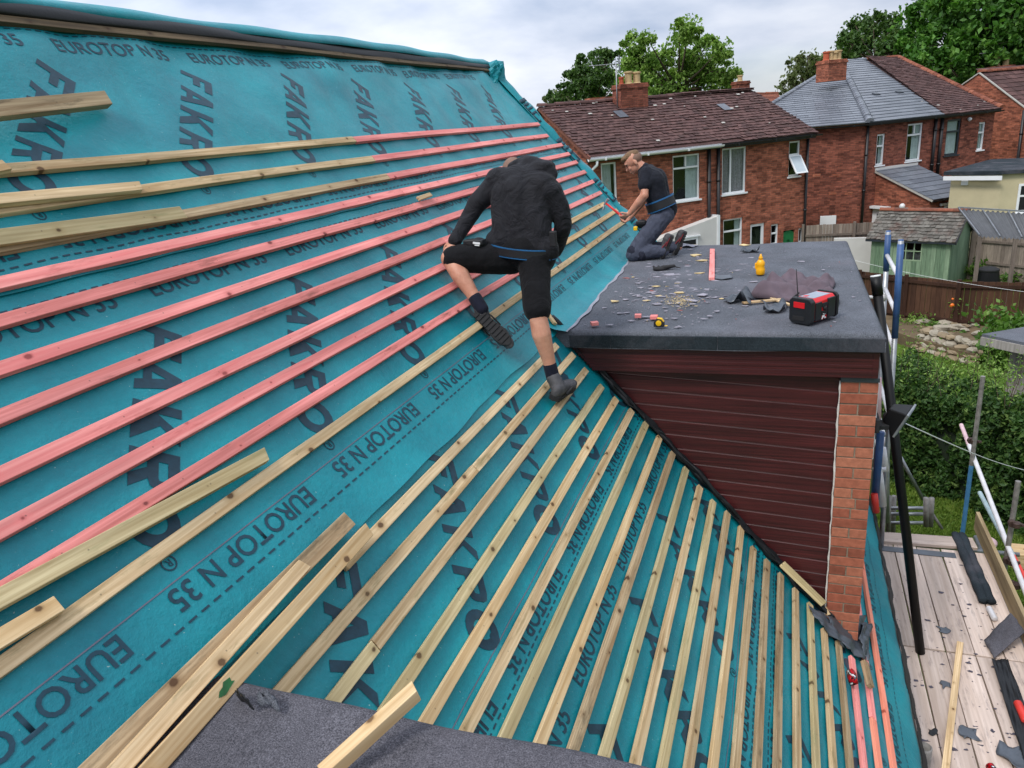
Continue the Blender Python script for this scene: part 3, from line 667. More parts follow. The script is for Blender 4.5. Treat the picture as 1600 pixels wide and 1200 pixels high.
sheetmesh('torn_felt',quadpatch(atZ(402,1097,DZ+.03),atZ(438,1110,DZ+.03),atZ(428,1086,DZ+.05),atZ(405,1080,DZ+.06),8,.008,3,fz),'roofing_felt',nd)
# ---------------------------------------------------------------- loose timber on the roof
def loose(label,P,Q,wd,th,up,mat,cat='timber',name='loose_batten',grp=None,**k):
    P=Vector(P); o=plank(name,P,Q,wd,th,up,mat,None,**k); return tag(o,label,cat,grp)
loose('thick weathered batten end jutting over the teal sheet at the upper left',Pp(-260,205,.10),Pp(160,160,.02),.066,.04,RN+RV*.25,'grey_batten',cut1=.012)
loose('short tan batten end lying on the topmost batten row at the left edge',Pp(-120,290,.034),Pp(8,264,.036),.046,.024,RN,'tan_batten')
loose('tan batten lapped over the second batten row, ending left of the third printed column',Pp(-160,333,.036),Pp(214,296,.036),.046,.024,RN,'tan_batten',cut1=.02)
loose('pale greenish batten lapped below the third batten row, with a knot near its left end',Pp(-160,397,.032),Pp(282,336,.030),.056,.030,RN+RV*.3,'green_batten',cut1=-.01)
loose('greenish batten lying loose above the lowest long batten, its free end mid-roof',Pp(-150,1020,.03),Pp(409,716,.032),.05,.026,RN,'green_batten',cut1=.02)
loose('tan batten doubled onto the left end of the lowest long batten row',Pp(-150,1090,.034),Pp(88,948,.036),.046,.024,RN,'fresh_batten')
up=RN
loose('broad weathered brown plank under two paler ones, running to the bottom edge',Pp(100,1250,.07),Pp(540,816,.03),.062,.03,up,'grey_batten')
pk=loose('pale plank with a green paint mark, topmost of three leaning planks',Pp(205,1235,.13),Pp(565,838,.055),.05,.045,up,'fresh_batten',cut1=.015)
simple('green_paint_mark',c255(24,92,40,.9),.6,var=.4,sc=30)
c_=Pp(388,1112,.135); c_2=Pp(330,1075,.135)
q0,q1=Pp(205,1235,.13),Pp(565,838,.055); d_=(q1-q0).normalized(); c_=q0.lerp(q1,.27)+RN*.0465; a_=d_.cross(RN).normalized()
b=MB(); b.poly([c_+d_*x+a_*y for x,y in ((-.034,.004),(-.02,-.006),(-.004,-.008),(.006,-.016),(.03,-.012),(.026,-.002),(.034,.004),(.008,.008),(-.012,.012))][::-1]); o_=b.build('paint_mark','green_paint_mark',None,uv=False,origin=c_); par(o_,pk)
loose('tan plank between its darker and its paler neighbour, its end lying short of both',Pp(150,1240,.11),Pp(468,888,.05),.045,.042,up,'tan_batten',cut1=-.015)
up2=Vector((0,0,1))
loose('short squared batten lying on the near dormer felt at the bottom edge',atZ(510,1218,DZ+.035),atZ(652,1088,DZ+.10),.036,.034,up2,'fresh_batten',cut1=.01)
loose('short olive batten offcut leaning along the foot of the maroon cladding',RP(*onR(1222,880,.07),.07),RP(*onR(1286,942,.08),.08),.05,.022,(0,-1,.3),'green_batten')
loose('tiny wooden offcut sitting on a pink batten left of the man in black hoodie',Pp(652,312,.045),Pp(672,305,.045),.03,.014,RN,'tan_batten')
loose('short batten end poking out beside the standing foot of the man in the hoodie',Pp(852,488,.02),Pp(866,508,.045),.03,.02,RN,'fresh_batten')
loose('short brown batten stub between two pink battens below the brick pier',Pp(1347,1036,.05),Pp(1356,1074,.045),.045,.035,RN,'grey_batten')
loose('vertical stub of tan batten wedged at the foot of the brick pier',Pp(1284,942,.05),Pp(1293,962,.04),.03,.024,RN,'tan_batten')
# crushed can on a pink batten
def can(name,label,c,axis,r,h,mat,cat,crush=.15,bands=None):
    b=MB(); pr=[(r*.75,0),(r*.98,r*.12),(r,r*.3),(r,h-r*.5),(r*.9,h-r*.2),(r*.72,h)]; b.lathe(c,pr,20,axis)
    rnd=random.Random(3); b.v=[tuple(Vector(p)+Vector((rnd.uniform(-1,1),rnd.uniform(-1,1),rnd.uniform(-1,1)))*r*crush) for p in b.v]
    o=b.build(name,mat,None,smooth=True,origin=c,uv=False); return tag(o,label,cat)
def canmat(name,c1,c2,sc):
    t=NT(name,.3,.5); v=t.co(rnd=False); n=t.noise(v,sc,2,.5); t.col(t.ramp(n,(.44,c1),(.5,c2),(.62,c255(230,230,232)),interp='CONSTANT')); return t.m
canmat('red_can_print',c255(180,20,30),c255(30,24,26),34)
P=Pp(1333,1066,.07); Q=Pp(1327,1040,.05); can('crushed_can','crushed red and black drinks can lying on a pink batten below the pier',P,(Q-P),.028,.11,'red_can_print','can',.22)
# ---------------------------------------------------------------- clutter on the far dormer roof
Z0=DZ+.012
def block(name,label,px,py,sx,sy,sz,rz,mat,cat,grp=None):
    c=atZ(px,py,Z0); b=MB(); b.box(-sx/2,sx/2,-sy/2,sy/2,0,sz); o=b.build(name,mat,None,bev=.0015,M=None); o.matrix_world=Matrix.Translation(c)@Matrix.Rotation(rz,4,'Z'); return tag(o,label,cat,grp)
block('batten_offcut','pink batten offcut nearest the left front corner of the dormer roof',929,508,.05,.045,.024,.5,'pink_batten','offcut','pink offcuts on the felt')
block('batten_offcut','pink batten offcut behind and left of the yellow tape measure',997,496,.045,.04,.024,.1,'pink_batten','offcut','pink offcuts on the felt')
block('batten_offcut','pink batten offcut just behind the yellow tape measure',1022,498,.05,.045,.024,.0,'pink_batten','offcut','pink offcuts on the felt')
P=atZ(1113,392,Z0); Q=atZ(1112,438,Z0); loose('pink pointed batten offcut standing out between the kneeling man and the yellow bottle',P,Q,.046,.024,(0,0,1),'pink_batten',cut1=.0,cut0=.02)
# tape measure
def tape():
    c=atZ(1030,510,Z0); t=thing('tape_measure','yellow and black tape measure near the front edge of the dormer felt','tape measure',c)
    b=MB(); b.prism([(-.035,-.02,0),(.035,-.02,0),(.035,-.02,.03),(.018,-.02,.05),(-.015,-.02,.055),(-.035,-.02,.035)],(0,.04,0)); o=b.build('case','black_rubber',None,bev=.006); o.matrix_basis=Matrix.Translation(c); par(o,t)
    simple('yellow_plastic',c255(240,190,20,.9),.4,var=.05); b=MB(); b.lathe((0,-.021,.028),[(.019,0),(.019,.004),(.008,.006)],18,(0,-1,0)); b.prism([(-.012,-.014,.056),(.016,-.014,.051),(.03,-.014,.034),(.034,-.014,.034),(.02,-.014,.056),(-.012,-.014,.060)],(0,.028,0)); o=b.build('label_disc','yellow_plastic',None,bev=.001); o.matrix_basis=Matrix.Translation(c); par(o,t)
    b=MB(); b.box(.033,.055,-.010,.010,.004,.006); o=b.build('blade','yellow_plastic',None); o.matrix_basis=Matrix.Translation(c); par(o,t)
tape()
# yellow bottle
def bottle():
    simple('amber_plastic',c255(246,176,16,.95),.35,var=.06); c=atZ(1188,429,Z0); t=thing('chalk_bottle','yellow squeeze bottle standing on the felt behind the folded jacket','bottle',c)
    b=MB(); b.lathe(c,[(.030,0),(.036,.008),(.037,.05),(.031,.066),(.035,.08),(.034,.105),(.020,.125),(.014,.130)],20); b.build('body','amber_plastic',t,smooth=True,uv=False)
    b=MB(); b.lathe(c+Vector((0,0,.128)),[(.017,0),(.017,.018),(.009,.03),(.007,.045)],14); b.build('cap','amber_plastic',t,smooth=True,uv=False)
    b=MB(); b.box(c.x-.046,c.x-.03,c.y-.008,c.y+.008,c.z+.05,c.z+.10); b.build('grip','amber_plastic',t,bev=.004,uv=False)
bottle()
# site radio
def radio():
    simple('radio_red',c255(214,28,36,.9),.38,var=.06,sc=20); simple('radio_black',c255(24,26,30),.5,var=.2,sc=30,bump=.3); simple('radio_panel',c255(150,160,175,.8),.3,var=.2,sc=30)
    # local: x = length to the right/back, y = depth, z up ; near end faces the camera
    A=atZ(1232,503,Z0); B=atZ(1280,512,Z0); Cc=atZ(1306,487,Z0); 
    ex=(B-A).normalized(); L1=(B-A).length; ey=(Cc-B); ey-=ex*ey.dot(ex); ey.normalize(); L2=(Cc-B).length
    L1=.165; L2=.29; H=.168
    M=Matrix((ex,ey,Vector((0,0,1)))).transposed().to_4x4(); M.translation=A
    t=thing('site_radio','red and black rugged site radio with a thin aerial near the right front corner','radio',A)
    def P(b,name,mat,bev=.004):
        o=b.build(name,mat,None,bev=bev,uv=False); o.matrix_basis=M; par(o,t); return o
    c=.02; oct_=lambda y,x0,x1,z0,z1:[(x0+c,y,z0),(x1-c,y,z0),(x1,y,z0+c),(x1,y,z1-c),(x1-c,y,z1),(x0+c,y,z1),(x0,y,z1-c),(x0,y,z0+c)]
    P(MB().prism(oct_(.035,.006,L1-.006,.006,H-.006),(0,L2-.07,0)),'body','radio_red')
    e1=MB().prism(oct_(0,0,L1,0,H),(0,.04,0)); P(e1,'end_guard','radio_black',.006)
    e2=MB().prism(oct_(L2-.02,0,L1,0,H),(0,.02,0)); P(e2,'end_guard','radio_black',.006)
    P(MB().box(.035,L1-.05,-.004,.002,H*.62,H*.84),'red_badge','radio_red',.001)
    P(MB().box(.03,L1-.05,-.003,.002,.022,.05),'vent','black_rubber',.001)
    P(MB().box(L1-.012,L1+.002,.045,.105,.02,H-.03),'speaker_grille','radio_black',.003)
    P(MB().box(L1-.012,L1+.003,.17,L2-.045,.02,H-.02),'speaker_grille','radio_black',.003)
    P(MB().box(L1-.01,L1+.001,.11,.165,.045,.075),'display','black_rubber',.001).name='display'
    P(MB().box(L1-.01,L1+.001,.11,.165,.10,.125),'display','black_rubber',.001)
    P(MB().lathe((L1-.005,.138,.09),[(.013,0),(.013,.014),(.009,.018)],16,(1,0,0)),'knob','black_rubber',.001)
    # white script-like stroke emblem on the right side
    b=MB()
    z=.028
    for (y0,z0_,y1,z1_) in ((.112,.022,.118,.046),(.118,.046,.124,.030),(.124,.030,.132,.046),(.132,.046,.137,.024),(.137,.024,.150,.030),(.120,.055,.142,.050)):
        b.beam((L1+.0015,y0,z0_),(L1+.0015,y1,z1_),.003,.004,(1,0,0))
    P(b,'emblem','white_upvc',0)
    P(MB().box(.035,L1-.03,.06,L2-.06,H-.007,H-.003),'top_panel','radio_panel',.001)
    P(MB().box(.05,.075,.07,.10,H-.004,H-.001),'badge','radio_red',0)
    P(MB().beam((.012,.02,H-.01),(.012,.08,H+.012),.008,.008).tube([(.03,.045,H-.01),(.028,.045,H+.015),(-.012,.075,H+.165)],[.006,.004,.002],8),'aerial','black_rubber',0)
radio()
# folded jacket
def cloth_heap(name,label,pts,hfn,mat,cat,n=44,parent=None):
    """pts: four corners on the ground; hfn(a,c) height"""
    p00,p10,p11,p01=pts; g=[]
    for i in range(n):
        r=[]
        for j in range(n):
            a,c=i/(n-1),j/(n-1); P=p00*(1-a)*(1-c)+p10*a*(1-c)+p11*a*c+p01*(1-a)*c
            e=min(a,1-a,c,1-c); e=min(1,e/.12)**.5; wob=.018*math.sin(7*a+4*c)+.012*math.sin(15*c-6*a)
            P=P+Vector((math.sin(9*c)*.018,math.sin(8*a)*.02,0)); r.append(P+Vector((0,0,.004+max(0,hfn(a,c)+wob*.6)*e)))
        g.append(r)
    o=sheetmesh(name,g,mat,None,th=.004); return tag(o,label,cat)
simple('mauve_cloth',c255(98,84,92,.85),.95,var=.2,sc=12,bump=.5)
jk=cloth_heap('jacket','crumpled grey mauve jacket lying on the felt behind the site radio',(atZ(1170,466,Z0),atZ(1308,478,Z0),atZ(1300,440,Z0),atZ(1225,437,Z0)),
  lambda a,c:.018+.06*abs(math.sin(7.5*c+1.6*math.sin(3.5*a)+.6))*(.6+.4*math.sin(5*a+1))+.022*abs(math.sin(15*c+6*a))+.012*math.sin(9*a)+.016*math.sin(20*c-9*a)+.008*math.sin(29*a+11*c),'mauve_cloth','jacket')
for k,(x0,y0,x1,y1,w_,lab) in enumerate(((1160,475,1232,468,.03,'thin wooden lath poking out from under the jacket'),(1196,464,1240,480,.025,'second wooden lath between the jacket and the site radio'))):
    loose(lab,atZ(x0,y0,Z0),atZ(x1,y1,Z0+.005),w_,.014,(0,0,1),'tan_batten','lath','lath')
def scrap(label,px,py,sz,h,mat,seed,Z=None,cat='scrap',name='felt_scrap',asp=1.0,rot=None):
    Z=Z0 if Z is None else Z; c=atZ(px,py,Z); r=random.Random(seed); th=r.uniform(0,3.1) if rot is None else rot
    ca,sa=math.cos(th),math.sin(th); g=[]; n=9
    for i in range(n):
        q=[]
        for j in range(n):
            a,d=(i/(n-1)-.5)*sz*asp,(j/(n-1)-.5)*sz; a2=a+.12*sz*math.sin(6*d/sz+seed)*(1+.4*math.sin(seed)); d2=d+.14*sz*math.sin(5*a/sz+seed*2)
            z=h*(.5+.5*math.sin(5.5*a/sz/asp+seed))*(abs(d)/sz*1.4)+h*.2*math.sin(13*d/sz+9*a/sz+seed)
            q.append(c+Vector((a2*ca-d2*sa,a2*sa+d2*ca,.004+max(0,z))))
        g.append(q)
    o=sheetmesh(name,g,mat,None,th=.0025); return tag(o,label,cat)
scrap('curled grey lead scrap left of the jacket, its corner sticking up',1154,470,.17,.10,'lead_flashing',2)
scrap('folded dark lead scrap in front of the jacket and left of the radio',1210,484,.15,.07,'lead_flashing',5)
scrap('curled dark felt scrap behind the yellow bottle near the far edge of the dormer roof',1172,393,.15,.07,'lead_flashing',9)
scrap('flat grey slate-coloured scrap beside the foot of the pointed pink offcut',1127,434,.15,.01,'lead_flashing',12)
scrap('pale flat scrap lying beside the boots of the kneeling man',1074,385,.16,.02,'grey_lining',14)
# gloves / black pouch strap heap
def glove():
    b=MB(); c=atZ(1030,420,Z0+.012); 
    for k in range(5): b.cap(c+Vector((.02*k-.03,0,0)),c+Vector((-.06+.045*k,.05+.02*math.sin(k),.012)),.014,.010)
    b.ell(c,(.06,.035,.022)); b.cap(c+Vector((.03,0,.01)),c+Vector((.13,.02,.02)),.02,.016); b.cap(c+Vector((.13,.02,.015)),c+Vector((.2,-.01,.005)),.008,.005)
    o=b.build('work_glove','black_rubber',None,smooth=True,origin=c,uv=False); r=o.modifiers.new('r','REMESH'); r.mode='VOXEL'; r.voxel_size=.006; r.use_smooth_shade=True
    tag(o,'black work glove lying crumpled on the felt in front of the kneeling man','glove')
glove()
# debris
simple('slate_chip',c255(150,146,156,.85),.7,var=.35,sc=3); simple('wood_chip',c255(214,190,140,.85),.8,var=.25,sc=6); simple('red_chip',c255(150,80,70),.8,var=.3,sc=6)
b=MB(); r=random.Random(5)
def chip(b,c,sz,th,mi,r):
    n=r.choice((3,4,4,5)); t0=r.uniform(0,6.28); pts=[c+Vector((math.cos(t0+6.28*k/n)*sz*r.uniform(.5,1.3)*1.3,math.sin(t0+6.28*k/n)*sz*r.uniform(.4,1),r.uniform(0,.25)*sz)) for k in range(n)]
    b.prism(pts,(0,0,th),mi)
for k in range(850):
    # concentrated in the left half of the roof
    a=r.random(); px=r.gauss(1040,62) if a<.8 else r.uniform(930,1370); py=r.gauss(440,36) if a<.8 else r.uniform(388,512)
    if not (388<py<515) : continue
    P=atZ(px,py,Z0-.007)
    if P.x<-1.33 or P.x>.52 or P.y<4.82 or P.y>8: continue
    big=r.random(); chip(b,P,.004+.030*big**5,.003,0 if r.random()<.93 else (1 if r.random()<.5 else 2),r)
tag(b.build('slate_debris',['slate_chip','wood_chip','red_chip'],None,uv=False,origin=(-1,6,Z0)),'scattered slate chips and splinters strewn over the dormer felt','debris',kind='stuff')
b=MB()
for k in range(230):
    px=r.gauss(1062,13); py=r.gauss(470,4.5); P=atZ(px,py,Z0-.004); 
    a=r.uniform(0,3.14); s=r.uniform(.002,.008); b.obox(P,Vector((math.cos(a),math.sin(a),.1))*s*2,Vector((-math.sin(a),math.cos(a),0))*s*.5,(0,0,.002))
tag(b.build('sawdust','wood_chip',None,uv=False,origin=(-.8,5.6,Z0)),'patch of pale sawdust and shavings on the dormer felt','sawdust',kind='stuff')
bigs=[(1047,430,.05,'slate_chip'),(1100,462,.045,'slate_chip'),(1062,458,.03,'wood_chip'),(1098,408,.045,'wood_chip'),(1088,400,.05,'wood_chip'),(960,472,.035,'wood_chip'),(1092,428,.04,'wood_chip'),(1133,461,.0,''),(1083,384,.05,'wood_chip'),(1165,384,.05,'wood_chip')]
b=MB()
for (x,y,s,m_) in bigs:
    if s: chip(b,atZ(x,y,Z0-.004),s,.006,0 if m_=='slate_chip' else 1,r)
tag(b.build('broken_slate_pieces',['slate_chip','wood_chip'],None,uv=False,origin=(-.8,6,Z0)),'larger broken slate and wood pieces strewn between the men and the radio','debris',kind='stuff')
# ---------------------------------------------------------------- scaffold
SZ=-4.6
def sp(x,y,z=SZ): return atZ(x,y,z)
edges_x=[.98,1.205,1.43,1.655,1.88,2.06]
# cross joint of the boards at Y about 5.55 (pixel row ~1020)
JY=sp(1500,1021).y
bl=['bare','second','third','fourth','outer']
def board(x0,x1,y0,y1,lab,dz=0,tilt=0):
    c=(x0+x1)/2; o=plank('scaffold_board',(c,y0,SZ-.038+dz),(c+tilt,y1,SZ-.038+dz),x1-x0-.010,.038,(0,0,1),'scaffold_board',bev=.004,warp=.003); tag(o,lab,'scaffold board','scaffold boards on the right'); return o
order=['nearest the eaves','second from the eaves','third from the eaves','fourth from the eaves','outermost beside the toe board']
for i in range(5):
    board(edges_x[i],edges_x[i+1],JY+.01,7.85,'dusty scaffold board beyond the cross joint, '+order[i],dz=.002*(i%2))
    board(edges_x[i]-.02*0,edges_x[i+1],3.2,JY-.01,'stained scaffold board in front of the cross joint, '+order[i],dz=.003*((i+1)%2))
o=plank('scaffold_board',(.95,7.93,SZ+.0),(2.0,7.99,SZ+.0),.20,.038,(0,0,1),'scaffold_board',bev=.004); tag(o,'scaffold board laid crosswise at the far end of the platform','scaffold board','scaffold boards on the right')
simple('bitumen_mark',c255(70,66,78),.8,var=.4,sc=20)
scaf=thing('tube_scaffold','galvanised tube scaffold along the eaves with blue sleeved uprights and guard rails','scaffold',(2.15,6,G))
def T(name,P,Q,mat='steel',r=.0245,lab=None):
    b=MB(); b.tube([P,Q],r,14); b.tube([Vector(P)+(Vector(P)-Vector(Q)).normalized()*-.001,Vector(P)+(Vector(Q)-Vector(P)).normalized()*.03],r*.98,14)
    o=b.build(name,mat,scaf,smooth=True,uv=False,origin=P); 
    es=o.modifiers.new('e','EDGE_SPLIT'); es.split_angle=.7
    if lab:o['label']=lab
    return o
simple('white_paint_tube',c255(216,214,216,.85),.5,.1,var=.15,sc=9,bump=.4); simple('pink_paint_tube',c255(214,180,184,.85),.5,.1,var=.2,sc=9); simple('blue_sleeve',c255(64,120,164,.85),.55,var=.25,sc=12); simple('red_mark',c255(220,60,50,.9),.5); simple('pale_blue_tube',c255(176,196,200,.85),.5,.2,var=.2,sc=9)
def seg(P,Q,parts,nm='pole'):
    P,Q=Vector(P),Vector(Q)
    for (a,c,m_,lab) in parts: T(nm,P.lerp(Q,a),P.lerp(Q,c),m_,lab=lab)
XS=2.13
# standard with blue sleeve at (1535,590)->(1514,850)
A=atX(1536,588,XS); ybase=A.y
seg((XS,ybase,A.z),(XS-.0,ybase,G),[(0,.33,'dark_steel',None),(.33,.60,'blue_sleeve','blue sleeved upright of the scaffold'),(.60,1,'dark_steel',None)])
A2=atX(1591,752,XS+.05); seg((XS+.05,A2.y,A2.z),(XS+.05,A2.y,G),[(0,1,'dark_steel',None)])
A3=atX(1622,600,XS+.05); 
seg((XS+.05,4.9,-2.2),(XS+.05,4.9,G),[(0,1,'steel',None)])
# guard rails running along the eaves, on the outside of the uprights
P=atX(1502,664,XS+.02); Q=atX(1612,950,XS+.06); d=(P-Q); Q=Q-d*.5
T('guard_rail',P,P.lerp(Q,.10),'pink_paint_tube'); T('guard_rail',P.lerp(Q,.10),Q,'white_paint_tube',lab='upper guard rail, whitish paint')
P=atX(1531,770,XS+.10); Q=atX(1594,890,XS+.12); d=(P-Q); Q2=Q-d*2.5
T('guard_rail',P,Q.lerp(P,.15),'pale_blue_tube',lab='lower guard rail, pale blue paint'); T('guard_rail',Q.lerp(P,.15),Q-d*.35,'red_mark'); T('guard_rail',Q-d*.35,Q2,'steel')
# transoms poking out below the boards
for y in (8.02,6.9,6.35,5.2): 
    b=MB(); b.tube([(.9,y,SZ-.075),(2.42,y,SZ-.075)],.0245,12); b.build('transom','steel',scaf,smooth=True,uv=False,origin=(.9,y,SZ-.07))
b=MB(); b.tube([(XS-.03,3,SZ-.125),(XS-.03,8.4,SZ-.125)],.0245,12); b.build('ledger','steel',scaf,smooth=True,uv=False)
b=MB(); b.tube([(.95,3,SZ-.125),(.95,8.4,SZ-.125)],.0245,12); b.build('ledger','steel',scaf,smooth=True,uv=False)
simple('rusty_clamp',c255(88,70,64,.8),.6,.6,var=.4,sc=25,bump=.6)
def clamp(c,k=1.0,parent=None):
    c=Vector(c); b=MB(); b.lathe(c-Vector((0,0,.025)),[(.036,0),(.038,.005),(.038,.045),(.036,.05)],16); b.lathe(c+Vector((-.03,0,.0)),[(.034,0),(.036,.004),(.036,.04),(.034,.045)],16,(0,1,0)); b.box(c.x+.02,c.x+.075,c.y-.01,c.y+.01,c.z-.012,c.z+.012); b.tube([c+Vector((.05,-.03,0)),c+Vector((.05,.035,0))],.008,8)
    b.build('clamp','rusty_clamp',parent or scaf,bev=.002,uv=False,origin=c)
for (x,y,X) in ((1522,690,XS),(1516,847,XS),(1588,820,XS+.05),(1580,878,XS+.05),(1588,915,XS+.05),(1573,965,XS)): clamp(atX(x,y,X))
# toe board
P=sp(1508,832,SZ+.0); Q=sp(1640,1050,SZ)
o=plank('toe_board',(2.075,8.35,SZ+.003),(2.075,5.55,SZ+.003),.036,.215,(0,0,1),'toe_board',scaf,bev=.003); o['label']='plank on edge along the outer side of the platform'
o=plank('toe_board',(2.115,5.75,SZ+.003),(2.115,3.2,SZ+.003),.036,.215,(0,0,1),'toe_board',scaf,bev=.003); o['label']='nearer plank on edge along the outer side of the platform'
# things on the platform
Zb=SZ+.002
def roll(label,x0,y0,x1,y1,r,mat,cat,name):
    P=sp(x0,y0,Zb+r*.7); Q=sp(x1,y1,Zb+r*.7); b=MB(); n=26; d=(Q-P).normalized(); a=d.cross(Vector((0,0,1))).normalized(); u=a.cross(d)
    for q in range(2):
        o_=(q-.5)*r*1.1; vs=[]
        for i in range(31):
            for j in range(12):
                t=2*math.pi*j/12; w_=1+.10*math.sin(.9*i+j)+.06*math.sin(3*j); vs.append(P.lerp(Q,i/30)+a*(o_+math.cos(t)*r*w_*.75)+u*(math.sin(t)*r*.6*w_))
        b.add(vs,[(i*12+j,i*12+(j+1)%12,(i+1)*12+(j+1)%12,(i+1)*12+j) for i in range(30) for j in range(12)]+[tuple(reversed(range(12))),tuple(range(360,372))])
    return tag(b.build(name,mat,None,smooth=True,uv=False,origin=P),label,cat)
roll('long dark grey film roll lying against the toe board beyond the boards',1498,835,1543,940,.055,'roofing_felt_edge','film roll','film_roll')
tag(sheetmesh('film_strip',quadpatch(sp(1549,1030,Zb+.02),sp(1575,1030,Zb+.03),sp(1640,1200,Zb+.03),sp(1604,1200,Zb+.02),22,.006,7,Vector((0,0,1))),'black_film',None,th=.004),'flattened black strip of film along the toe board at the right edge','film strip')
tag(sheetmesh('sheet_scrap',quadpatch(sp(1537,1000,Zb+.03),sp(1579,957,Zb+.20),sp(1602,986,Zb+.17),sp(1553,1028,Zb+.02),10,.006,3,Vector((0,0,1))),'dusty_felt',None,th=.008),'square slab of grey sheet leaning against the toe board at the right edge','sheet')
scrap('square patch of grey felt stuck to the boards behind the cross joint',1475,985,.085,.004,'lead_flashing',21,Zb,rot=0.1)
scrap('torn grey felt scrap with a raised corner near the bottom right',1513,1148,.12,.03,'lead_flashing',23,Zb,rot=.1)
scrap('small square dark scrap left of the loose batten on the scaffold boards',1458,1145,.06,.01,'black_film',25,Zb,rot=.1)
scrap('small torn grey scrap just in front of the cross joint of the boards',1476,1070,.07,.01,'lead_flashing',27,Zb)
scrap('grey rumpled sheet in the bottom right corner of the picture',1592,1185,.22,.06,'lead_flashing',29,Zb)
scrap('grey strip of felt lying across the far end of the boards',1455,848,.5,.012,'roofing_felt_edge',31,Zb+.02,asp=1.6,rot=.05) if False else None
o=plank('felt_strip',(1.0,7.74,Zb),(1.78,7.74,Zb),.10,.006,(0,0,1),'lead_flashing'); tag(o,'long bluish strip of lead lying across the far end of the platform','lead strip')
loose('tan batten lying lengthwise on the scaffold boards at the bottom right',sp(1474,1230,Zb+.01),sp(1500,1006,Zb+.01),.05,.024,(0,0,1),'tan_batten')
# fallen downpipe stub, sealant tube, spray can, red can
P=sp(1545,950,Zb+.025);Q=sp(1557,972,Zb+.025); can('sealant_tube','silvery white sealant tube lying at the end of the film roll',P,Q-P,.026,.17,'white_paint_tube','tube',.03)
P=sp(1590,1098,Zb+.03);Q=sp(1606,1135,Zb+.03); can('spray_can','white and orange spray can lying on the black film at the right edge',P,Q-P,.03,.2,'red_mark','spray can',.02)
P=sp(1546,1196,Zb+.03);Q=sp(1556,1210,Zb+.03); can('drinks_can','red drinks can at the bottom edge of the scaffold boards',P,Q-P,.03,.11,'red_can_print','can',.05)
P=Pp(1436,1150,.0); b=MB(); b.lathe(sp(1442,1188,-4.45),[(.05,-.4),(.05,.12),(.042,.125),(.040,.02)],18); tag(b.build('grey_pipe','dark_steel',None,smooth=True,uv=False,origin=sp(1442,1188,-4.8)),'grey open-ended pipe standing at the eaves at the bottom edge','pipe')
b=MB(); rr=random.Random(8)
for k in range(150):
    P=sp(rr.uniform(1400,1590),rr.uniform(850,1195),Zb)
    if 1.0<P.x<2.0 and 3.6<P.y<7.7:
        chip(b,P,.005+.022*rr.random()**3,.002,0,rr)
tag(b.build('roof_debris',['bitumen_mark'],None,uv=False,origin=(1.5,5,Zb)),'dark bitumen crumbs and flakes trodden over the scaffold boards','debris',kind='stuff')
# black leaning downpipe
P=sp(1438,1020,SZ+.0); A=atY(1365,428,6.2); B_=atX(1365,428,.72)
PT=Vector((.66,7.15,0)); r_=ray(1368,430); t_=.66/r_[0]
TOP=Vector(r_*(.70/r_[0])) ; 
dp=thing('black_downpipe','long black pipe leaning from the scaffold boards up past the dormer roof edge','pipe',P)
BOT=P+Vector((0,0,.0)); b=MB(); b.tube([BOT,BOT.lerp(TOP,.985)],.038,14); b.build('pipe','black_plastic',dp,smooth=True,uv=False)
b=MB(); b.tube([BOT.lerp(TOP,.996),TOP],.040,16); b.build('white_cap','white_upvc',dp,smooth=True,uv=False); b=MB(); b.tube([BOT.lerp(TOP,.95),BOT.lerp(TOP,.996)],.042,16); b.build('collar','black_plastic',dp,smooth=True,uv=False)
print('pipe',BOT,TOP)
# flood light at the pier
def flood():
    c=atY(1400,650,5.0); t=thing('floodlight','black floodlight with a pale lens rim fixed beside the brick pier','floodlight',c)
    ax=Vector((.86,-.30,-.40)).normalized(); s=ax.cross(Vector((0,0,1))).normalized(); u=s.cross(ax)
    def fr(p,w_,h_): return [p+s*w_+u*h_,p-s*w_+u*h_,p-s*w_-u*h_,p+s*w_-u*h_]
    a=c-ax*.055; d=c+ax*.05; b=MB(); b.hexa(fr(a,.055,.045)[::-1]+fr(d,.10,.085)[::-1]); b.build('housing','black_plastic',t,bev=.008,uv=False)
    b=MB(); b.hexa(fr(d,.108,.092)[::-1]+fr(d+ax*.014,.108,.092)[::-1]); b.build('rim','steel',t,bev=.004,uv=False)
    b=MB(); b.hexa(fr(d+ax*.0142,.092,.076)[::-1]+fr(d+ax*.017,.092,.076)[::-1]); b.build('lens','radio_panel',t,uv=False)
    b=MB(); q=Vector((px1+.01,4.95,c.z-.02)); b.beam(q+Vector((0,0,-.03)),c-ax*.02+Vector((0,0,-.07)),.11,.03); b.beam(c-Vector((0,0,.075)),c+u*.0,.03,.02,s); b.ell(c-ax*.05-Vector((0,0,.035)),(.035,.045,.03)); b.box(px1-.02,px1+.03,4.86,5.0,c.z-.07,c.z+.02)
    b.build('bracket','black_rubber',t,bev=.004,uv=False); return c
fc=flood()
# white cable running away to the right
P=fc+Vector((.06,0,-.05)); Q=atX(1640,742,3.2); b=MB(); pts=[P.lerp(Q,i/20)-Vector((0,0,.06*math.sin(math.pi*i/20))) for i in range(21)]; b.tube(pts,.004,6)
tag(b.build('white_cable','white_upvc',None,smooth=True,uv=False,origin=P),'thin white cable stretched from the floodlight to the right','cable')
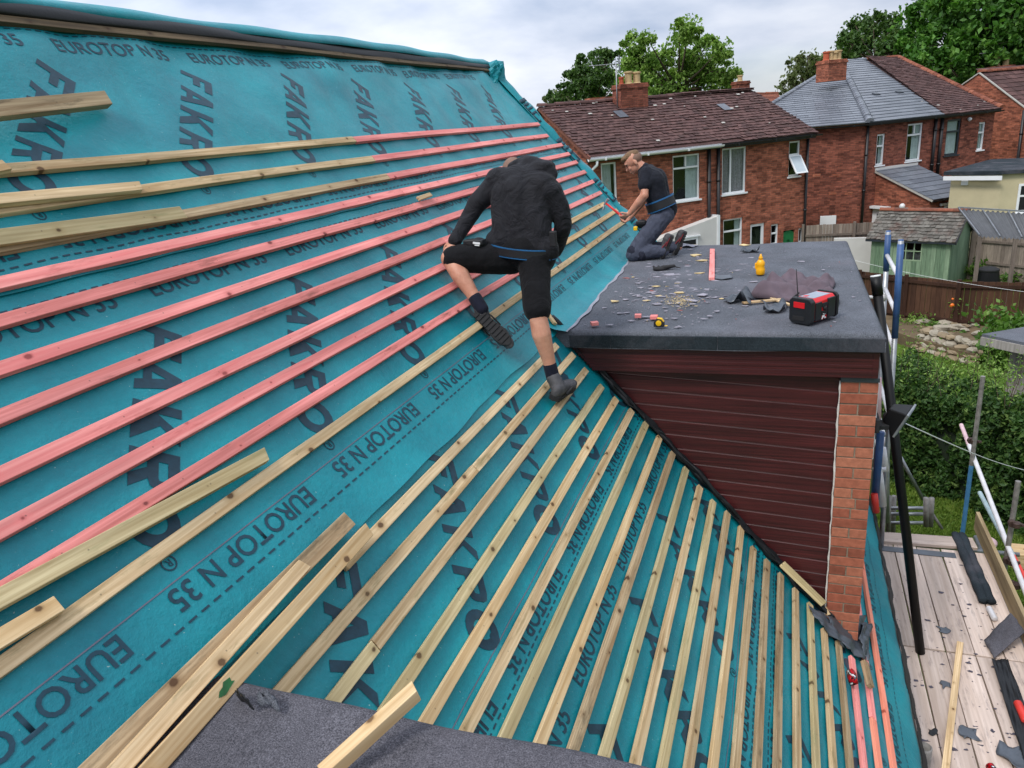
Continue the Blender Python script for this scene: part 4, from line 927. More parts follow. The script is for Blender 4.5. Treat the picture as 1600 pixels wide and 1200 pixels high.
# ladder rising past the dormer roof
def ladder():
    XL=1.02; a=atX(1388,362,XL); c=atX(1408,376,XL); t=thing('access_ladder','blue sleeved access ladder rising past the right edge of the dormer roof','ladder',(XL,(a.y+c.y)/2,G))
    simple('ladder_blue',c255(52,88,140,.85),.5,var=.3,sc=10,bump=.3)
    ya,yc=a.y,c.y; lean=.10
    def at_(y,z): return Vector((XL-(a.z-z)*(-.02),y,z))
    for (y,zt) in ((ya,a.z),(yc,c.z)):
        b=MB(); b.tube([at_(y,zt-.03),at_(y,zt-.42 if y==ya else zt-.95)],.030,14); b.build('stile_sleeve','ladder_blue',t,smooth=True,uv=False)
        b=MB(); b.tube([at_(y,zt),at_(y,G)],.026,14); o=b.build('stile','steel',t,smooth=True,uv=False)
        b=MB(); b.tube([at_(y,zt+.01),at_(y,zt-.10)],.024,12); b.build('stile_end','ladder_blue',t,smooth=True,uv=False)
    z=atX(1384,397,XL).z
    while z>-4.4:
        b=MB(); b.tube([at_(ya,z),at_(yc,z-.03)],.021,12); b.build('rung','white_paint_tube',t,smooth=True,uv=False,origin=at_(ya,z)); z-=.36
    b=MB(); zz=atX(1372,448,XL).z; b.tube([(.55,ya,zz),(XL+.02,ya,zz)],.018,10); b.tube([Vector((XL,ya-.03,zz)),Vector((XL,ya+.03,zz))],.04,14); b.build('tie_bar','white_paint_tube',t,smooth=True,uv=False)
    print('ladder',a,c)
ladder()
# stack of pale tubes and rails behind the pier
t=thing('second_ladder','grey steel ladder lying flat at the far end of the scaffold platform','ladder',(1.55,8.6,-4.6))
def t2(n,P,Q,r=.022,m_='steel'):
    b=MB(); b.tube([P,Q],r,12); b.build(n,m_,t,smooth=True,uv=False,origin=P)
L0=atZ(1397,812,-4.5);L1=atZ(1395,775,-4.1);
for (x,y0,y1) in ((1388,775,832),(1447,778,822)):
    t2('stile',atY(x,y1,8.8),atY(x,y0,8.8),.03,'dark_steel'); t2('stile',atY(x+7,y1,9.2),atY(x+9,y0,9.2),.03,'dark_steel')
for y in (794,803,817): t2('rung',atY(1392,y,8.9),atY(1450,y,8.9),.022,'steel')
t=thing('ladder_stay','pair of thin grey poles leaning up from the platform end behind the black pipe','poles',(1.3,8.8,-4.5))
t2('pole',atY(1402,705,9.2),atY(1442,780,9.4),.022); t2('pole',atY(1384,690,8.6),atY(1384,815,8.6),.04,'steel'); t2('pole',atY(1455,800,9.4),atY(1472,826,9.4),.018,'dark_steel')
t=thing('tube_bundle','bundle of white and blue painted tubes standing behind the brick pier','tubes',(1.0,6.6,-4.6))
t2('tube',atY(1376,675,6.5),atY(1367,780,6.5),.032,'ladder_blue'); t2('tube',atY(1366,772,6.45),atY(1369,800,6.45),.03,'red_mark'); t2('tube',atY(1378,700,6.7),atY(1383,735,6.7),.035,'white_paint_tube'); t2('tube',atY(1372,730,6.6),atY(1379,790,6.6),.035,'white_paint_tube'); t2('tube',atY(1372,590,6.4),atY(1371,670,6.4),.028,'pink_paint_tube')
t2('tube',atY(1364,735,6.6),atY(1385,733,6.6),.02,'white_paint_tube'); t2('tube',atY(1364,680,6.55),atY(1384,679,6.55),.02,'steel')
# small things beyond the toe board
b=MB(); b.ell(atZ(1542,848,-5.6),(.12,.1,.08)); o=tag(b.build('pink_bag','pink_paint_tube',None,smooth=True,uv=False,origin=atZ(1542,848,-5.6)),'small pink bag on the grass just beyond the toe board','bag')
c=atZ(1594,868,-4.9); b=MB(); b.box(c.x-.1,c.x+.15,c.y-.12,c.y+.12,c.z-.1,c.z+.08); tag(b.build('wooden_block','fresh_batten',None,bev=.01,uv=False,origin=c),'pale wooden block beyond the guard rail at the right edge','block')
# ---------------------------------------------------------------- ground
def ground():
    t=NT('lawn',.95,0,.1); v=t.co(rnd=False); n=t.noise(v,.35,7,.65); n2=t.noise(v,7,5,.7)
    a=t.ramp(n,(.3,c255(72,98,34,.62)),(.6,c255(108,132,50,.62)),(.8,c255(128,128,62,.6))); a=t.mix(1.0,a,t.ramp(n2,(.3,g3(.7)),(.7,g3(1.2))),'MULTIPLY'); t.col(a); t.bump(n2,.03,.8)
    b=MB(); r=1500; n_=24; vs=[]
    vs=[(x,y,G) for x in (-r,-60,-20,0,20,60,r) for y in (-r,-20,0,20,45,90,r)]
    b.add(vs,[(i*7+j,(i+1)*7+j,(i+1)*7+j+1,i*7+j+1) for i in range(6) for j in range(6)])
    tag(b.build('ground','lawn',None,uv=False),None,None,kind='structure')
ground()
# ---------------------------------------------------------------- houses
def tilemat(name,c1,c2,moss,rough=.85,am=.5):
    t=NT(name,rough,0,.3); v=t.co('Object',rnd=False); at=t.n('Attribute',_attribute_name='tone').outputs['Fac']
    a=t.ramp(at,(0,c1),(1,c2)); n=t.noise(v,2.2,6,.7); a=t.mix(t.ramp(n,(.5,g3(0)),(.75,g3(am))),a,moss)
    n2=t.noise(v,14,4,.7); a=t.mix(1.0,a,t.ramp(n2,(.3,g3(.65)),(.7,g3(1.2))),'MULTIPLY'); t.col(a); t.bump(n2,.01,.5); return t.m
tilemat('brown_tile',c255(82,58,56,.8),c255(112,82,78,.8),c255(66,58,50,.8)); tilemat('slate_tile',c255(104,109,118,.8),c255(128,133,142,.8),c255(104,108,118,.78),.38,.3); tilemat('red_tile',c255(120,66,50,.8),c255(158,96,72,.8),c255(90,78,64,.7))
def tone(o,vals):
    a=o.data.attributes.new('tone','FLOAT','FACE'); a.data.foreach_set('value',vals)
def tiles(name,poly,e,dn,mat,parent,tw=.27,gauge=.32,jit=1.0,th=.022,ridge=True,missing=0,stag=.5,seed=1):
    """lap individual tiles over the plane of poly (3D points); e along the eaves, dn up the slope"""
    r=random.Random(seed); e=Vector(e).normalized(); P0=Vector(poly[0]); n=(Vector(poly[1])-P0).cross(Vector(poly[2])-P0).normalized(); 
    if n.z<0:n=-n
    up=n.cross(e).normalized(); 
    if up.z<0: up=-up
    q=[((Vector(p)-P0).dot(e),(Vector(p)-P0).dot(up)) for p in poly]
    x0,x1=min(a for a,_ in q),max(a for a,_ in q); y0,y1=min(b for _,b in q),max(b for _,b in q)
    def inside(x,y):
        c=False; k=len(q)
        for i in range(k):
            (ax,ay),(bx,by)=q[i],q[(i+1)%k]
            if (ay>y)!=(by>y) and x<(bx-ax)*(y-ay)/(by-ay)+ax: c=not c
        return c
    def xr_at(y):
        xs=[]; k=len(q)
        for i in range(k):
            (ax,ay),(bx,by)=q[i],q[(i+1)%k]
            if (ay>y)!=(by>y): xs.append((bx-ax)*(y-ay)/(by-ay)+ax)
        return (min(xs),max(xs)) if len(xs)>=2 else None
    b=MB(); tv=[]; ny=int((y1-y0)/gauge)+1
    b.add([Vector(p)-n*.02 for p in poly],[tuple(range(len(poly)))]); tv.append(.2)
    for j in range(ny):
        y=y0+j*gauge; nx=int((x1-x0)/tw)+2
        for i in range(-1,nx):
            x=x0+(i+(stag*(j%2)))*tw
            a=x+.004; c=x+tw-.004; ra=xr_at(y+.001); rb=xr_at(min(y+gauge,y1-.001))
            if ra is None or rb is None: continue
            a0,c0=max(a,ra[0]),min(c,ra[1]); a1,c1=max(a,rb[0]),min(c,rb[1])
            if c0-a0<.02: continue
            if c1<a1: a1=c1=min(max((a+c)/2,rb[0]),rb[1])
            yy=y-.02+jit*r.uniform(-.015,.015); yt=y+gauge*1.1; l0=th+jit*r.uniform(0,.02); l1=jit*r.uniform(-.008,.008)
            p=[P0+e*a0+up*yy+n*(l0+l1),P0+e*c0+up*yy+n*(l0-l1),P0+e*c1+up*yt+n*.004,P0+e*a1+up*yt+n*.004,P0+e*a0+up*yy-n*.01,P0+e*c0+up*yy-n*.01]
            b.add(p,[(0,1,2,3),(4,5,1,0)]); t_=r.random(); tv+=[t_,t_*.6]
    o=b.build(name,mat,parent,uv=False,origin=P0); tone(o,tv); return o
def ridgetiles(name,P,Q,mat,parent,r=.11,ln=.32,jit=.012,seed=2):
    P,Q=Vector(P),Vector(Q); n=max(1,int((Q-P).length/ln)); d=(Q-P)/n; b=MB(); rr=random.Random(seed); tv=[]
    a=d.cross(Vector((0,0,1))).normalized(); u=a.cross(d).normalized()
    for i in range(n):
        A=P+d*i; B=A+d*1.02; m_=7; vs=[]; j=rr.uniform(-jit,jit)
        for X,R in ((A,r*1.08),(B,r*.96)): vs+=[X+a*math.cos(math.pi*k/(m_-1))*R*1.25+u*(math.sin(math.pi*k/(m_-1))*R+j) for k in range(m_)]
        b.add(vs,[(k,k+1,m_+k+1,m_+k) for k in range(m_-1)]+[tuple(range(m_))]); tv+=[rr.random()]*m_
    o=b.build(name,mat,parent,uv=False,origin=P); tone(o,tv); return o
class Facade:
    """a vertical wall plane through P with unit direction e (left to right as seen); outward normal nn"""
    def __init__(s,P,e):
        s.P=Vector((P[0],P[1],0)); s.e=Vector((e[0],e[1],0)).normalized(); s.n=Vector((s.e.y,-s.e.x,0))
        if s.n.dot(-s.P)<0: s.n=-s.n
    def px(s,x,y):
        r=Vector(ray(x,y)); t=s.P.dot(s.n)/r.dot(s.n); Q=r*t; return ((Q-s.P).dot(s.e),Q.z)
    def rect(s,x0,y0,x1,y1):
        a=s.px(x0,y0); b=s.px(x1,y0); c=s.px(x1,y1); d=s.px(x0,y1); return [(a[0]+d[0])/2,(b[0]+c[0])/2,(c[1]+d[1])/2,(a[1]+b[1])/2]
    def w(s,t,z,o=0): return s.P+s.e*t+s.n*o+Vector((0,0,z))
    def box(s,b,t0,t1,z0,z1,o0,o1,mi=0): return b.obox(s.w(t0,z0,o0),s.e*(t1-t0),s.n*(o1-o0),(0,0,z1-z0),mi)
    def wall(s,name,mat,parent,t0,t1,z0,z1,holes,dep=.11,top=None):
        b=MB(); ts=sorted({t0,t1,*[h[0] for h in holes],*[h[1] for h in holes]}); zs=sorted({z0,z1,*[h[2] for h in holes],*[h[3] for h in holes]})
        for i in range(len(ts)-1):
            for j in range(len(zs)-1):
                tc,zc=(ts[i]+ts[i+1])/2,(zs[j]+zs[j+1])/2
                if any(h[0]<tc<h[1] and h[2]<zc<h[3] for h in holes): continue
                b.add([s.w(ts[i],zs[j]),s.w(ts[i+1],zs[j]),s.w(ts[i+1],zs[j+1]),s.w(ts[i],zs[j+1])],[(0,1,2,3)])
        for h in holes:
            c=[(h[0],h[2]),(h[1],h[2]),(h[1],h[3]),(h[0],h[3])]
            for k in range(4):
                p,q=c[k],c[(k+1)%4]; b.add([s.w(*p),s.w(*p,-dep),s.w(*q,-dep),s.w(*q)],[(0,1,2,3)])
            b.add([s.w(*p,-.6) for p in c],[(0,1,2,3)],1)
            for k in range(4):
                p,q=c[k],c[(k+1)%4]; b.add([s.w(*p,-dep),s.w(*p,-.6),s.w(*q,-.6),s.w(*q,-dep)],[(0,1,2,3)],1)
        return b.build(name,[mat,'dark_room'],parent,M=frame(s.w(t0,z0),s.w(t1,z0),(0,0,1)) if False else None)
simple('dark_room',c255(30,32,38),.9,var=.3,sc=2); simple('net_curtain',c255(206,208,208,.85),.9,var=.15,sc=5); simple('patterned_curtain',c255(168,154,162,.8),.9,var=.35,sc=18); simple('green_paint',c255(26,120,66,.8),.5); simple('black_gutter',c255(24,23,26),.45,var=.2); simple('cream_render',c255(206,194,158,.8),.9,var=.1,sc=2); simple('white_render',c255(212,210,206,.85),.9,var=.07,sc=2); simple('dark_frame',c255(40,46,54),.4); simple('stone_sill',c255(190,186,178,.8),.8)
simple('terracotta',c255(190,92,60,.8),.8,var=.2,sc=4); simple('buff_clay',c255(206,178,132,.8),.85,var=.2,sc=4)
def window(F,h,parent,mull=(),trans=(),cur=None,fm='white_upvc',fw=.055,sill=True,split=None,dep=.08,curt='net_curtain'):
    t0,t1,z0,z1=h; b=MB(); o0,o1=-dep-.03,-dep+.035
    F.box(b,t0,t0+fw,z0,z1,o0,o1); F.box(b,t1-fw,t1,z0,z1,o0,o1); F.box(b,t0+fw,t1-fw,z0,z0+fw,o0,o1); F.box(b,t0+fw,t1-fw,z1-fw,z1,o0,o1)
    for (f,z_a,z_b) in mull:
        x=t0+(t1-t0)*f; F.box(b,x-fw*.5,x+fw*.5,z0+(z1-z0)*z_a+fw*.4,z0+(z1-z0)*z_b-fw*.4,o0,o1+.003)
    for f in trans: F.box(b,t0+fw,t1-fw,z0+(z1-z0)*f-fw*.55,z0+(z1-z0)*f+fw*.55,o0,o1+.006)
    fr=b.build('window',fm,parent,bev=.004,uv=False,origin=F.w((t0+t1)/2,z0))
    b=MB(); F.box(b,t0+fw*.5,t1-fw*.5,z0+fw*.5,z1-fw*.5,-dep-.006,-dep); b.build('pane','window_glass',fr,uv=False,origin=F.w((t0+t1)/2,z0))
    if sill: b=MB(); F.box(b,t0-.05,t1+.05,z0-.055,z0,-.05,.06); b.build('sill',fm,fr,bev=.004,uv=False,origin=F.w((t0+t1)/2,z0))
    for k,(a,c) in enumerate(cur or []):
        b=MB(); n=40; vs=[]
        for i in range(n+1):
            x=t0+(t1-t0)*(a+(c-a)*i/n); d=-.16+.02*math.sin(i*1.3)+.008*math.sin(i*3.1); vs+=[F.w(x,z0+.03,d),F.w(x,z1-.04,d)]
        b.add(vs,[(2*i,2*i+2,2*i+3,2*i+1) for i in range(n)]); b.build('curtain',curt,fr,smooth=True,uv=False,origin=F.w((t0+t1)/2,z0))
    return fr
def pipe(F,t,z0,z1,parent,mat='black_gutter',r=.042,name='downpipe',o=.07,hop=0):
    b=MB(); b.tube([F.w(t,z0,o),F.w(t,z1,o)],r,12)
    for z in np.arange(z0+1,z1,1.5): b.tube([F.w(t,z,o),F.w(t,z+.07,o)],r*1.3,12)
    return b.build(name,mat,parent,smooth=True,uv=False,origin=F.w(t,z0))
def gutter(P,Q,n,parent,mat,r=.06,name='gutter'):
    b=MB(); P,Q=Vector(P),Vector(Q); k=8; vs=[]
    for X in (P,Q):
        vs+=[X+Vector(n)*(math.cos(math.pi+math.pi*i/k)*r)+Vector((0,0,math.sin(math.pi+math.pi*i/k)*r)) for i in range(k+1)]
        vs+=[X+Vector(n)*(math.cos(2*math.pi-math.pi*i/k)*r*.85)+Vector((0,0,math.sin(2*math.pi-math.pi*i/k)*r*.85)) for i in range(k+1)]
    m_=2*(k+1); b.add(vs,[(i,(i+1)%m_,m_+(i+1)%m_,m_+i) for i in range(m_)]); L=(Q-P).length; d=(Q-P).normalized()
    for x in np.arange(.6,L,1.6): b.obox(P+d*(x-.03)+Vector(n)*-r*1.08+Vector((0,0,-r*1.08)),d*.06,Vector(n)*r*2.16,(0,0,r*1.1))
    return b.build(name,mat,parent,uv=False,origin=P)
def chimney(label,px,py0,py1,X0,wd,dp,mat,pots,D,e=(1,0,0),top=None,parent=None):
    """brick stack centred on pixel column px at horizontal distance D; py0 base row, py1 top row of brick"""
    r=Vector(ray(px,py0)); k=D/math.hypot(r.x,r.y); B=r*k; r1=Vector(ray(px,py1)); T=r1*(D/math.hypot(r1.x,r1.y)); e=Vector(e).normalized(); n=Vector((e.y,-e.x,0))
    t=thing('chimney',label,'chimney',B) if parent is None else parent
    zb=B.z-.5; zt=T.z; b=MB(); o=B-e*wd/2-n*dp/2; o.z=zb
    b.obox(o,e*wd,n*dp,(0,0,zt-zb-.16)); b.obox(o-e*.04-n*.04+Vector((0,0,zt-zb-.16)),e*(wd+.08),n*(dp+.08),(0,0,.08)); b.obox(o-e*.01-n*.01+Vector((0,0,zt-zb-.08)),e*(wd+.02),n*(dp+.02),(0,0,.08))
    b.build('stack' if parent is None else 'chimney',mat,t,origin=(B.x,B.y,zb))
    for (f,rr,h,m_) in pots:
        c=B+e*(f*wd/2); c.z=zt-.02; b=MB(); b.lathe(c,[(rr*.9,0),(rr,.03),(rr*.82,.06),(rr*.8,h-.08),(rr*1.02,h-.06),(rr*1.02,h-.01),(rr*.7,h),(rr*.6,h-.12)],16); b.build('chimney_pot',m_,t,smooth=False,uv=False,origin=c)
    return t,B,T
def gable_roof_thing(): pass
simple('brown_fence_trim',c255(122,70,54,.8),.8)
# ---- house one: red-brick pair seen over the dormer
e1=Vector((.7455,.6665,0)); A1=Vector((-6.055,24.269,0)); B1=Vector((.992,30.565,0)); n1=Vector((e1.y,-e1.x,0)); ZE=-1.15
F1=Facade(A1+n1*-.28+e1*.10,e1); L1_=(B1-A1).length-.25
H1=thing('brick_house','two-storey red-brick house with mossy brown tiled roof, nearest behind the dormer','house',F1.w(4,G))
hol=dict(a=F1.rect(940,254,964,318),b=F1.rect(1051.4,241.5,1093.4,313),c=F1.rect(1128.2,230.5,1165.7,302),d=F1.rect(1232.5,220.5,1249.8,275),g=F1.rect(1130,341.5,1160,392),h=F1.rect(1172,349.5,1194,408),i=F1.rect(1204.5,350.4,1216,382),j=F1.rect(1223.5,359.5,1241,404),k=F1.rect(1247.5,356,1256,379))
F1.wall('wall','red_brick',H1,0,L1_,G,ZE+.02,list(hol.values()))
b=MB(); b.obox(F1.w(0,G,-.7),F1.e*L1_,F1.n*-5.9,(0,0,ZE-G)); b.build('side_walls','red_brick',H1)
b=MB(); b.obox(F1.w(0,G,-.7),F1.e*.12,F1.n*.69,(0,0,ZE-G)); b.obox(F1.w(L1_-.12,G,-.7),F1.e*.12,F1.n*.69,(0,0,ZE-G)); b.build('corner_wall','red_brick',H1)
W_=3.7; HR=1.72
EA=A1+Vector((0,0,ZE+.05)); EB=B1+Vector((0,0,ZE+.05)); RA=EA-n1*W_+Vector((0,0,HR)); RB=EB-n1*W_+Vector((0,0,HR)); RB=RB-e1*0.0
o=tiles('tiled_roof',[EA,EB,RB,RA],e1,None,'brown_tile',H1,tw=.21,gauge=.215,jit=1.3,th=.024,seed=3)
tiles('tiled_roof',[EA-n1*2*W_,EB-n1*2*W_,RB,RA],e1,None,'brown_tile',H1,tw=.5,gauge=.6,seed=4)
ridgetiles('ridge_tiles',RA,RB,'brown_tile',H1,.10,.33,.02)
for (P,Q,R) in ((EA,RA,EA-n1*2*W_),(EB,RB,EB-n1*2*W_)):
    s_=.30 if P is EA else -.35
    b=MB(); b.prism([P+e1*s_-Vector((0,0,.1)),Q+e1*s_-Vector((0,0,.08)),R+e1*s_-Vector((0,0,.1))],e1*(.02)); b.build('gable','red_brick',H1)
b=MB(); b.beam(EA+e1*.04-Vector((0,0,.06)),RA+e1*.04-Vector((0,0,.06)),.05,.13,n1); b.build('verge','brown_fence_trim',H1,uv=False)
b=MB(); b.beam(EB-e1*.06-Vector((0,0,.05)),RB-e1*.06-Vector((0,0,.05)),.05,.08,n1); b.build('verge','brown_tile',H1,uv=False)
tg=F1.px(1122,226)[0]; gz=ZE-.02
gutter(F1.w(-.12,gz,.30),F1.w(tg,gz+.01,.30),n1,H1,'white_upvc',.075); gutter(F1.w(tg+.02,gz,.30),F1.w(L1_+.3,gz+.01,.30),n1,H1,'black_gutter',.06)
b=MB(); F1.box(b,-.05,L1_+.1,ZE-.13,ZE+.06,.003,.22); b.build('soffit','black_gutter',H1,uv=False)
b=MB(); F1.box(b,-.05,tg,ZE-.10,ZE+.05,.20,.225); b.build('fascia','white_upvc',H1,uv=False)
tp=F1.px(920,262)[0]
b=MB(); b.tube([F1.w(tp+.15,gz-.08,.30),F1.w(tp+.15,gz-.2,.3),F1.w(tp-.05,gz-.45,.08),F1.w(tp-.05,G,.08)],.045,10); b.build('downpipe','white_upvc',H1,smooth=True,uv=False)
for (x,m_) in ((1106,'black_gutter'),(1120.5,'black_gutter')): pipe(F1,F1.px(x,300)[0],G,ZE-.1,H1,m_,.062)
pipe(F1,L1_-.12,G,ZE-.15,H1,'black_gutter',.05)
window(F1,hol['a'],H1,cur=[(.1,.75)]); window(F1,hol['b'],H1,mull=[(.5,.74,1)],trans=[.72],cur=[(.55,.98)]); window(F1,hol['c'],H1,mull=[(.38,0,1)],cur=[(.03,.36),(.40,.97)],curt='patterned_curtain')
fr=window(F1,[hol['d'][0],hol['d'][1],hol['d'][2],hol['d'][3]],H1,trans=[.62]); 
# the open awning pane of the small window
t0,t1,z0,z1=hol['d']; zt=z0+(z1-z0)*.60; dd=.42; b=MB(); Ld=zt-z0-.05; P=lambda t,f:F1.w(t,zt-Ld*f*.90,-.05+Ld*.62*f)
for (a,c,f0,f1) in ((t0+.0,t0+.06,0,1),(t1-.02,t1+.04,0,1),(t0+.06,t1-.02,0,.07),(t0+.06,t1-.02,.93,1)):
    b.obox(P(a,f0),F1.e*(c-a),P(a,f1)-P(a,f0),F1.n*.04)
sash=b.build('open_sash','white_upvc',H1,uv=False); b=MB(); b.obox(P(t0+.06,.06)+F1.n*.015,F1.e*(t1-t0-.08),P(t0,.93)-P(t0,.06),F1.n*.008); simple('pale_glass',c255(196,208,216,.85),.15,var=.05); b.build('pane','pale_glass',sash,uv=False)
window(F1,hol['g'],H1,trans=[.62],cur=[(.7,.95)]); window(F1,hol['h'],H1,fw=.1,sill=False); window(F1,hol['i'],H1,trans=[.55]); window(F1,hol['k'],H1,fw=.07)
t0,t1,z0,z1=hol['j']; b=MB(); F1.box(b,t0,t1,z0,z1-.12,-.09,-.05); b.prism([F1.w(t0+(t1-t0)*i/8,z1-.12+.11*math.sin(math.pi*i/8),-.09) for i in range(9)],F1.n*.04); dr=b.build('door','green_paint',H1,uv=False,origin=F1.w(t0,z0))
b=MB(); F1.box(b,t0+.1,t0+.34,z1-.9,z1-.35,-.052,-.045); F1.box(b,t1-.34,t1-.1,z1-.9,z1-.35,-.052,-.045); b.build('door_panel','green_paint',dr,bev=.006,uv=False)
# brick arches over ground-floor openings
for k in 'ghijk':
    h=hol[k]; b=MB(); n=9; w_=(h[1]-h[0])
    for i in range(n):
        x=h[0]-.05+(w_+.1)*i/n; F1.box(b,x+.006,x+(w_+.1)/n-.006,h[3]+.02+.06*math.sin(math.pi*(i+.5)/n),h[3]+.22+.06*math.sin(math.pi*(i+.5)/n),-.02,.006)
    b.build('brick_arch','red_brick',H1)
# loose slates / replaced patches
for (x,y) in ((970,178),(1132,167)):
    r_=Vector(ray(x,y)); nr=(RA-EA).cross(e1).normalized(); k=(EA+ (nr if nr.z>0 else -nr)*.05).dot(nr)/r_.dot(nr); c=r_*k; up=(RA-EA).normalized()
    b=MB(); nz=nr if nr.z>0 else -nr; b.obox(c-e1*.18-up*.28+nz*.0,e1*.36,up*.56,nz*.01); b.build('replaced_slate','slate_tile',H1,uv=False,origin=c)
def flecks(parent,E0,e,up,nz,L,S,n,seed,mat='stone_sill'):
    rr=random.Random(seed); b=MB()
    for i in range(n):
        c=E0+e*rr.uniform(.2,L-.2)+up*(S*rr.random()**.6)+nz*.05; s=rr.uniform(.03,.10); b.obox(c,e*s*1.5,up*s,nz*.012)
    tag(b.build('lichen_patches',mat,parent,uv=False,origin=E0),None,None,kind='stuff')
nr=(RA-EA).cross(e1).normalized(); nr=nr if nr.z>0 else -nr
flecks(H1,EA,e1,(RA-EA).normalized(),nr,9.2,(RA-EA).length*.97,20,3)
# white lean-to at the left foot of the facade
fl=[F1.px(1030,368),F1.px(1111,337.5)]; 
WE=thing('white_extension','white rendered ground-floor lean-to at the foot of the nearest brick house','extension',F1.w(fl[0][0],G))
b=MB(); b.prism([F1.w(fl[0][0]-1.5,G,.35),F1.w(fl[1][0],G,.35),F1.w(fl[1][0],fl[1][1]-.0,.35),F1.w(fl[0][0],fl[0][1],.35),F1.w(fl[0][0]-1.5,fl[0][1]-.5,.35)],F1.n*-.40); b.build('wall','white_render',WE,uv=False)
b=MB(); F1.box(b,fl[1][0]-.01,fl[1][0]+.10,G,fl[1][1]+.05,.0,.39); b.build('corner_board','white_upvc',WE,uv=False)
F1b=Facade(F1.P+F1.n*.36,F1.e); h=F1b.rect(1063,371,1090,392)
fr=MB(); F1b.box(fr,h[0],h[1],h[2],h[3],.0,.03); F1b.box(fr,h[0]-.08,h[1]+.08,h[3],h[3]+.05,.0,.07); f_=fr.build('window','white_upvc',WE,uv=False); b=MB(); F1b.box(b,h[0]+.09,h[1]-.09,h[2]+.05,h[3]-.09,.031,.036); b.build('pane','black_film',f_,uv=False)
chimney('brick chimney with one terracotta and two buff pots on the nearest house roof',985,156,131,0,1.15,.6,'dark_red_brick',[(-.62,.10,.28,'terracotta'),(-.1,.16,.45,'buff_clay'),(.5,.16,.42,'buff_clay')],29.6,e1)
def aerial(label,px,py0,py1,D,arm=(-1,0)):
    r=Vector(ray(px,py0)); B=r*(D/math.hypot(r.x,r.y)); r=Vector(ray(px-1,py1)); T=r*(D/math.hypot(r.x,r.y)); T.x,T.y=B.x,B.y; t=thing('tv_aerial',label,'aerial',B)
    b=MB(); b.tube([B-Vector((0,0,.6)),T],.022,8); b.build('mast','steel',t,smooth=True,uv=False)
    b=MB(); d=Vector((arm[0],arm[1],.03)).normalized(); c=T-Vector((0,0,.12)); b.tube([c+d*-.15,c+d*1.0],.014,6); s=d.cross(Vector((0,0,1)))
    for k in range(7): b.tube([c+d*(.1+.13*k)-s*.16,c+d*(.1+.13*k)+s*.16],.007,5)
    b.beam(c+d*-.12-Vector((0,0,.28)),c+d*-.12+Vector((0,0,.28)),.18,.01,d); b.beam(c+d*-.12+s*.2-Vector((0,0,.15)),c+d*.0+s*.25+Vector((0,0,.25)),.05,.01,d); b.build('antenna','steel',t,uv=False)
aerial('television aerial on a tall mast beside the chimney of the nearest house',964.5,160,94,29.2)
chimney('small brick chimney with a single buff pot peeping over the brown ridge',1157,150,127,0,.75,.7,'dark_red_brick',[(-.15,.17,.35,'buff_clay')],48,e1)
chimney('low crumbling brick stub on the ridge left of the main chimney',936,168,152.5,0,.9,.5,'orange_brick',[],30.2,e1)
# ---- house two: hipped, slate and brown tile
P2=Vector((3.149,36.048,0)); e2=Vector((.7413,.6712,0)); n2=Vector((e2.y,-e2.x,0)); Z2=-1.1
F2=Facade(P2-n2*.25+e2*.0,e2); L2=7.9
H2=thing('brick_house','red-brick house behind the shed, hipped roof half grey slate and half brown tile','house',F2.w(3,G))
h2=dict(a=F2.rect(1369.3,209.5,1381.7,258),b=F2.rect(1416.7,193,1440,251),c=F2.rect(1478,186.5,1500,242),d=F2.rect(1528,191,1538,234))
F2.wall('wall','dark_red_brick',H2,.05,L2,G,Z2+.02,list(h2.values()))
eL=Vector((.9982,.0595,0)); FL=Facade(P2+Vector((-.05,.28,0)),-eL); FL.wall('wall','dark_red_brick',H2,-.02,6.0,G,Z2+.02,[])
PK=atZ(1313,97,1.92); CL=P2-eL*5.9+Vector((0,0,Z2+.05)); C0=P2+Vector((0,0,Z2+.05)); CR=C0+e2*8.0; pn_=(PK-C0).cross(e2)
RE=on((1403,98.5),pn_,C0.dot(pn_)); RE.z=PK.z
ts_=PK.lerp(RE,.44); te_=C0.lerp(CR,(F2.px(1466,181)[0])/L2)
tiles('slate_roof',[C0,te_,ts_,PK],e2,None,'slate_tile',H2,tw=.9,gauge=.40,jit=.12,th=.03,stag=.5,seed=6)
tiles('slate_roof',[CL,C0,PK],eL,None,'slate_tile',H2,tw=.9,gauge=.40,jit=.12,th=.03,stag=.5,seed=7)
tiles('tiled_roof',[te_,CR,RE,ts_],e2,None,'brown_tile',H2,tw=.22,gauge=.25,jit=1.2,th=.026,seed=8)
BK=CR-n2*7+e2*.0; tiles('tiled_roof',[CR,BK,RE],-n2,None,'brown_tile',H2,tw=.5,gauge=.5,seed=9)
BL=CL+Vector((3.0,7.5,0)); b=MB(); b.add([BL,PK,RE,BK,CL],[(0,3,2,1),(4,1,0)]); b.build('rear_roof','brown_tile',H2,uv=False)
ridgetiles('hip_tiles',C0+Vector((0,0,.03)),PK,'slate_tile',H2,.13,.36,.01); ridgetiles('ridge_tiles',PK,ts_,'slate_tile',H2,.11,.4,.008); ridgetiles('ridge_tiles',ts_,RE,'red_tile',H2,.11,.33,.015); ridgetiles('hip_tiles',CR+Vector((0,0,.03)),RE,'red_tile',H2,.11,.33,.015); ridgetiles('hip_tiles',CL+Vector((0,0,.03)),PK,'slate_tile',H2,.10,.36,.008)
gutter(F2.w(-.05,Z2-.02,.27),F2.w(L2+.2,Z2-.02,.27),n2,H2,'black_gutter',.06); gutter(C0-Vector((0,.05,.07)),CL-Vector((0,.05,.07)),Vector((eL.y,-eL.x,0)),H2,'black_gutter',.06)
b=MB(); F2.box(b,0,L2+.1,Z2-.1,Z2+.03,.003,.22); b.build('soffit','black_gutter',H2,uv=False)
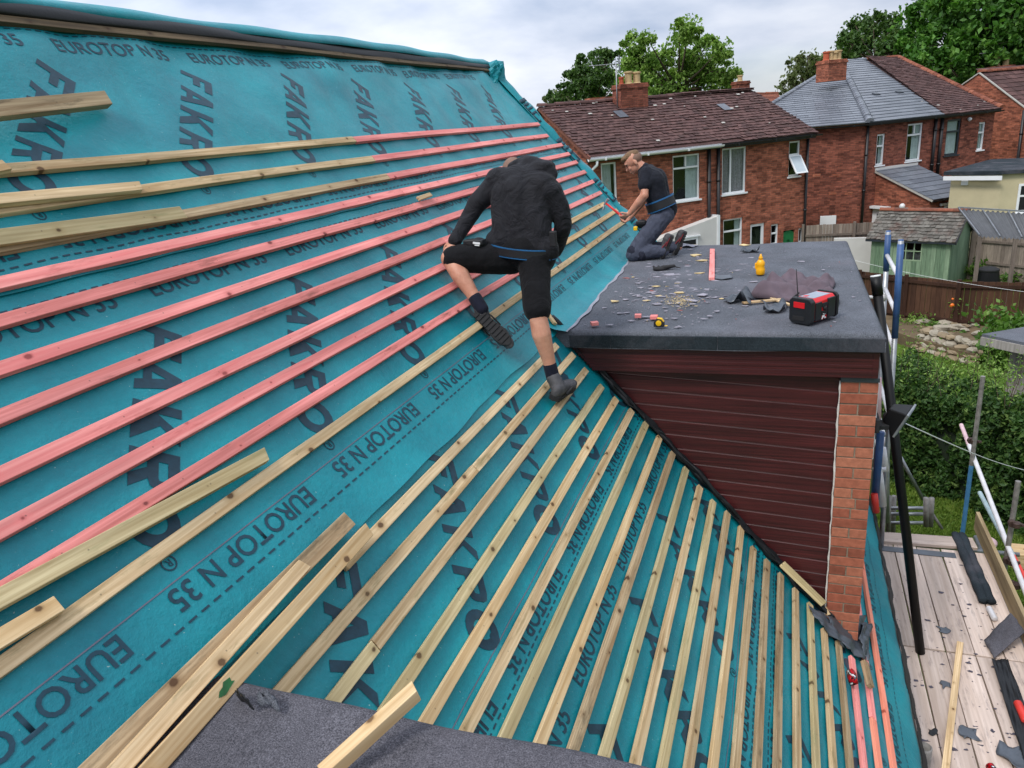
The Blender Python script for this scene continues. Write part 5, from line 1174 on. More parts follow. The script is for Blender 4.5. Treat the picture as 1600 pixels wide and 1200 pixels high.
for x,y in ((1457,225),(1467,225)): pipe(F2,F2.px(x,y)[0],-4.2,Z2-.05,H2,'black_gutter',.07)
pipe(F2,.12,G,Z2-.1,H2,'black_gutter',.06)
window(F2,h2['a'],H2,trans=[.62],cur=[(.6,.95)],fw=.07); window(F2,h2['b'],H2,mull=[(.5,.72,1)],trans=[.70],cur=[(.5,.97)],fw=.07); window(F2,h2['c'],H2,trans=[.66],fm='dark_frame',cur=[(.1,.9)],fw=.08); window(F2,h2['d'],H2,trans=[.63],fw=.07,cur=[(.6,.95)])
nz2=(PK-C0).cross(e2).normalized(); nz2=nz2 if nz2.z>0 else -nz2; up2=nz2.cross(e2); up2=up2 if up2.z>0 else -up2
for (x,y) in ((1369,150),(1405,147)):
    r_=Vector(ray(x,y)); c=r_*(C0.dot(nz2)/r_.dot(nz2)); b=MB(); b.obox(c-e2*.16-up2*.1+nz2*.03,e2*.32,up2*.26,nz2*.09); b.build('roof_vent','dark_frame',H2,bev=.02,uv=False,origin=c)
r_=Vector(ray(1393,112)); c=r_*(C0.dot(nz2)/r_.dot(nz2)); b=MB(); b.obox(c+nz2*.05,e2*.3+up2*-.25,up2*.12,nz2*.02); b.build('fallen_slate','white_render',H2,uv=False,origin=c)
flecks(H2,te_+e2*.3,e2,up2,nz2,3.6,2.5,9,8)
b=MB(); c=F2.w(F2.px(1512,186)[0],F2.px(1512,186)[1],.1); b.lathe(c,[(.02,-.1),(.09,-.04),(.1,.02),(.03,.08)],10); b.build('flood_lamp','white_upvc',H2,smooth=True,uv=False)
# small ground details on the left wall: white arched opening, air bricks
h=FL.rect(1281,337,1306,356); h=[min(h[0],h[1]),max(h[0],h[1]),h[2],h[3]]; b=MB(); FL.box(b,h[0],h[1],h[2]-.8,h[3],.0,.05); b.build('white_hatch','white_upvc',H2,bev=.01,uv=False)
for (x,y) in ((1276,274),(1307,274),(1301,302),(1326,302)):
    q=FL.px(x,y); b=MB(); FL.box(b,q[0]-.16,q[0]+.16,q[1]-.06,q[1]+.06,.0,.008); b.build('air_brick','orange_brick',H2)
chimney('large brick chimney with four clay pots behind the grey slate peak',1299,110,94,0,1.15,.8,'red_brick',[(-.65,.17,.42,'terracotta'),(-.2,.17,.45,'buff_clay'),(.2,.2,.38,'buff_clay'),(.62,.2,.45,'buff_clay')],42.5,e2)
# its slate lean-to extension
T1=F2.px(1367,266.5); T2=F2.px(1430.5,258.5); S1=F2.w(T1[0],T1[1]); S2=F2.w(T2[0]+.1,T1[1])
def onv(x,y,S): # pixel onto the vertical plane through S along n2
    r=Vector(ray(x,y)); k=S.dot(F2.e)/r.dot(F2.e); return r*k
D1=onv(1457,312.5,S1); D2=onv(1518,303,S2); out1=(D1-S1).dot(F2.n); drop=S1.z-D1.z
EX=thing('brick_extension','single-storey brick extension with a sloping grey slate lean-to roof','extension',F2.w(T1[0],G))
D1=S1+F2.n*out1-Vector((0,0,drop)); wdt=(S2-S1).dot(F2.e); Dn=S1+F2.n*out1+F2.e*wdt-Vector((0,0,drop))
b=MB(); b.prism([S1+F2.e*.1-Vector((0,0,.05)),D1+F2.e*.1-F2.n*.2-Vector((0,0,.05)),Vector((D1.x,D1.y,G))+F2.e*.1-F2.n*.2,Vector((S1.x,S1.y,G))+F2.e*.1],F2.e*(wdt-.2)); b.build('wall','orange_brick' if False else 'red_brick',EX)
up=(S1-D1).normalized(); 
tiles('slate_roof',[D1,Dn,S1+F2.e*wdt,S1],F2.e,None,'slate_tile',EX,tw=.6,gauge=.38,jit=.15,th=.025,seed=12)
b=MB(); b.beam(S1+Vector((0,0,.05)),S1+F2.e*wdt+Vector((0,0,.05)),.12,.08,F2.n); b.build('flashing','white_render',EX,uv=False)
gutter(D1+F2.n*.04-Vector((0,0,.04)),Dn+F2.n*.04-Vector((0,0,.04)),F2.n,EX,'black_gutter',.05)
b=MB(); b.beam(D1+F2.e*.03-Vector((0,0,.05)),S1+F2.e*.03-Vector((0,0,.05)),.06,.08,F2.n); b.build('verge','stone_sill',EX,uv=False)
FE=Facade(D1-F2.n*.19,F2.e); h=FE.rect(1474,320,1496,345); b=MB(); FE.box(b,h[0],h[1],h[2],h[3],.0,.05); FE.box(b,h[0]-.25,h[1]+.3,h[3]+.02,h[3]+.12,.0,.08); f_=b.build('window','white_upvc',EX,uv=False); b=MB(); m_=(h[0]+h[1])/2; FE.box(b,h[0]+.08,m_-.05,h[2]+.08,h[3]-.08,.05,.055); FE.box(b,m_+.05,h[1]-.08,h[2]+.08,h[3]-.08,.05,.055); b.build('pane','black_film',f_,uv=False)
FS=Facade(S1+F2.e*.09,F2.n); h=FS.rect(1362,325,1384,362); h=[min(h[:2]),max(h[:2]),h[2],h[3]]; b=MB(); FS.box(b,h[0],h[1],G,h[3],.0,.05); FS.box(b,h[0]-.3,h[1]+.2,h[3],h[3]+.1,.0,.25); f_=b.build('door','white_upvc',EX,uv=False); b=MB(); FS.box(b,h[0]+.3,h[1]-.12,h[2]-.2,h[3]-.25,.05,.056); b.build('pane','black_film',f_,uv=False)
q=FS.px(1411,322); b=MB(); b.lathe(FS.w(q[0],q[1],.0),[(.12,0),(.12,.06),(.08,.14),(.02,.15)],14,tuple(FS.n)); b.build('flue','white_upvc',EX,smooth=True,uv=False)
# ---- cream flat-roofed building
Q0=atZ(1487,271,-3.15); Q1=atZ(1566,270,-3.15); 
CB=thing('cream_building','cream rendered flat-roofed building at the right edge with a white fascia','building',(Q0.x,Q0.y,G))
ec=(Q1-Q0).normalized(); nc=Vector((ec.y,-ec.x,0)); Q2=Q1+(-nc*.55+ec*.83).normalized()*7
b=MB(); Bk=Q0-nc*5; Bk2=Q2-nc*3
pl=[Q0,Q1,Q2,Bk2,Bk]; b.prism([Vector((p.x,p.y,G)) for p in pl],(0,0,-3.2-G)); b.build('wall','cream_render',CB,uv=False)
b=MB(); cen=sum((Vector(p) for p in pl),Vector())/5; b.prism([Vector((p.x,p.y,-3.2))+(Vector(p)-cen).normalized()*.3 for p in pl],(0,0,.14)); b.build('flat_roof','roofing_felt_edge',CB,uv=False)
b=MB(); b.beam(Q0+nc*.24-Vector((0,0,.16))-ec*.2,Q1+nc*.28-Vector((0,0,.16))+ec*.1,.03,.16,(0,0,1)); b.build('fascia','white_upvc',CB,uv=False)
FC=Facade(Q1,(Q2-Q1)); h=FC.rect(1589,286,1640,331); b=MB(); FC.box(b,h[0],h[1],h[2],h[3],.0,.05); FC.box(b,h[0]-.1,h[1],h[2]-.12,h[2],.0,.12); f_=b.build('window','white_upvc',CB,bev=.01,uv=False); b=MB(); FC.box(b,h[0]+.08,h[1]-.05,h[2]+.1,h[2]+(h[3]-h[2])*.55,.05,.056); FC.box(b,h[0]+.08,h[1]-.05,h[2]+(h[3]-h[2])*.62,h[3]-.08,.05,.056); b.build('pane','black_film',f_,uv=False)
F0=Facade(Q0,ec); q=F0.px(1508,285); b=MB(); F0.box(b,q[0]-.12,q[0]+.12,q[1]-.1,q[1]+.08,0,.08); b.build('alarm_box','white_upvc',CB,bev=.01,uv=False)
# ---- house three: brick gable at the right edge
def gablehouse(label,apex,el,er,D,ext,zb=None):
    r=Vector(ray(*apex)); A=r*(D/math.hypot(r.x,r.y)); F=Facade((A.x,A.y),(n2.x,n2.y)); a=F.px(*apex); l=F.px(*el); r_=F.px(*er)
    t=thing('brick_house',label,'house',F.w(0,G)); zl=min(l[1],r_[1]); sl=(a[1]-l[1])/(a[0]-l[0]); wl=2.6*1.15; wr_=4.6
    Lp=(a[0]-5.0,a[1]-5.0*sl); sr=(a[1]-r_[1])/(r_[0]-a[0]); Rp=(a[0]+5.5,a[1]-5.5*sr)
    b=MB(); b.prism([F.w(Lp[0],G),F.w(Rp[0],G),F.w(*Rp),F.w(*a),F.w(*Lp)],F.n*-.3); b.build('gable_wall','red_brick',t,origin=F.w(0,G))
    bd=-F.n*9; 
    tiles('tiled_roof',[F.w(*Rp),F.w(*Rp)+bd,F.w(*a)+bd,F.w(*a)],-F.n,None,'brown_tile',t,tw=.35,gauge=.35,jit=1,seed=20)
    b=MB(); b.add([F.w(*Lp),F.w(*a),F.w(*a)+bd,F.w(*Lp)+bd],[(0,1,2,3)]); b.build('rear_roof','brown_tile',t,uv=False)
    ridgetiles('ridge_tiles',F.w(*a),F.w(*a)+bd,'red_tile',t,.12,.35)
    b=MB(); b.beam(F.w(*a,.02)-Vector((0,0,.02)),F.w(*Rp,.02)-Vector((0,0,.02)),.05,.10,F.n); b.beam(F.w(*a,.02)-Vector((0,0,.02)),F.w(*Lp,.02)-Vector((0,0,.02)),.05,.10,F.n); b.build('verge','stone_sill',t,uv=False)
    pipe(F,F.px(1597,210)[0],G,F.px(1597,172)[1],t,'black_gutter',.07); return F
F3=gablehouse('plain red-brick gable house at the right edge with weathered tiled roof',(1531,113),(1492,140),(1598,164),47,None)
A=atZ(1455,124.5,1.6); 
def farroof(label,p0,p1,p2,p3,D,mat,wallz=None):
    pts=[]
    for (x,y),d in ((p0,D),(p1,D),(p2,D+3),(p3,D+3)):
        r=Vector(ray(x,y)); pts.append(r*(d/math.hypot(r.x,r.y)))
    t=thing('distant_house',label,'house',(pts[0].x,pts[0].y,G)); e=(pts[1]-pts[0]).normalized(); tiles('tiled_roof',pts,e,None,mat,t,tw=.5,gauge=.5,jit=.5,seed=31)
    b=MB(); nrm=Vector((e.y,-e.x,0)); nrm=nrm if nrm.dot(pts[0])<0 else -nrm
    a,c=pts[0]-nrm*.2,pts[1]-nrm*.2; b.prism([Vector((a.x,a.y,G)),Vector((c.x,c.y,G)),c,a],-nrm*5); b.build('wall','dark_red_brick',t,origin=(a.x,a.y,G)); ridgetiles('ridge_tiles',pts[3],pts[2],'red_tile',t,.12,.4)
farroof('distant low brown tiled roof between the slate house and the brick gable',(1462,141),(1515,136),(1518,119),(1458,127),56,'brown_tile')
farroof('distant orange tiled roof glimpsed left of the grey slate peak',(1170,160),(1222,158),(1216,146),(1176,147),62,'red_tile')
chimney('stone-coloured chimney with two pale pots on the brick gable house',1563,112,103,0,1.15,.7,'dark_red_brick',[(-.4,.17,.5,'buff_clay'),(.4,.2,.48,'buff_clay')],53,(.96,.28,0))
aerial('television aerial spread above the far right chimney',1560,104,78,53,(-1,.1))
# ---------------------------------------------------------------- garden structures
def boards(name,P,Q,h0,h1,mat,parent,bw=.12,gap=.004,th=.018,seed=1,jit=.01,top=None):
    P,Q=Vector(P),Vector(Q); L=(Q-P).length; d=(Q-P).normalized(); n=Vector((d.y,-d.x,0)); b=MB(); rr=random.Random(seed); k=max(1,round(L/bw)); bw=L/k; tv=[]
    for i in range(k):
        f=i/k; z0=P.z+(Q.z-P.z)*f; o=P+d*(i*bw+gap/2)+n*(rr.uniform(-.004,.004)); o.z=z0+h0; b.obox(o,d*(bw-gap),n*th,(0,0,h1-h0+rr.uniform(-jit,jit))); v=rr.random(); tv+=[v]*6
    o=b.build(name,mat,parent,uv=False,origin=P); tone(o,tv); return o
def fencemat(name,c1,c2):
    t=NT(name,.85,0,.2); v=t.co(rnd=False); at=t.n('Attribute',_attribute_name='tone').outputs['Fac']; n=t.noise(t.n('Mapping',Vector=v,Scale=(14,14,1.2)).outputs[0],2,5,.6)
    a=t.ramp(at,(0,c1),(1,c2)); a=t.mix(1.0,a,t.ramp(n,(.25,g3(.6)),(.75,g3(1.2))),'MULTIPLY'); a=t.mix(1.0,a,t.ramp(t.noise(v,1.1,5,.6),(.3,g3(.75)),(.7,g3(1.15))),'MULTIPLY'); t.col(a); t.bump(n,.004,.5); return t.m
fencemat('brown_fence',c255(66,44,34,.9),c255(94,66,50,.9)); fencemat('grey_fence',c255(126,114,104,.9),c255(172,158,144,.9)); fencemat('green_boards',c255(108,134,108,.9),c255(146,168,140,.9)); fencemat('weathered_board',c255(150,144,138,.8),c255(180,174,166,.8))
def fence(label,pts,h,mat,post_px=None,bw=.115,rails=(.25,.8),pw=.1,side=1,seed=1,caps=False):
    t=thing('fence',label,'fence',pts[0])
    for i in range(len(pts)-1):
        P,Q=Vector(pts[i]),Vector(pts[i+1]); d=(Q-P).normalized(); n=Vector((d.y,-d.x,0)); n=n if n.dot(P)<0 else -n
        boards('board_panel',P,Q,0,h,mat,t,bw=bw,seed=seed+i,gap=.008)
        for f in rails:
            b=MB(); b.beam(P+Vector((0,0,h*f))+n*.05*side,Q+Vector((0,0,h*f))+n*.05*side,.045,.08,(0,0,1)); b.build('rail',mat,t,uv=False,origin=P)
        L=(Q-P).length; k=max(1,round(L/1.83))
        for j in range(k+1 if i==len(pts)-2 else k):
            c=P.lerp(Q,j/k)+n*.06*side; b=MB(); b.box(c.x-pw/2,c.x+pw/2,c.y-pw/2,c.y+pw/2,c.z,c.z+h+.06); b.build('post',mat,t,uv=False,origin=c,bev=.008)
    return t
FP=[(-3.6,25.2,G),(2.14,23.95,G),(4.42,22.42,G),(9.9,21.6,G)]
fence('dark brown close-boarded garden fence in front of the green shed',FP,1.50,'brown_fence',rails=(.28,.92),bw=.14)
c=atY(1488,467,22.3); t=thing('fence_reflectors','pair of orange discs fixed to a brown fence post','reflectors',c)
simple('orange_glaze',c255(226,110,30,.9),.35)
for (x,y,r_) in ((1488.5,467,.03),(1487.5,477,.055)):
    b=MB(); c=atY(x,y,22.25); b.lathe(c,[(r_,0),(r_,.02),(r_*.5,.04)],14,(0,-1,0)); b.build('disc','orange_glaze',t,smooth=True,uv=False)
# grey fences behind the shed
a0=atZ(1262,430,G);
fence('weathered grey fence left of the green shed at the foot of the houses',[Vector((.6,30.6,G)),Vector((4.2,30.9,G))],1.95,'grey_fence',rails=(.8,.3),seed=9)
gz_=-4.75; ga=atZ(1524,362,gz_); gb=atZ(1640,370,gz_)
fence('weathered grey fence right of the green shed with thick posts',[Vector((ga.x,ga.y,G)),Vector((gb.x,gb.y,G))],gz_-G,'grey_fence',rails=(.82,.38),seed=14,pw=.16)
# white wall panel
p=atZ(1303,372,-4.9); q=atZ(1361,371,-4.9); b=MB(); b.prism([Vector((p.x,p.y,G)),Vector((q.x+.3,q.y,G)),q+Vector((.3,0,0)),p],(0,.08,0)); tag(b.build('garden_wall','white_render',None,uv=False,bev=.02,origin=(p.x,p.y,G)),'plain white rendered garden wall between the dormer roof and the green shed','wall')
# green shed
def shed():
    ze=-4.72; A=atZ(1362.5,371.5,ze); B=atZ(1487,376,ze); d=(B-A).normalized(); Fq=Facade(A,d); L=(B-A).length; n=Fq.n; D_=2.15
    t=thing('garden_shed','green painted wooden shed with a mossy grey tiled roof and a four-pane window','shed',Fq.w(L/2,G,-1))
    h=Fq.rect(1419,374,1440,412); h=[h[0],Fq.px(1440.5,400)[0],Fq.px(1430,408)[1],Fq.px(1430,377)[1]]; h[0]=Fq.px(1402,400)[0]
    boards('wall_boards',Fq.w(0,G),Fq.w(h[0],G),0,ze-G,'green_boards',t,bw=.15,gap=.006,jit=0,seed=3); boards('wall_boards',Fq.w(h[1],G),Fq.w(L,G),0,ze-G,'green_boards',t,bw=.15,gap=.006,jit=0,seed=4)
    boards('wall_boards',Fq.w(h[0],G),Fq.w(h[1],G),0,h[2]-G,'green_boards',t,bw=.15,gap=.006,jit=0,seed=5); boards('wall_boards',Fq.w(h[0],G),Fq.w(h[1],G),h[3]-G,ze-G,'green_boards',t,bw=.15,gap=.006,jit=0,seed=6)
    ap=D_/2; hr=.78
    G0=Fq.w(L,G); G1=Fq.w(L,G,-D_); k=int(D_/.13); b=MB(); tv=[]
    for i in range(k):
        f=(i+.5)/k; z=ze+hr*(1-abs(2*f-1)); o=G0.lerp(G1,i/k)+Vector((0,0,0)); dd=(G1-G0)/k*.96; b.obox(o,dd,d*.018,(0,0,z-G)); tv+=[random.random()*.5]*6
    o=b.build('gable_boards','green_boards',t,uv=False,origin=G0); tone(o,tv)
    b=MB(); b.prism([Fq.w(.02,G,-.02),Fq.w(.02,G,-D_),Fq.w(.02,ze,-D_),Fq.w(.02,ze+hr,-ap),Fq.w(.02,ze,-.02)],d*.02); b.obox(Fq.w(0,G,-D_),d*L,n*.02,(0,0,ze-G)); b.obox(Fq.w(.1,G+.3,-1.7),d*(L-.2),n*.05,(0,0,1.2)); b.build('rear_boards','brown_fence',t,uv=False)
    over=.16
    E0=Fq.w(-over,ze-.03,.14); E1=Fq.w(L+over,ze-.03,.14); R0=Fq.w(-over,ze+hr+.03,-ap); R1=Fq.w(L+over,ze+hr+.03,-ap); X0=Fq.w(-over,ze-.03,-D_-.14); X1=Fq.w(L+over,ze-.03,-D_-.14)
    tilemat('lichen_tile',c255(96,92,86,.8),c255(132,128,120,.8),c255(112,72,60,.65),.95,.9)
    tiles('tiled_roof',[E0,E1,R1,R0],d,None,'lichen_tile',t,tw=.17,gauge=.16,jit=1.6,th=.02,seed=40); tiles('tiled_roof',[X0,X1,R1,R0],d,None,'lichen_tile',t,tw=.3,gauge=.3,jit=1,seed=41)
    ridgetiles('ridge_tiles',R0,R1,'red_tile',t,.085,.42,.01)
    b=MB(); b.beam(E1-Vector((0,0,.05)),R1-Vector((0,0,.05)),.03,.10,n); b.beam(X1-Vector((0,0,.05)),R1-Vector((0,0,.05)),.03,.10,n); b.beam(E0-Vector((0,0,.04)),E1-Vector((0,0,.04)),.04,.07,(0,0,1)); b.build('barge_board','dark_frame',t,uv=False)
    simple('pale_green_paint',c255(150,172,140,.8),.6); b=MB(); fw=.04
    for (a,c,e_,f) in ((h[0],h[1],h[2],h[2]+fw),(h[0],h[1],h[3]-fw,h[3]),(h[0],h[0]+fw,h[2]+fw,h[3]-fw),(h[1]-fw,h[1],h[2]+fw,h[3]-fw)): Fq.box(b,a,c,e_,f,-.02,.025)
    for f in (.34,.67): x=h[0]+(h[1]-h[0])*f; Fq.box(b,x-.015,x+.015,h[2]+fw,h[3]-fw,-.01,.02)
    z=(h[2]+h[3])/2; Fq.box(b,h[0]+fw,h[1]-fw,z-.015,z+.015,-.008,.023); w_=b.build('window','pale_green_paint',t,uv=False,origin=Fq.w(h[0],h[2]))
    b=MB(); Fq.box(b,h[0],h[1],h[2],h[3],-.012,-.008); b.build('pane','window_glass',w_,uv=False)
    b=MB(); Fq.box(b,h[0]+.15,h[0]+.5,h[2]-.1,h[2]+.35,-.3,-.25); Fq.box(b,h[1]-.5,h[1]-.1,h[2]-.1,h[2]+.22,-.35,-.25); b.build('stored_boxes','weathered_board',t,uv=False)
shed()
# compost bin
c=atZ(1543,436,G+.35); c.z=G; t=thing('compost_bin','black plastic compost bin beside the green shed','compost bin',c); b=MB(); b.lathe(c,[(.40,0),(.40,.04),(.30,.62),(.31,.64)],24); b.build('bin','black_plastic',t,smooth=False,uv=False); b=MB(); b.lathe(c+Vector((0,0,.64)),[(.31,0),(.31,.05),(.22,.10),(.05,.12)],24); b.build('lid','black_rubber',t,smooth=False,uv=False)
# corrugated roof behind right fence
p0,p1=atZ(1497,327,-3.5),atZ(1640,336,-3.5); q0,q1=atZ(1530,370,-4.15),atZ(1650,377,-4.15)
t=thing('carport','lean-to with a dark corrugated roof and pale bars behind the grey fence','carport',(p0.x,p0.y,G))
simple('corrugated_sheet',c255(86,88,92,.8),.55,var=.2,sc=5)
b=MB(); n=70; vs=[]
for i in range(n+1):
    f=i/n; h_=.03*math.sin(i*1.6); vs+=[p0.lerp(p1,f)+Vector((0,0,h_)),q0.lerp(q1,f)+Vector((0,0,h_))]
b.add(vs,[(2*i,2*i+2,2*i+3,2*i+1) for i in range(n)]); b.build('roof_sheet','corrugated_sheet',t,smooth=True,uv=False)
for i,f in enumerate((0,.28,.57,.86)):
    b=MB(); b.beam(q0.lerp(q1,f)+Vector((0,0,.06)),p0.lerp(p1,f)+Vector((0,0,.06)),.035,.03); b.build('glazing_bar','steel',t,uv=False)
b=MB(); b.beam(p0+Vector((0,0,.06)),p1+Vector((0,0,.06)),.05,.04); b.build('ridge_bar','steel',t,uv=False)
for f in (.02,.5,.98):
    c=q0.lerp(q1,f); b=MB(); b.box(c.x-.05,c.x+.05,c.y,c.y+.1,G,c.z); b.build('post','grey_fence',t,uv=False)
# low felt-roofed outbuilding corner at the right
r0=atZ(1534,526,-4.25); r1=atZ(1640,508,-4.25); r2=atZ(1640,548,-4.25)
t=thing('outbuilding','low outbuilding with a flat grey felt roof and weathered fascia at the right edge','outbuilding',(r0.x,r0.y,G))
b=MB(); b.prism([r0,r2,r1],(0,0,.05)); b.build('felt_roof','roofing_felt',t,uv=False)
b=MB(); dd=(r2-r0).normalized(); b.obox(r0-Vector((0,0,.15)),r2-r0,Vector((dd.y,-dd.x,0))*.03,(0,0,.15)); o=b.build('fascia','weathered_board',t,uv=False); tone(o,[.5]*6)
b=MB(); ins=Vector((.25,.35,0)); b.prism([Vector((r0.x+.5,r0.y+.1,G)),Vector((r2.x+.3,r2.y+.35,G)),Vector((r1.x,r1.y,G))],(0,0,-4.4-G)); o=b.build('wall','weathered_board',t,uv=False); tone(o,[.3]*5)
# ---------------------------------------------------------------- vegetation
foliage('leaf_dark',c255(46,72,30,.8),c255(72,102,46,.8),c255(108,136,70,.8)); foliage('leaf_mid',c255(52,82,26,.8),c255(84,122,44,.8),c255(132,162,78,.8)); foliage('leaf_light',c255(78,112,40,.85),c255(120,154,66,.85),c255(172,196,110,.85)); foliage('leaf_chestnut',c255(46,84,26,.85),c255(74,120,42,.85),c255(120,164,70,.85)); foliage('leaf_olive',c255(70,84,48,.8),c255(104,116,72,.8),c255(150,156,112,.8)); foliage('leaf_hedge',c255(34,62,26,.8),c255(64,98,44,.8),c255(128,152,78,.8)); foliage('grass_blade',c255(84,116,36,.75),c255(112,142,52,.75),c255(160,176,90,.75)); foliage('petal',c255(170,30,50,.8),c255(210,60,80,.8),c255(230,120,130,.8))
simple('bark',c255(92,78,62,.6),.95,var=.3,sc=5,bump=.8)
def leaves(name,C_,S,mat,parent,size,rs,aspect=.6,droop=.0,clump=None):
    """C_: (n,3) leaf centres; one kinked quad (2 faces) per leaf"""
    n=len(C_); g=np.random.default_rng(rs); a=g.normal(size=(n,3)); a[:,2]-=droop; a/=np.linalg.norm(a,axis=1)[:,None]
    b=g.normal(size=(n,3)); b-=a*(b*a).sum(1)[:,None]; b/=np.linalg.norm(b,axis=1)[:,None]; c=np.cross(a,b)
    s=size*g.uniform(.6,1.35,size=(n,1)); w_=s*aspect
    base=C_-a*s*.5; tip=C_+a*s*.5; m1=C_+b*w_*.5+c*s*.12; m2=C_-b*w_*.5+c*s*.12
    V=np.stack([base,m1,tip,m2],1).reshape(-1,3); me=bpy.data.meshes.new(name); me.vertices.add(4*n); o0=C_.mean(0)
    me.vertices.foreach_set('co',(V-o0).ravel()); me.loops.add(6*n); ix=np.arange(n)[:,None]*4; me.loops.foreach_set('vertex_index',(ix+np.array([[0,1,2,0,2,3]])).ravel())
    me.polygons.add(2*n); me.polygons.foreach_set('loop_start',np.arange(2*n)*3); me.update(calc_edges=True)
    at=me.attributes.new('tone','FLOAT','FACE'); t=g.uniform(0,1,n)*.55+(clump if clump is not None else g.uniform(0,1,n))*.45; at.data.foreach_set('value',np.repeat(t,2))
    me.materials.append(MATS[mat]); o=bpy.data.objects.new(name,me); C.objects.link(o); o.location=o0
    if parent is not None: par(o,parent)
    return o
def tree(label,blobs,D,mat,nleaf,size,seed,trunk_x=None,clr=.16,squash=1.0,kind='tree',dens=None,droop=.0):
    g=np.random.default_rng(seed); cs=[]; 
    for (px,py,rp) in blobs:
        r=Vector(ray(px,py)); k=(D+g.uniform(-.06,.06)*D)/math.hypot(r.x,r.y); P=np.array(r*k); R_=rp/1155*k*np.linalg.norm([r.x,r.y,r.z])*.98; cs.append((P,R_))
    ctr=np.mean([c for c,_ in cs],0); tw=np.array([ctr[0],ctr[1],G])
    if trunk_x is not None:
        r=Vector(ray(trunk_x,150)); k=D/math.hypot(r.x,r.y); tw=np.array([r.x*k,r.y*k,G])
    t=thing(kind,label,'tree' if kind!='bush' else 'bush',tuple(tw))
    zmin=min(c[2]-r for c,r in cs); hub=np.array([tw[0],tw[1],max(G+1.2,min(zmin+1,ctr[2]-1.5))]); b=MB(); Ht=hub[2]-G; rt=max(.10,.020*(ctr[2]-G+3))
    b.tube([tw,tw+(hub-tw)*.5+[.1,.05,0],hub],[rt*1.3,rt,rt*.8],10)
    tot=sum(r**2 for _,r in cs); pts=[]; cl=[]
    for (c,r) in cs:
        m_=c+g.normal(size=3)*r*.15; b.tube([hub,hub*.45+m_*.55+[0,0,-.1*r],m_],[rt*.5,rt*.22,rt*.08],7)
        n=int(nleaf*r**2/tot); nsub=max(6,int(26*(r/2.)**1.2)); sub=[]
        for i in range(nsub):
            d=g.normal(size=3); d/=np.linalg.norm(d); rr=r*(.35+.62*g.random()**.5); s=c+d*rr*np.array([1,1,squash]); sub.append(s)
            if i%2==0: b.tube([m_,m_*.4+s*.6,s],[rt*.09,rt*.05,rt*.02],5)
        sub=np.array(sub); pick=g.integers(0,nsub,n); sr=r*clr*g.uniform(.6,1.9,nsub)
        off=g.normal(size=(n,3)); off/=np.linalg.norm(off,axis=1)[:,None]; off*=(g.random((n,1))**.45); off[:,2]*=.75
        pts.append(sub[pick]+off*sr[pick][:,None]); cl.append(g.random(nsub)[pick])
        m2=int(n*.10); q=g.normal(size=(m2,3)); q/=np.linalg.norm(q,axis=1)[:,None]; pts.append(c+q*r*(g.random((m2,1))**.4)*1.06); cl.append(g.random(m2))
    b.build('trunk','bark',t,smooth=True,uv=False,origin=tuple(tw)); leaves('crown',np.concatenate(pts),None,mat,t,size,seed,clump=np.concatenate(cl),droop=droop); return t
tree('dark rounded tree left of the aerial, behind the nearest brown roof',[(925,118,32),(905,128,26),(945,108,30),(950,140,28),(915,145,26),(880,146,16),(865,152,12),(935,92,16)],58,'leaf_dark',24000,.24,1,trunk_x=930)
tree('tall airy light-green birch-like tree right of the aerial',[(990,75,20),(1000,100,26),(985,115,24),(1012,60,14),(1035,92,18),(1030,118,30),(1000,140,30),(1065,52,20),(1078,44,18),(1058,70,16),(1095,90,30),(1125,78,18),(1120,112,28),(1080,125,32),(1050,138,26),(1130,128,18),(988,55,9)],50,'leaf_light',60000,.22,2,trunk_x=1060,clr=.19,droop=.5)
tree('small pale olive tree left of the hipped slate roof',[(1262,98,18),(1245,105,16),(1275,92,14),(1255,122,22),(1232,128,14),(1222,140,10),(1280,112,18)],66,'leaf_olive',7000,.30,3,trunk_x=1262)
tree('dark spreading tree with ragged top behind the slate roof',[(1345,55,26),(1365,42,22),(1385,48,22),(1330,70,20),(1320,60,12),(1400,62,22),(1352,82,26),(1388,84,26),(1420,92,22),(1318,82,18),(1335,38,10),(1395,30,9)],62,'leaf_dark',26000,.28,4,trunk_x=1365,squash=.75)
tree('huge bright-green chestnut tree filling the top right corner',[(1450,20,34),(1430,55,34),(1480,60,42),(1530,30,46),(1585,35,50),(1540,80,44),(1600,85,44),(1490,105,30),(1445,92,30),(1425,84,18),(1560,120,26),(1640,40,60),(1500,-15,44),(1580,-30,50),(1455,-15,22),(1640,120,40),(1520,118,22)],57,'leaf_chestnut',52000,.36,5,trunk_x=1540,clr=.15)
tree('low dark shrubbery behind the red-tiled distant roof, right of the slate house',[(1470,122,14),(1490,118,12),(1455,112,12),(1510,112,10)],60,'leaf_dark',5000,.3,6,kind='bush')
tree('faint far tree peeping over the ridge at the left end of the brown roof',[(858,155,9),(868,150,9),(880,152,10),(895,153,10)],75,'leaf_olive',2500,.35,7,kind='bush')
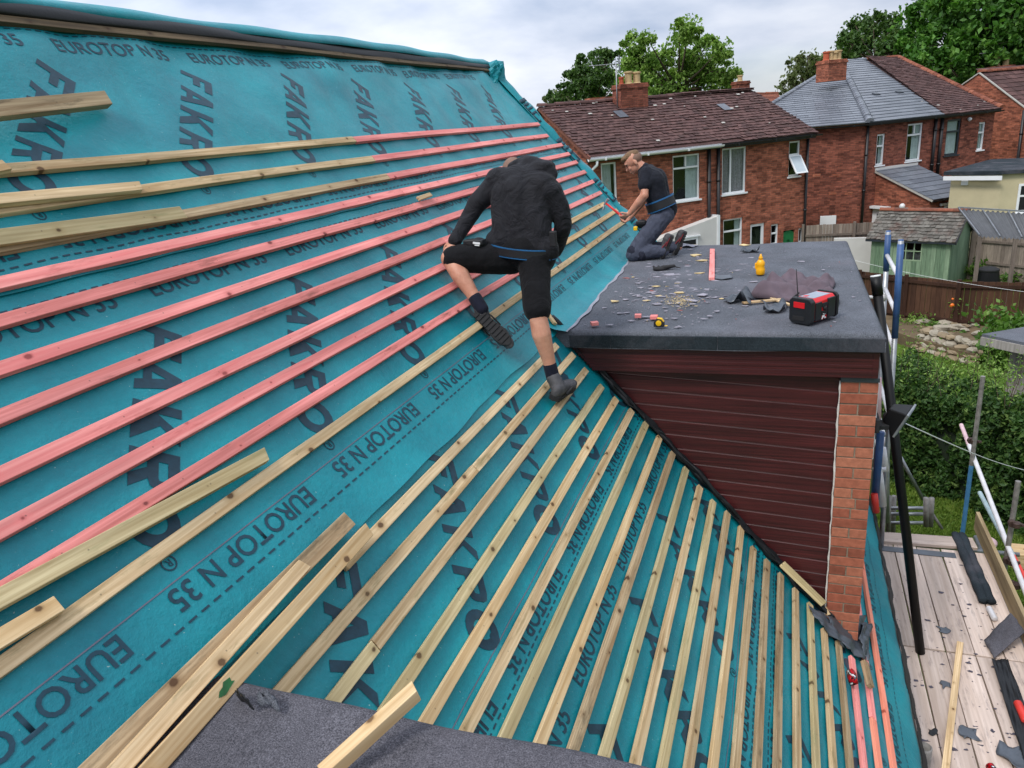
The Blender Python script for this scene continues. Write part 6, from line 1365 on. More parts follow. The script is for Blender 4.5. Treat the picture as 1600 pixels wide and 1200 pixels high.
# hedge
def hedge():
    g=np.random.default_rng(21); A=np.array([1.2,13.6,G]); B=np.array([5.4,10.2,G]); L=np.linalg.norm(B-A); e=(B-A)/L; n=np.array([e[1],-e[0],0]); n=n if n@(-A)>0 else -n
    t=thing('hedge','dense green garden hedge beyond the scaffold, glossy leaves and ragged top','hedge',tuple((A+B)/2)); H=1.75; Dp=1.7
    def bump(u,v): return .12*math.sin(2.3*u+1)+.10*math.sin(5.1*u+3*v)+.07*math.sin(9*u-4*v)+.05*math.sin(17*u+11*v)
    N=64000; u=g.uniform(0,L,N); face=g.random(N); P=np.zeros((N,3)); cl=np.zeros(N)
    bv=np.vectorize(bump)
    f=face<.55; v=g.uniform(0,H,N); d=g.uniform(0,Dp,N)
    bf=bv(u,v); bt=bv(u,d+3)
    depth=np.abs(g.normal(0,.09,N))
    # rounded leafy clumps
    cx=np.floor(u*4.5)+.5; cz=np.floor(v*4.5)+.5; h1=np.modf(np.sin(cx*12.9+cz*78.2)*43758.5)[0]; h2=np.abs(h1); cl=h2*.6+g.random(N)*.4
    lump=.11*np.cos((u*4.5-cx+h1*.5)*3.1)*np.cos((v*4.5-cz+h2*.4)*3.1)
    front=A+e*u[:,None]+n*(bf+lump-depth)[:,None]; front[:,2]=G+v*(1+.02)
    top=A+e*u[:,None]-n*d[:,None]; top[:,2]=G+H+bt+.1*np.cos(d*7+h1*4)-depth-.25*(d/Dp)**2
    P=np.where(f[:,None],front,top)
    leaves('foliage',P,None,'leaf_hedge',t,.085,5,aspect=.5,clump=cl)
    # shoots above the top
    M_=2600; k=90; su=g.uniform(0,L,k); sd=g.uniform(0,Dp,k); b=MB(); pts=[]
    for i in range(k):
        base=A+e*su[i]-n*sd[i]; base[2]=G+H; h=g.uniform(.25,.85); tip=base+np.array([g.normal()*.12,g.normal()*.12,h]); b.tube([base,(base+tip)/2,tip],[.006,.005,.002],4)
        for j in range(M_//k): f_=g.uniform(.1,1); pts.append(base+(tip-base)*f_+g.normal(size=3)*.05)
    b.build('stems','bark',t,uv=False,origin=tuple(A)); leaves('shoots',np.array(pts),None,'leaf_light',t,.06,6,aspect=.35)
    b=MB(); pts=[tuple(A-n*.22+e*0),tuple(B-n*.22),tuple(B-n*(Dp-.1)),tuple(A-n*(Dp-.1))]; b.prism(pts,(0,0,H-.30)); simple('hedge_core',c255(26,44,20,.6),.9,var=.4,sc=12); b.build('dark_filler','hedge_core',t,uv=False,origin=tuple(A))  # solid dark block added inside, so the leaf layer is not see-through
hedge()
def plants(kind,label,cat,pxs,Zb,h,n,mat,size,seed,spread=.3,asp=.4,stems=True,blob=False):
    g=np.random.default_rng(seed); pts=[]; b=MB(); c0=None; base0=None
    for (x,y) in pxs:
        B=np.array(atZ(x,y,Zb)); base0=B if base0 is None else base0
        k=10 if not blob else 16
        for i in range(k):
            tip=B+np.array([g.normal()*spread,g.normal()*spread,h*g.uniform(.5,1.1)]); 
            if stems: b.tube([B,(B+tip)/2+[0,0,.05],tip],[.008,.006,.003],4)
            for j in range(max(2,n//(k*len(pxs)))): f=g.uniform(.25,1)**.7; pts.append(B+(tip-B)*f+g.normal(size=3)*.06*(2.0 if blob else 1))
    t=thing(kind,label,cat,tuple(base0)); 
    if stems: b.build('stems','bark',t,uv=False,origin=tuple(base0))
    leaves('foliage',np.array(pts),None,mat,t,size,seed,aspect=asp); return t
plants('shrub','loose light-green shrub growing before the rockery, left of its centre','shrub',[(1412,640),(1435,635),(1425,615),(1462,640)],G,.75,4200,'leaf_mid',.09,31,.35,blob=True)
plants('shrub','feathery pale-green shrub in front of the right half of the rockery','shrub',[(1500,632),(1525,640),(1550,632),(1480,645)],G,.8,4600,'leaf_light',.08,32,.4,blob=True)
plants('climber','bright-green leafy climber under the outbuilding roof at the right','climber',[(1560,585),(1580,600),(1595,590),(1575,570)],G,1.35,3600,'leaf_mid',.16,33,.35,blob=True,asp=.6)
plants('weeds','green weeds growing against the right side of the shed gable','weeds',[(1527,430),(1518,436),(1534,422)],G,1.0,1300,'leaf_mid',.16,34,.35)
plants('weeds','low green weeds at the fence foot under the compost bin','weeds',[(1560,440),(1580,442),(1595,444)],G,.4,900,'leaf_mid',.14,35,.6)
plants('flowering_plant','crimson flowering plant on the rockery in front of the brown fence','plant',[(1448,508),(1462,510)],G,.35,360,'petal',.09,36,.25,asp=.7)
plants('stray_plant','thin branching green plant rising over the rockery before the fence','plant',[(1490,520)],G,.95,240,'leaf_light',.09,37,.4)
plants('young_shrub','small yellow-green shrub at the left end of the rockery','shrub',[(1420,515),(1428,522)],G,.5,700,'leaf_light',.09,38,.25)
plants('sprawling_plant','dark broad-leaved plant in the middle of the rockery','plant',[(1457,525),(1466,530)],G,.35,600,'leaf_mid',.12,39,.3)
# rockery: dry-stone wall with loose stones
def rockery():
    simple('garden_stone',c255(146,128,102,.75),.9,var=.35,sc=2.5,bump=.8); simple('pale_stone',c255(166,156,138,.75),.9,var=.25,sc=4,bump=.6)
    r=random.Random(4); grp='stones of the rockery'; t=thing('rockery','rockery of flat buff and grey stones below the brown fence','rockery',atZ(1480,545,G))
    def stone(c,s,mi):
        b=MB(); b.ell((0,0,0),s,nu=8,nv=6,mi=0); b.v=[tuple(Vector(p)*r.uniform(.82,1.18)) for p in b.v]; Rm=Matrix.Rotation(r.uniform(-.5,.5),3,'Z')@Matrix.Rotation(r.uniform(-.2,.2),3,'X'); b.v=[tuple(Rm@Vector(p)+Vector(c)) for p in b.v]
        return b.build('stone','garden_stone' if mi else 'pale_stone',t,uv=False,origin=tuple(c))
    k=0
    A=atZ(1425,545,G); B=atZ(1520,572,G); d=(B-A).normalized(); n=Vector((d.y,-d.x,0))
    for row in range(4):
        x=0
        while x<(B-A).length and k<60:
            w_=r.uniform(.16,.34); P=A+d*(x+w_/2)-n*.1*row; stone((P.x,P.y,G+.07+.13*row),(w_*.55,.18,.075),r.random()<.6); x+=w_*1.02; k+=1
    for (x0,x1,y0,y1,m_) in ((1400,1440,498,520,14),(1440,1530,508,545,26)):
        for i in range(m_):
            P=atZ(r.uniform(x0,x1),r.uniform(y0,y1),G); s=r.uniform(.07,.2); stone((P.x,P.y,G+s*.3+.3*(1 if y0>500 else .5)),(s*1.2,s,s*.5),r.random()<.5); k+=1
    b=MB(); pts=[atZ(1380,492,G),atZ(1560,530,G),B,A,atZ(1385,530,G)]; simple('soil',c255(110,92,66,.7),.95,var=.4,sc=3,bump=.8)
    b.prism([Vector((p.x,p.y,G)) for p in pts],(0,0,.30)); b.build('earth','soil',t,uv=False)
rockery()
# grass blades: the lawn near the hedge foot and by the rockery
def grass():
    g=np.random.default_rng(9); N=26000; P=[]
    u=g.random(N); v=g.random(N); A=np.array([1.2,9.2]);
    x=g.uniform(1.0,5.2,N); y=g.uniform(9.0,13.4,N); pts=np.stack([x,y,np.full(N,G+.03)],1)
    x2=g.uniform(2.2,6.2,12000); y2=g.uniform(14.8,20.5,12000); pts=np.concatenate([pts,np.stack([x2,y2,np.full(12000,G+.05)],1)])
    o=leaves('grass','x',None,'grass_blade',None,.085,3,aspect=.16) if False else leaves('grass',pts,None,'grass_blade',None,.10,3,aspect=.14,droop=-2.2)
    tag(o,'short rough grass of the back garden','grass',kind='stuff')
grass()
# mossy tuft of leaves far garden behind left

P=atY(1300,398,20.5); Q=atY(1640,461,19.0); b=MB(); b.tube([P.lerp(Q,i/16)-Vector((0,0,.10*math.sin(math.pi*i/16))) for i in range(17)],.004,5); tag(b.build('washing_line','white_upvc',None,uv=False,smooth=True,origin=P),'thin pale washing line sagging across the garden above the brown fence','washing line')
# ---------------------------------------------------------------- people
def cloth(name,c,rough=.9,sc=9,b=.45,weave=True):
    t=NT(name,rough,0,.2); v=t.co(rnd=False); n=t.noise(v,sc,4,.6,1.5); n2=t.noise(v,420,2,.6)
    t.col(t.mix(1.0,c,t.ramp(n,(.3,g3(.75)),(.7,g3(1.3))),'MULTIPLY')); bb=t.bump(n,.03,b); t.bump(n2,.001,.4,bb); t.b.inputs['Sheen Weight'].default_value=.04; return t.m
def skinmat():
    t=NT('skin',.5,0,.4); v=t.co(rnd=False); n=t.noise(v,14,5,.6); a=t.ramp(n,(.3,c255(190,128,104,.85)),(.7,c255(222,166,140,.85))); t.col(a); t.b.inputs['Subsurface Weight'].default_value=.12; t.b.inputs['Subsurface Radius'].default_value=(.02,.008,.004); t.bump(t.noise(v,160,3),.0006,.5)
skinmat(); cloth('black_hoodie',c255(27,27,32),rough=.75,b=.9,sc=7); cloth('black_shorts',c255(15,15,18)); cloth('navy_tshirt',c255(28,30,38)); cloth('slate_trousers',c255(66,70,84)); cloth('knee_patch',c255(38,40,52),b=.5); cloth('dark_sock',c255(24,26,40),b=.3); simple('shoe_leather',c255(66,65,68),.7,var=.35,sc=30,bump=.8); simple('shoe_sole',c255(24,24,26),.8,var=.2,sc=30); simple('shoe_red',c255(140,24,34),.6)
simple('belt_blue',c255(30,96,146,.85),.5); simple('belt_black',c255(18,18,22),.6,var=.2,sc=20,bump=.5); simple('hair',c255(106,78,50),.7,var=.3,sc=60,bump=.8); simple('cropped_hair',c255(120,92,78),.75,var=.2,sc=80,bump=.5); simple('hammer_red',c255(206,34,34),.4)
def organic(b,name,mat,parent,vox=.006,smooth=6,wr=None,lab=None):
    o=b.build(name,mat,None,smooth=True,uv=False,origin=Vector(b.v[0])); r=o.modifiers.new('remesh','REMESH'); r.mode='VOXEL'; r.voxel_size=vox; r.use_smooth_shade=True
    s=o.modifiers.new('smooth','SMOOTH'); s.factor=.6; s.iterations=smooth
    if wr:
        for k,(st,sz) in enumerate(wr):
            tx=bpy.data.textures.new(name+'_folds','CLOUDS'); tx.noise_scale=sz; tx.noise_depth=2; d=o.modifiers.new('folds','DISPLACE'); d.texture=tx; d.strength=st; d.mid_level=.5; d.texture_coords='LOCAL'
    par(o,parent)
    if lab:o['label']=lab
    return o
def chain(b,pts,rs):
    for i in range(len(pts)-1): b.cap(pts[i],pts[i+1],rs[i],rs[i+1])
def lerp(a,c,f): return Vector(a)*(1-f)+Vector(c)*f
def rotm(x,y=None,z=None):
    x=Vector(x).normalized(); z=Vector(z); y=z.cross(x).normalized(); z=x.cross(y); return Matrix((x,y,z)).transposed()
def hand(b,wr_,dirv,palm_n,sc=1.0,curl=.6,side=1):
    """wrist point, direction of the fingers, normal out of the palm; adds palm and five fingers"""
    f=Vector(dirv).normalized(); n=Vector(palm_n); n=(n-f*n.dot(f)).normalized(); s=f.cross(n)*side; w_=Vector(wr_)
    pc=w_+f*.045*sc; b.ell(pc,(.045*sc,.038*sc,.016*sc),rotm(f,None,n)); b.cap(w_,w_+f*.03*sc,.025*sc,.024*sc)
    for i,(o,L) in enumerate(((-.028,.062),(-.010,.072),(.009,.068),(.027,.052))):
        p=w_+f*.078*sc+s*o*sc; d=f.copy(); L_=L*sc
        for j,ll in enumerate((.45,.32,.26)):
            a=curl*(j+.6)*.75; dd=(f*math.cos(a)+n*math.sin(a)).normalized(); q=p+dd*L_*ll; b.cap(p,q,(.0095-.0012*j)*sc,(.0088-.0012*j)*sc); p=q
    p=w_+f*.03*sc-s*.030*sc; d=(f*.7-s*.7+n*.35).normalized(); q=p+d*.035*sc; b.cap(p,q,.012*sc,.0105*sc); b.cap(q,q+(f*.75+n*.5-s*.1).normalized()*.03*sc,.0105*sc,.009*sc)
def head(b,c,fwd,up,sc=1.0,ears=True):
    f=Vector(fwd).normalized(); u=Vector(up); u=(u-f*u.dot(f)).normalized(); s=f.cross(u); R=Matrix((f,s,u)).transposed(); c=Vector(c)
    b.ell(c+u*.025*sc-f*.008*sc,(.098*sc,.076*sc,.092*sc),R,20,16); b.ell(c+f*.026*sc-u*.045*sc,(.066*sc,.056*sc,.068*sc),R,18,14); b.ell(c+f*.058*sc-u*.092*sc,(.026*sc,.026*sc,.020*sc),R)
    b.ell(c+f*.088*sc-u*.022*sc,(.020*sc,.011*sc,.022*sc),R); b.cap(c+f*.084*sc+u*.012*sc,c+f*.106*sc-u*.030*sc,.009*sc,.013*sc); b.ell(c+f*.080*sc+u*.030*sc,(.018*sc,.050*sc,.011*sc),R)
    for q in (-1,1):
        b.ell(c+f*.083*sc-u*.068*sc+s*.010*q*sc,(.014*sc,.018*sc,.007*sc),R); b.ell(c+f*.062*sc-u*.030*sc+s*.036*q*sc,(.024*sc,.018*sc,.022*sc),R)
        if ears: b.ell(c-f*.012*sc-u*.012*sc+s*.080*q*sc,(.018*sc,.009*sc,.032*sc),R)
def shoe(P,name,heel,toe,up,ankle,sc,mat='shoe_leather',parent=None,sole_mat='shoe_sole',accent=None):
    heel,toe=Vector(heel),Vector(toe); f=(toe-heel).normalized(); L=.29*sc; u=Vector(up); u=(u-f*u.dot(f)).normalized(); s=f.cross(u); R=Matrix((f,s,u)).transposed(); c=heel
    b=MB(); pr=[(.03,.036,.045,.05),(.09,.038,.045,.05),(.16,.044,.036,.038),(.22,.046,.030,.030),(.262,.036,.024,.024)]
    for x,w_,h,z in pr: b.ell(c+f*x*sc+u*z*.9*sc,(.045*sc,w_*sc,h*sc),R)
    for i in range(len(pr)-1):
        a,d=pr[i],pr[i+1]; m_=[(a[k]+d[k])/2 for k in range(4)]; b.ell(c+f*m_[0]*sc+u*m_[3]*.9*sc,(.042*sc,m_[1]*sc,m_[2]*sc),R)
    b.cap(c+f*.055*sc+u*.05*sc,lerp(c+f*.055*sc+u*.05*sc,ankle,.8),.043*sc,.044*sc)
    o=organic(b,name,mat,parent,.005,4,[(.004,.02)])
    b=MB(); out=[(-.012,0),(.0,-.032),(.06,-.037),(.12,-.036),(.19,-.048),(.25,-.040),(.284,-.012),(.284,.012),(.25,.040),(.19,.046),(.12,.034),(.06,.036),(.0,.032)]
    pts=[c+f*x*sc+s*y*sc-u*.006*sc for x,y in out]; b.prism(pts,u*.034*sc)
    for k in range(9):
        x=.01+.028*k; b.obox(c+f*x*sc-s*.034*sc-u*.012*sc,f*.015*sc,s*.068*sc,u*.008*sc)
    so_=b.build('sole',sole_mat,None,bev=.003,uv=False,origin=c); par(so_,o)
    if accent:
        for q in (-1,1):
            b=MB(); b.beam(c+f*.07*sc+s*.046*q*sc+u*.03*sc,c+f*.15*sc+s*.047*q*sc+u*.055*sc,.006,.010,s); b.beam(c+f*.02*sc+s*.04*q*sc+u*.02*sc,c+f*.12*sc+s*.051*q*sc+u*.022*sc,.004,.005,s); a_=b.build('side_stripe',accent,None,uv=False,origin=c); par(a_,o)
    # laces
    b=MB()
    for k in range(4): x=.10+.026*k; z=.088-.011*k; b.tube([c+f*x*sc+s*y*.024*sc+u*(z-.016*abs(y))*sc for y in (-1,0,1)],.0035,6)
    l=b.build('laces',sole_mat,None,smooth=True,uv=False,origin=c); par(l,o); return o
# ---- man one: black hoodie and shorts, stepping across the battens, seen from behind
def man1():
    q=lambda x,y,Y:atY(x,y,Y); S=.92
    aR=q(863,586,4.03); kR=q(840,492,4.02); hR=q(838,408,4.22)
    kL=q(703,404,4.10); hL=q(800,402,4.26); aL=q(750,478,4.02)
    pel=q(818,388,4.26); ch=q(815,305,4.36); sL=q(768,284,4.40); sR=q(862,292,4.34); nk=q(812,268,4.50); hd=q(803,274,4.62)
    t=thing('person','man in black hoodie and black shorts stepping across the battens, back to the camera','person',aR)
    b=MB(); 
    chain(b,[hR,lerp(hR,kR,.5),kR],[.085,.075,.057]); chain(b,[kR,lerp(kR,aR,.30)+Vector((0,-.015,0)),lerp(kR,aR,.7),aR],[.054,.058,.042,.034])
    chain(b,[hL,lerp(hL,kL,.5),kL],[.085,.075,.057]); chain(b,[kL,lerp(kL,aL,.32)+Vector((.01,-.01,-.01)),lerp(kL,aL,.7),aL],[.055,.056,.042,.034]); b.ell(pel,(.12,.08,.08)); chain(b,[pel,ch,nk,hd],[.085,.09,.05,.05])
    head(b,hd,(-.35,.45,-.8),(-.5,.7,.45),S)
    eL=q(733,340,4.30); wL=q(712,376,4.16); chain(b,[sL+Vector((.02,0,-.03)),eL,wL],[.036,.034,.027]); hand(b,wL,(q(700,392,4.10)-wL),Vector((-.1,.5,-.8)),S,.5)
    eR=q(880,350,4.36); wR=q(868,392,4.50); chain(b,[sR+Vector((-.02,0,-.03)),eR,wR],[.036,.034,.027]); hand(b,wR,Vector((-.2,.5,-.6)),Vector((-.8,.3,.2)),S,.8,-1)
    organic(b,'body','skin',t,.006,5)
    # cropped scalp
    b=MB(); f=Vector((-.35,.45,-.8)).normalized(); u=Vector((-.5,.7,.45)); u=(u-f*u.dot(f)).normalized(); s=f.cross(u); R=Matrix((f,s,u)).transposed(); b.ell(hd+u*.030*S-f*.014*S,(.097*S,.078*S,.090*S),R,20,14); organic(b,'cropped_hair','cropped_hair',t,.006,3)
    # hoodie
    b=MB(); w1=q(772,374,4.26); w2=q(860,384,4.24)
    chain(b,[lerp(w1,w2,.22)+Vector((0,0,.0)),lerp(sL,sR,.25)+Vector((.01,-.02,-.06))],[.088,.102]); chain(b,[lerp(w1,w2,.78),lerp(sL,sR,.75)+Vector((-.01,-.02,-.06))],[.088,.102]); chain(b,[lerp(w1,w2,.5)+Vector((0,.01,0)),lerp(sL,sR,.5)+Vector((0,-.015,-.05))],[.098,.125])
    chain(b,[sL+Vector((.05,0,0)),sR+Vector((-.05,0,0))],[.085,.085]); b.ell(lerp(sL,sR,.5)+Vector((0,.03,.03)),(.16,.10,.085)); b.ell(sL+Vector((.035,0,-.02)),(.084,.082,.080)); b.ell(sR+Vector((-.032,0,-.02)),(.086,.084,.082))
    chain(b,[sL+Vector((.02,0,-.03)),lerp(sL,eL,.55),eL,lerp(eL,wL,.6),wL+Vector((0,.0,.0))],[.074,.060,.053,.046,.042])
    chain(b,[sR+Vector((-.01,0,-.03)),lerp(sR,eR,.5)+Vector((.008,0,0)),eR,lerp(eR,wR,.6),wR],[.076,.061,.055,.050,.046])
    hood=q(846,262,4.42); hn=q(815,262,4.47); b.ell(hood,(.085,.07,.045)); b.ell(q(828,256,4.46),(.075,.06,.045)); chain(b,[q(800,262,4.5),q(820,255,4.48),q(850,262,4.42),q(862,272,4.40)],[.035,.048,.046,.038]); chain(b,[w1+Vector((.03,0,-.02)),w2+Vector((-.03,0,-.02))],[.085,.085])
    organic(b,'hoodie','black_hoodie',t,.007,14,[(.022,.16),(.003,.05)])
    # shorts
    b=MB(); chain(b,[lerp(w1,w2,.2)+Vector((0,.01,-.07)),lerp(w1,w2,.8)+Vector((0,.0,-.07))],[.105,.105]); b.ell(pel+Vector((0,-.015,-.01)),(.155,.12,.11)); 
    chain(b,[hR+Vector((-.015,0,.0)),lerp(hR,kR,.45)+Vector((-.01,0,0)),lerp(hR,kR,.8)+Vector((.0,0,0)),lerp(hR,kR,.9)],[.102,.090,.087,.083])
    chain(b,[hL,lerp(hL,kL,.45)+Vector((0,0,-.005)),lerp(hL,kL,.80),lerp(hL,kL,.93)],[.105,.096,.086,.079]); organic(b,'shorts','black_shorts',t,.007,10,[(.016,.14),(.003,.05)])
    # belt and pouches
    def ring(c,e,wd,dp,h,name,mat,th=.008,tilt=(0,0,0)):
        b=MB(); n=40; vs=[]; e=Vector(e).normalized(); d=e.cross(Vector((0,0,1))).normalized(); up=(Vector((0,0,1))+Vector(tilt)).normalized()
        for i in range(n):
            a=2*math.pi*i/n; p=e*math.cos(a)*wd+d*math.sin(a)*dp; q_=p*(1+th/wd)
            vs+=[c+p-up*h/2,c+q_-up*h/2,c+q_+up*h/2,c+p+up*h/2]
        b.add(vs,[(4*i+j,4*i+(j+1)%4,4*((i+1)%n)+(j+1)%4,4*((i+1)%n)+j) for i in range(n) for j in range(4)]); o=b.build(name,mat,None,smooth=False,uv=False,origin=c); par(o,t); return o
    bc=lerp(w1,w2,.5)+Vector((0,.01,-.045)); e=(w2-w1)
    ring(bc,e,.205,.138,.045,'tool_belt','belt_black',.012); ring(bc+Vector((0,0,.026)),e,.203,.137,.006,'belt_trim','belt_blue',.014); ring(bc-Vector((0,0,.028)),e,.207,.139,.005,'belt_trim','belt_blue',.012)
    b=MB(); c=q(742,385,4.17); b.ell(c,(.065,.04,.05)); b.ell(c+Vector((.03,0,.01)),(.05,.04,.045)); b.box(c.x-.06,c.x+.07,c.y-.045,c.y+.02,c.z+.01,c.z+.045); organic(b,'belt_pouch','belt_black',t,.006,4,[(.01,.03)])
    b=MB(); c2=c+Vector((.012,-.052,.03)); b.beam(c2,c2+Vector((.045,0,-.006)),.004,.012,(0,0,1)); b.beam(c2+Vector((.01,0,-.014)),c2+Vector((.04,0,-.018)),.004,.006,(0,0,1)); o=b.build('pouch_label','white_upvc',None,uv=False,origin=c2); par(o,t)
    b=MB(); c=q(864,372,4.13); b.obox(c+Vector((-.02,-.01,-.05)),(.04,0,0),(0,.03,0),(0,0,.09)); o=b.build('belt_buckle','belt_black',None,bev=.006,uv=False,origin=c); par(o,t)
    # socks and shoes
    for (a,k) in ((aR,kR),(aL,kL)):
        b=MB(); chain(b,[lerp(a,k,-.06),lerp(a,k,.16)],[.042,.042]); organic(b,'sock','dark_sock',t,.005,3)
    hR_=q(862,606,4.06); tR_=q(893,612,4.26); fR=onR(868,620,.04); up=RN*.75+Vector((0,0,.5))
    heel=Pp(866,626,.052); toe=heel+Vector((.035,.26,.0)); shoe(None,'shoe',heel+Vector((0,-.01,.01)),toe,Vector((.28,-.05,1)),aR,S*1.1,parent=t,accent='shoe_sole')
    heel=q(745,487,3.99); toe=q(795,536,3.96); shoe(None,'shoe',heel,toe,Vector((-.72,.62,.25)),aL,S*1.08,parent=t,accent='shoe_sole')
man1()
# ---- man two: kneeling on the dormer roof with a red hammer
def man2():
    S=.93; q=lambda x,y,Y:atY(x,y,Y)
    k1=q(989,390,7.28); k1.z=max(k1.z,DZ+.07); k1.z=DZ+.075; a1=q(1040,391,7.36); a1.z=DZ+.085; h1=q(1034,338,7.50)
    k2=k1+Vector((.02,.27,0)); a2=a1+Vector((.10,.22,0)); h2_=h1+Vector((.0,.17,0))
    pel=lerp(h1,h2_,.5)+Vector((0,0,.03)); wa=q(1031,314,7.58); ch=q(1021,283,7.58); s1_=q(1008,272,7.45); s2_=s1_+Vector((-.02,.30,.0)); nk=q(1004,262,7.58); hd=q(990,253,7.58)
    t=thing('person','kneeling man in dark t-shirt and slate trousers hammering at the batten ends','person',k1)
    e1_=q(1007,305,7.36); w1_=q(984,333,7.40); e2_=q(1003,316,7.72); w2_=q(986,338,7.58)
    b=MB(); chain(b,[h1,lerp(h1,k1,.5),k1],[.08,.07,.05]); chain(b,[k1,a1],[.05,.035]); chain(b,[h2_,k2],[.08,.05]); chain(b,[k2,a2],[.05,.035]); chain(b,[pel,wa,ch,lerp(ch,nk,.6),nk,lerp(nk,hd,.6)],[.09,.085,.09,.06,.052,.052]); b.ell(ch,(.08,.14,.09))
    head(b,hd,(-.80,-.20,-.55),(-.48,-.1,.85),S)
    chain(b,[s1_,lerp(s1_,e1_,.5),e1_],[.042,.040,.039]); chain(b,[e1_,lerp(e1_,w1_,.35),w1_],[.041,.040,.027]); chain(b,[s2_,e2_,w2_],[.04,.038,.027])
    hm0=q(973,339,7.44); hm1=q(946,317,7.46); hd_=(hm1-hm0).normalized()
    hand(b,w1_,Vector((-.85,-.05,-.5)),Vector((-.2,.35,.9)) if False else Vector((.1,.55,.75)),S,1.15); hand(b,w2_,Vector((-.8,-.3,-.45)),Vector((.1,-.6,.6)),S,.9,-1)
    organic(b,'body','skin',t,.0055,4)
    f=Vector((-.80,-.20,-.55)).normalized(); u=Vector((-.48,-.1,.85)); u=(u-f*u.dot(f)).normalized(); s=f.cross(u); R=Matrix((f,s,u)).transposed()
    b=MB(); b.ell(hd+u*.075*S+f*.006*S,(.090*S,.064*S,.046*S),R,18,12); b.ell(hd+u*.085*S+f*.055*S,(.045*S,.055*S,.030*S),R); b.ell(hd+u*.055*S-f*.05*S,(.055*S,.064*S,.05*S),R); organic(b,'hair','hair',t,.005,3,[(.006,.012)])
    b=MB(); b.ell(hd+u*.020*S-f*.030*S,(.080*S,.0795*S,.072*S),R,18,14); organic(b,'faded_sides','cropped_hair',t,.005,3)
    for g_ in (-1,1):
        b=MB(); c=hd+f*.0865*S+u*.012*S+s*.030*g_*S; b.ell(c,(.006,.012,.006),R,10,8); o=b.build('eye','shoe_sole',None,smooth=True,uv=False,origin=c); par(o,t)
        b=MB(); c=hd+f*.094*S+u*.034*S+s*.030*g_*S; b.ell(c,(.005,.018,.004),R,10,8); o=b.build('eyebrow','hair',None,smooth=True,uv=False,origin=c); par(o,t)
    # t-shirt
    b=MB(); chain(b,[wa+Vector((0,-.06,-.03)),ch+Vector((0,-.07,0))],[.105,.125]); chain(b,[wa+Vector((0,.06,-.03)),ch+Vector((0,.07,0))],[.105,.125]); b.ell(lerp(s1_,s2_,.5)+Vector((.015,0,-.01)),(.10,.19,.085)); chain(b,[s1_+Vector((.01,.02,0)),lerp(s1_,e1_,.50)],[.075,.068]); chain(b,[s2_+Vector((.01,-.02,0)),lerp(s2_,e2_,.5)],[.075,.064]); chain(b,[lerp(ch,nk,.5),lerp(ch,nk,.86)],[.085,.066]); chain(b,[wa,pel+Vector((.02,0,.03))],[.12,.125])
    organic(b,'t_shirt','navy_tshirt',t,.007,4,[(.012,.10),(.004,.04)])
    # trousers
    b=MB(); b.ell(pel,(.13,.17,.12)); chain(b,[h1,lerp(h1,k1,.5),k1],[.105,.092,.075]); chain(b,[k1,lerp(k1,a1,.5)+Vector((0,0,.01)),lerp(k1,a1,.92)],[.072,.070,.060]); chain(b,[h2_,k2],[.10,.075]); chain(b,[k2,lerp(k2,a2,.9)],[.072,.058]); organic(b,'trousers','slate_trousers',t,.007,3,[(.016,.09),(.006,.035)])
    b=MB(); b.ell(lerp(k1,h1,.10)+Vector((-.02,-.02,-.01)),(.07,.072,.07)); b.ell(lerp(k1,a1,.25)+Vector((0,-.02,-.01)),(.07,.06,.062)); organic(b,'knee_pad','knee_patch',t,.006,4,[(.008,.03)])
    # tool belt
    n=40
    def ring(c,wd,dp,h,name,mat,th,tl):
        b=MB(); vs=[]; up=Vector((-.32,0,.95)).normalized(); e=Vector((0,1,0)); d=up.cross(e)
        for i in range(n):
            a=2*math.pi*i/n; p=e*math.cos(a)*wd+d*math.sin(a)*dp; q_=p*(1+th/wd); vs+=[c+p-up*h/2,c+q_-up*h/2,c+q_+up*h/2,c+p+up*h/2]
        b.add(vs,[(4*i+j,4*i+(j+1)%4,4*((i+1)%n)+(j+1)%4,4*((i+1)%n)+j) for i in range(n) for j in range(4)]); o=b.build(name,mat,None,uv=False,origin=c); par(o,t)
    bc=lerp(wa,pel,.25); ring(bc,.178,.135,.075,'tool_belt','belt_black',.012,0); ring(bc+Vector((-.012,0,.043)),.178,.135,.014,'belt_trim','belt_blue',.016,0); ring(bc+Vector((.012,0,-.043)),.180,.137,.008,'belt_trim','belt_blue',.014,0)
    b=MB(); c=q(1003,350,7.40); b.ell(c,(.06,.04,.045)); b.box(c.x-.05,c.x+.04,c.y-.05,c.y+.02,c.z-.0,c.z+.035); organic(b,'belt_pouch','belt_black',t,.006,3)
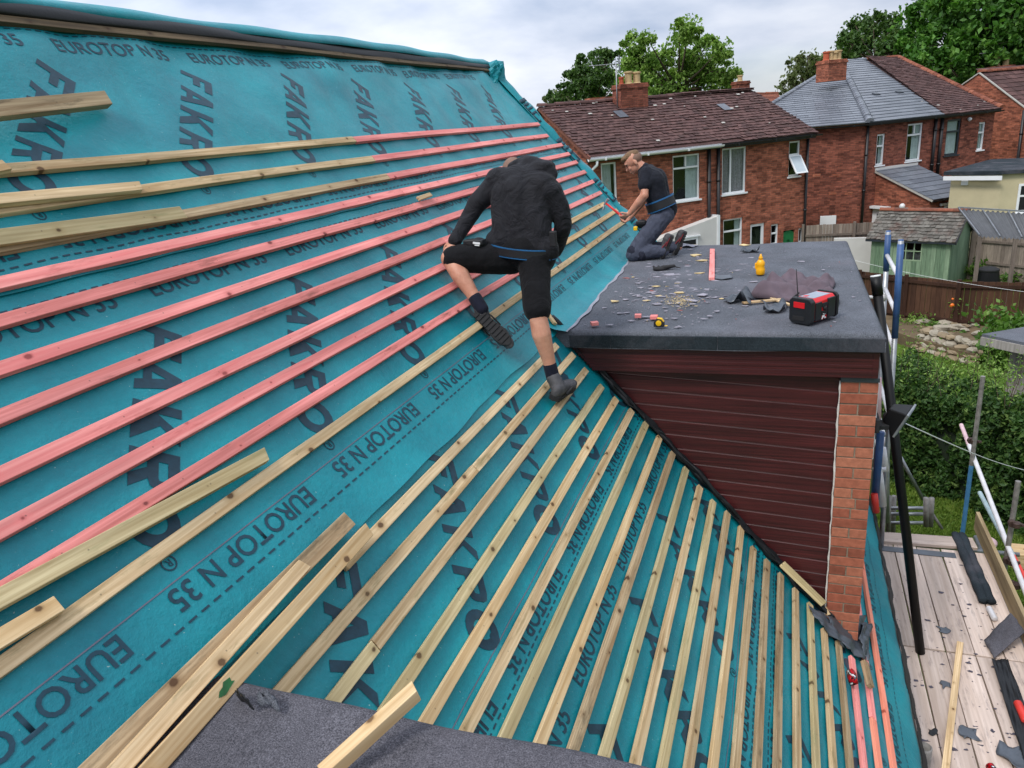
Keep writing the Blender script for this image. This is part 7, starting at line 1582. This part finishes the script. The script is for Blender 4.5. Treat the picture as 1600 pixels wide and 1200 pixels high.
    for (a,h_,k) in ((a1,k1,0),(a2,k2,1)):
        d=(a-h_).normalized(); heel=a+Vector((.035,-.01,.085)); toe=a+d*.10+Vector((.02,-.015+.02*k,-.075)); 
        heel=a+Vector((.075,0,.075)); toe=a+Vector((.055,-.02,-.085)); fdir=(toe-heel).normalized(); heel=toe-fdir*.235*S+Vector((.0,0,.03)); toe=toe
        shoe(None,'boot',a+Vector((.075,.0,.14)),a+Vector((-.05,-.02,-.13)),Vector((-1,0,-.1)),a,S*.98,parent=t,accent='shoe_red')
    # hammer is a thing of its own
    hm=thing('hammer','red handled claw hammer held by the kneeling man against the batten ends','hammer',hm0)
    b=MB(); b.tube([hm0+(hm0-hm1)*.18,hm0,hm0.lerp(hm1,.5),hm0.lerp(hm1,.96)],[.016,.015,.011,.010],10); o=b.build('handle','hammer_red',None,smooth=True,uv=False,origin=hm0); par(o,hm)
    b=MB(); pn=hd_.cross(Vector((0,1,0))).normalized(); b.tube([hm1-pn*.05,hm1-pn*.02],.015,12); b.tube([hm1-pn*.02,hm1+pn*.02],.011,10); b.beam(hm1+pn*.02,hm1+pn*.065-hd_*.02+Vector((0,.012,0)),.012,.01,hd_); b.beam(hm1+pn*.02,hm1+pn*.065-hd_*.02-Vector((0,.012,0)),.012,.01,hd_); o=b.build('hammer_head','steel',None,uv=False,origin=hm1); par(o,hm)
man2()
c=atY(993,357,7.34); t=thing('tape_tool','small yellow and green tape tool hanging by the kneeling man\'s knee at the sheet edge','tape measure',c)
b=MB(); b.box(c.x-.02,c.x+.02,c.y-.015,c.y+.02,c.z-.022,c.z+.02); b.build('case','yellow_plastic',t,bev=.008,uv=False,origin=c); b=MB(); b.box(c.x-.023,c.x+.023,c.y-.012,c.y+.015,c.z-.012,c.z+.008); b.build('band','green_paint',t,bev=.003,uv=False,origin=c)
# clump of stripes at the far left top: a bit of a neighbouring chimney's brickwork
c=atY(-2,22,9.0); t=thing('chimney','dark banded chimney top peeping over the ridge at the top left corner','chimney',c); b=MB()
for k in range(7): b.box(c.x-.3,c.x+.05+.02*(k%2),c.y-.1,c.y+.3,c.z-.35+.08*k,c.z-.285+.08*k)
b.build('stack','dark_red_brick',t,origin=c)
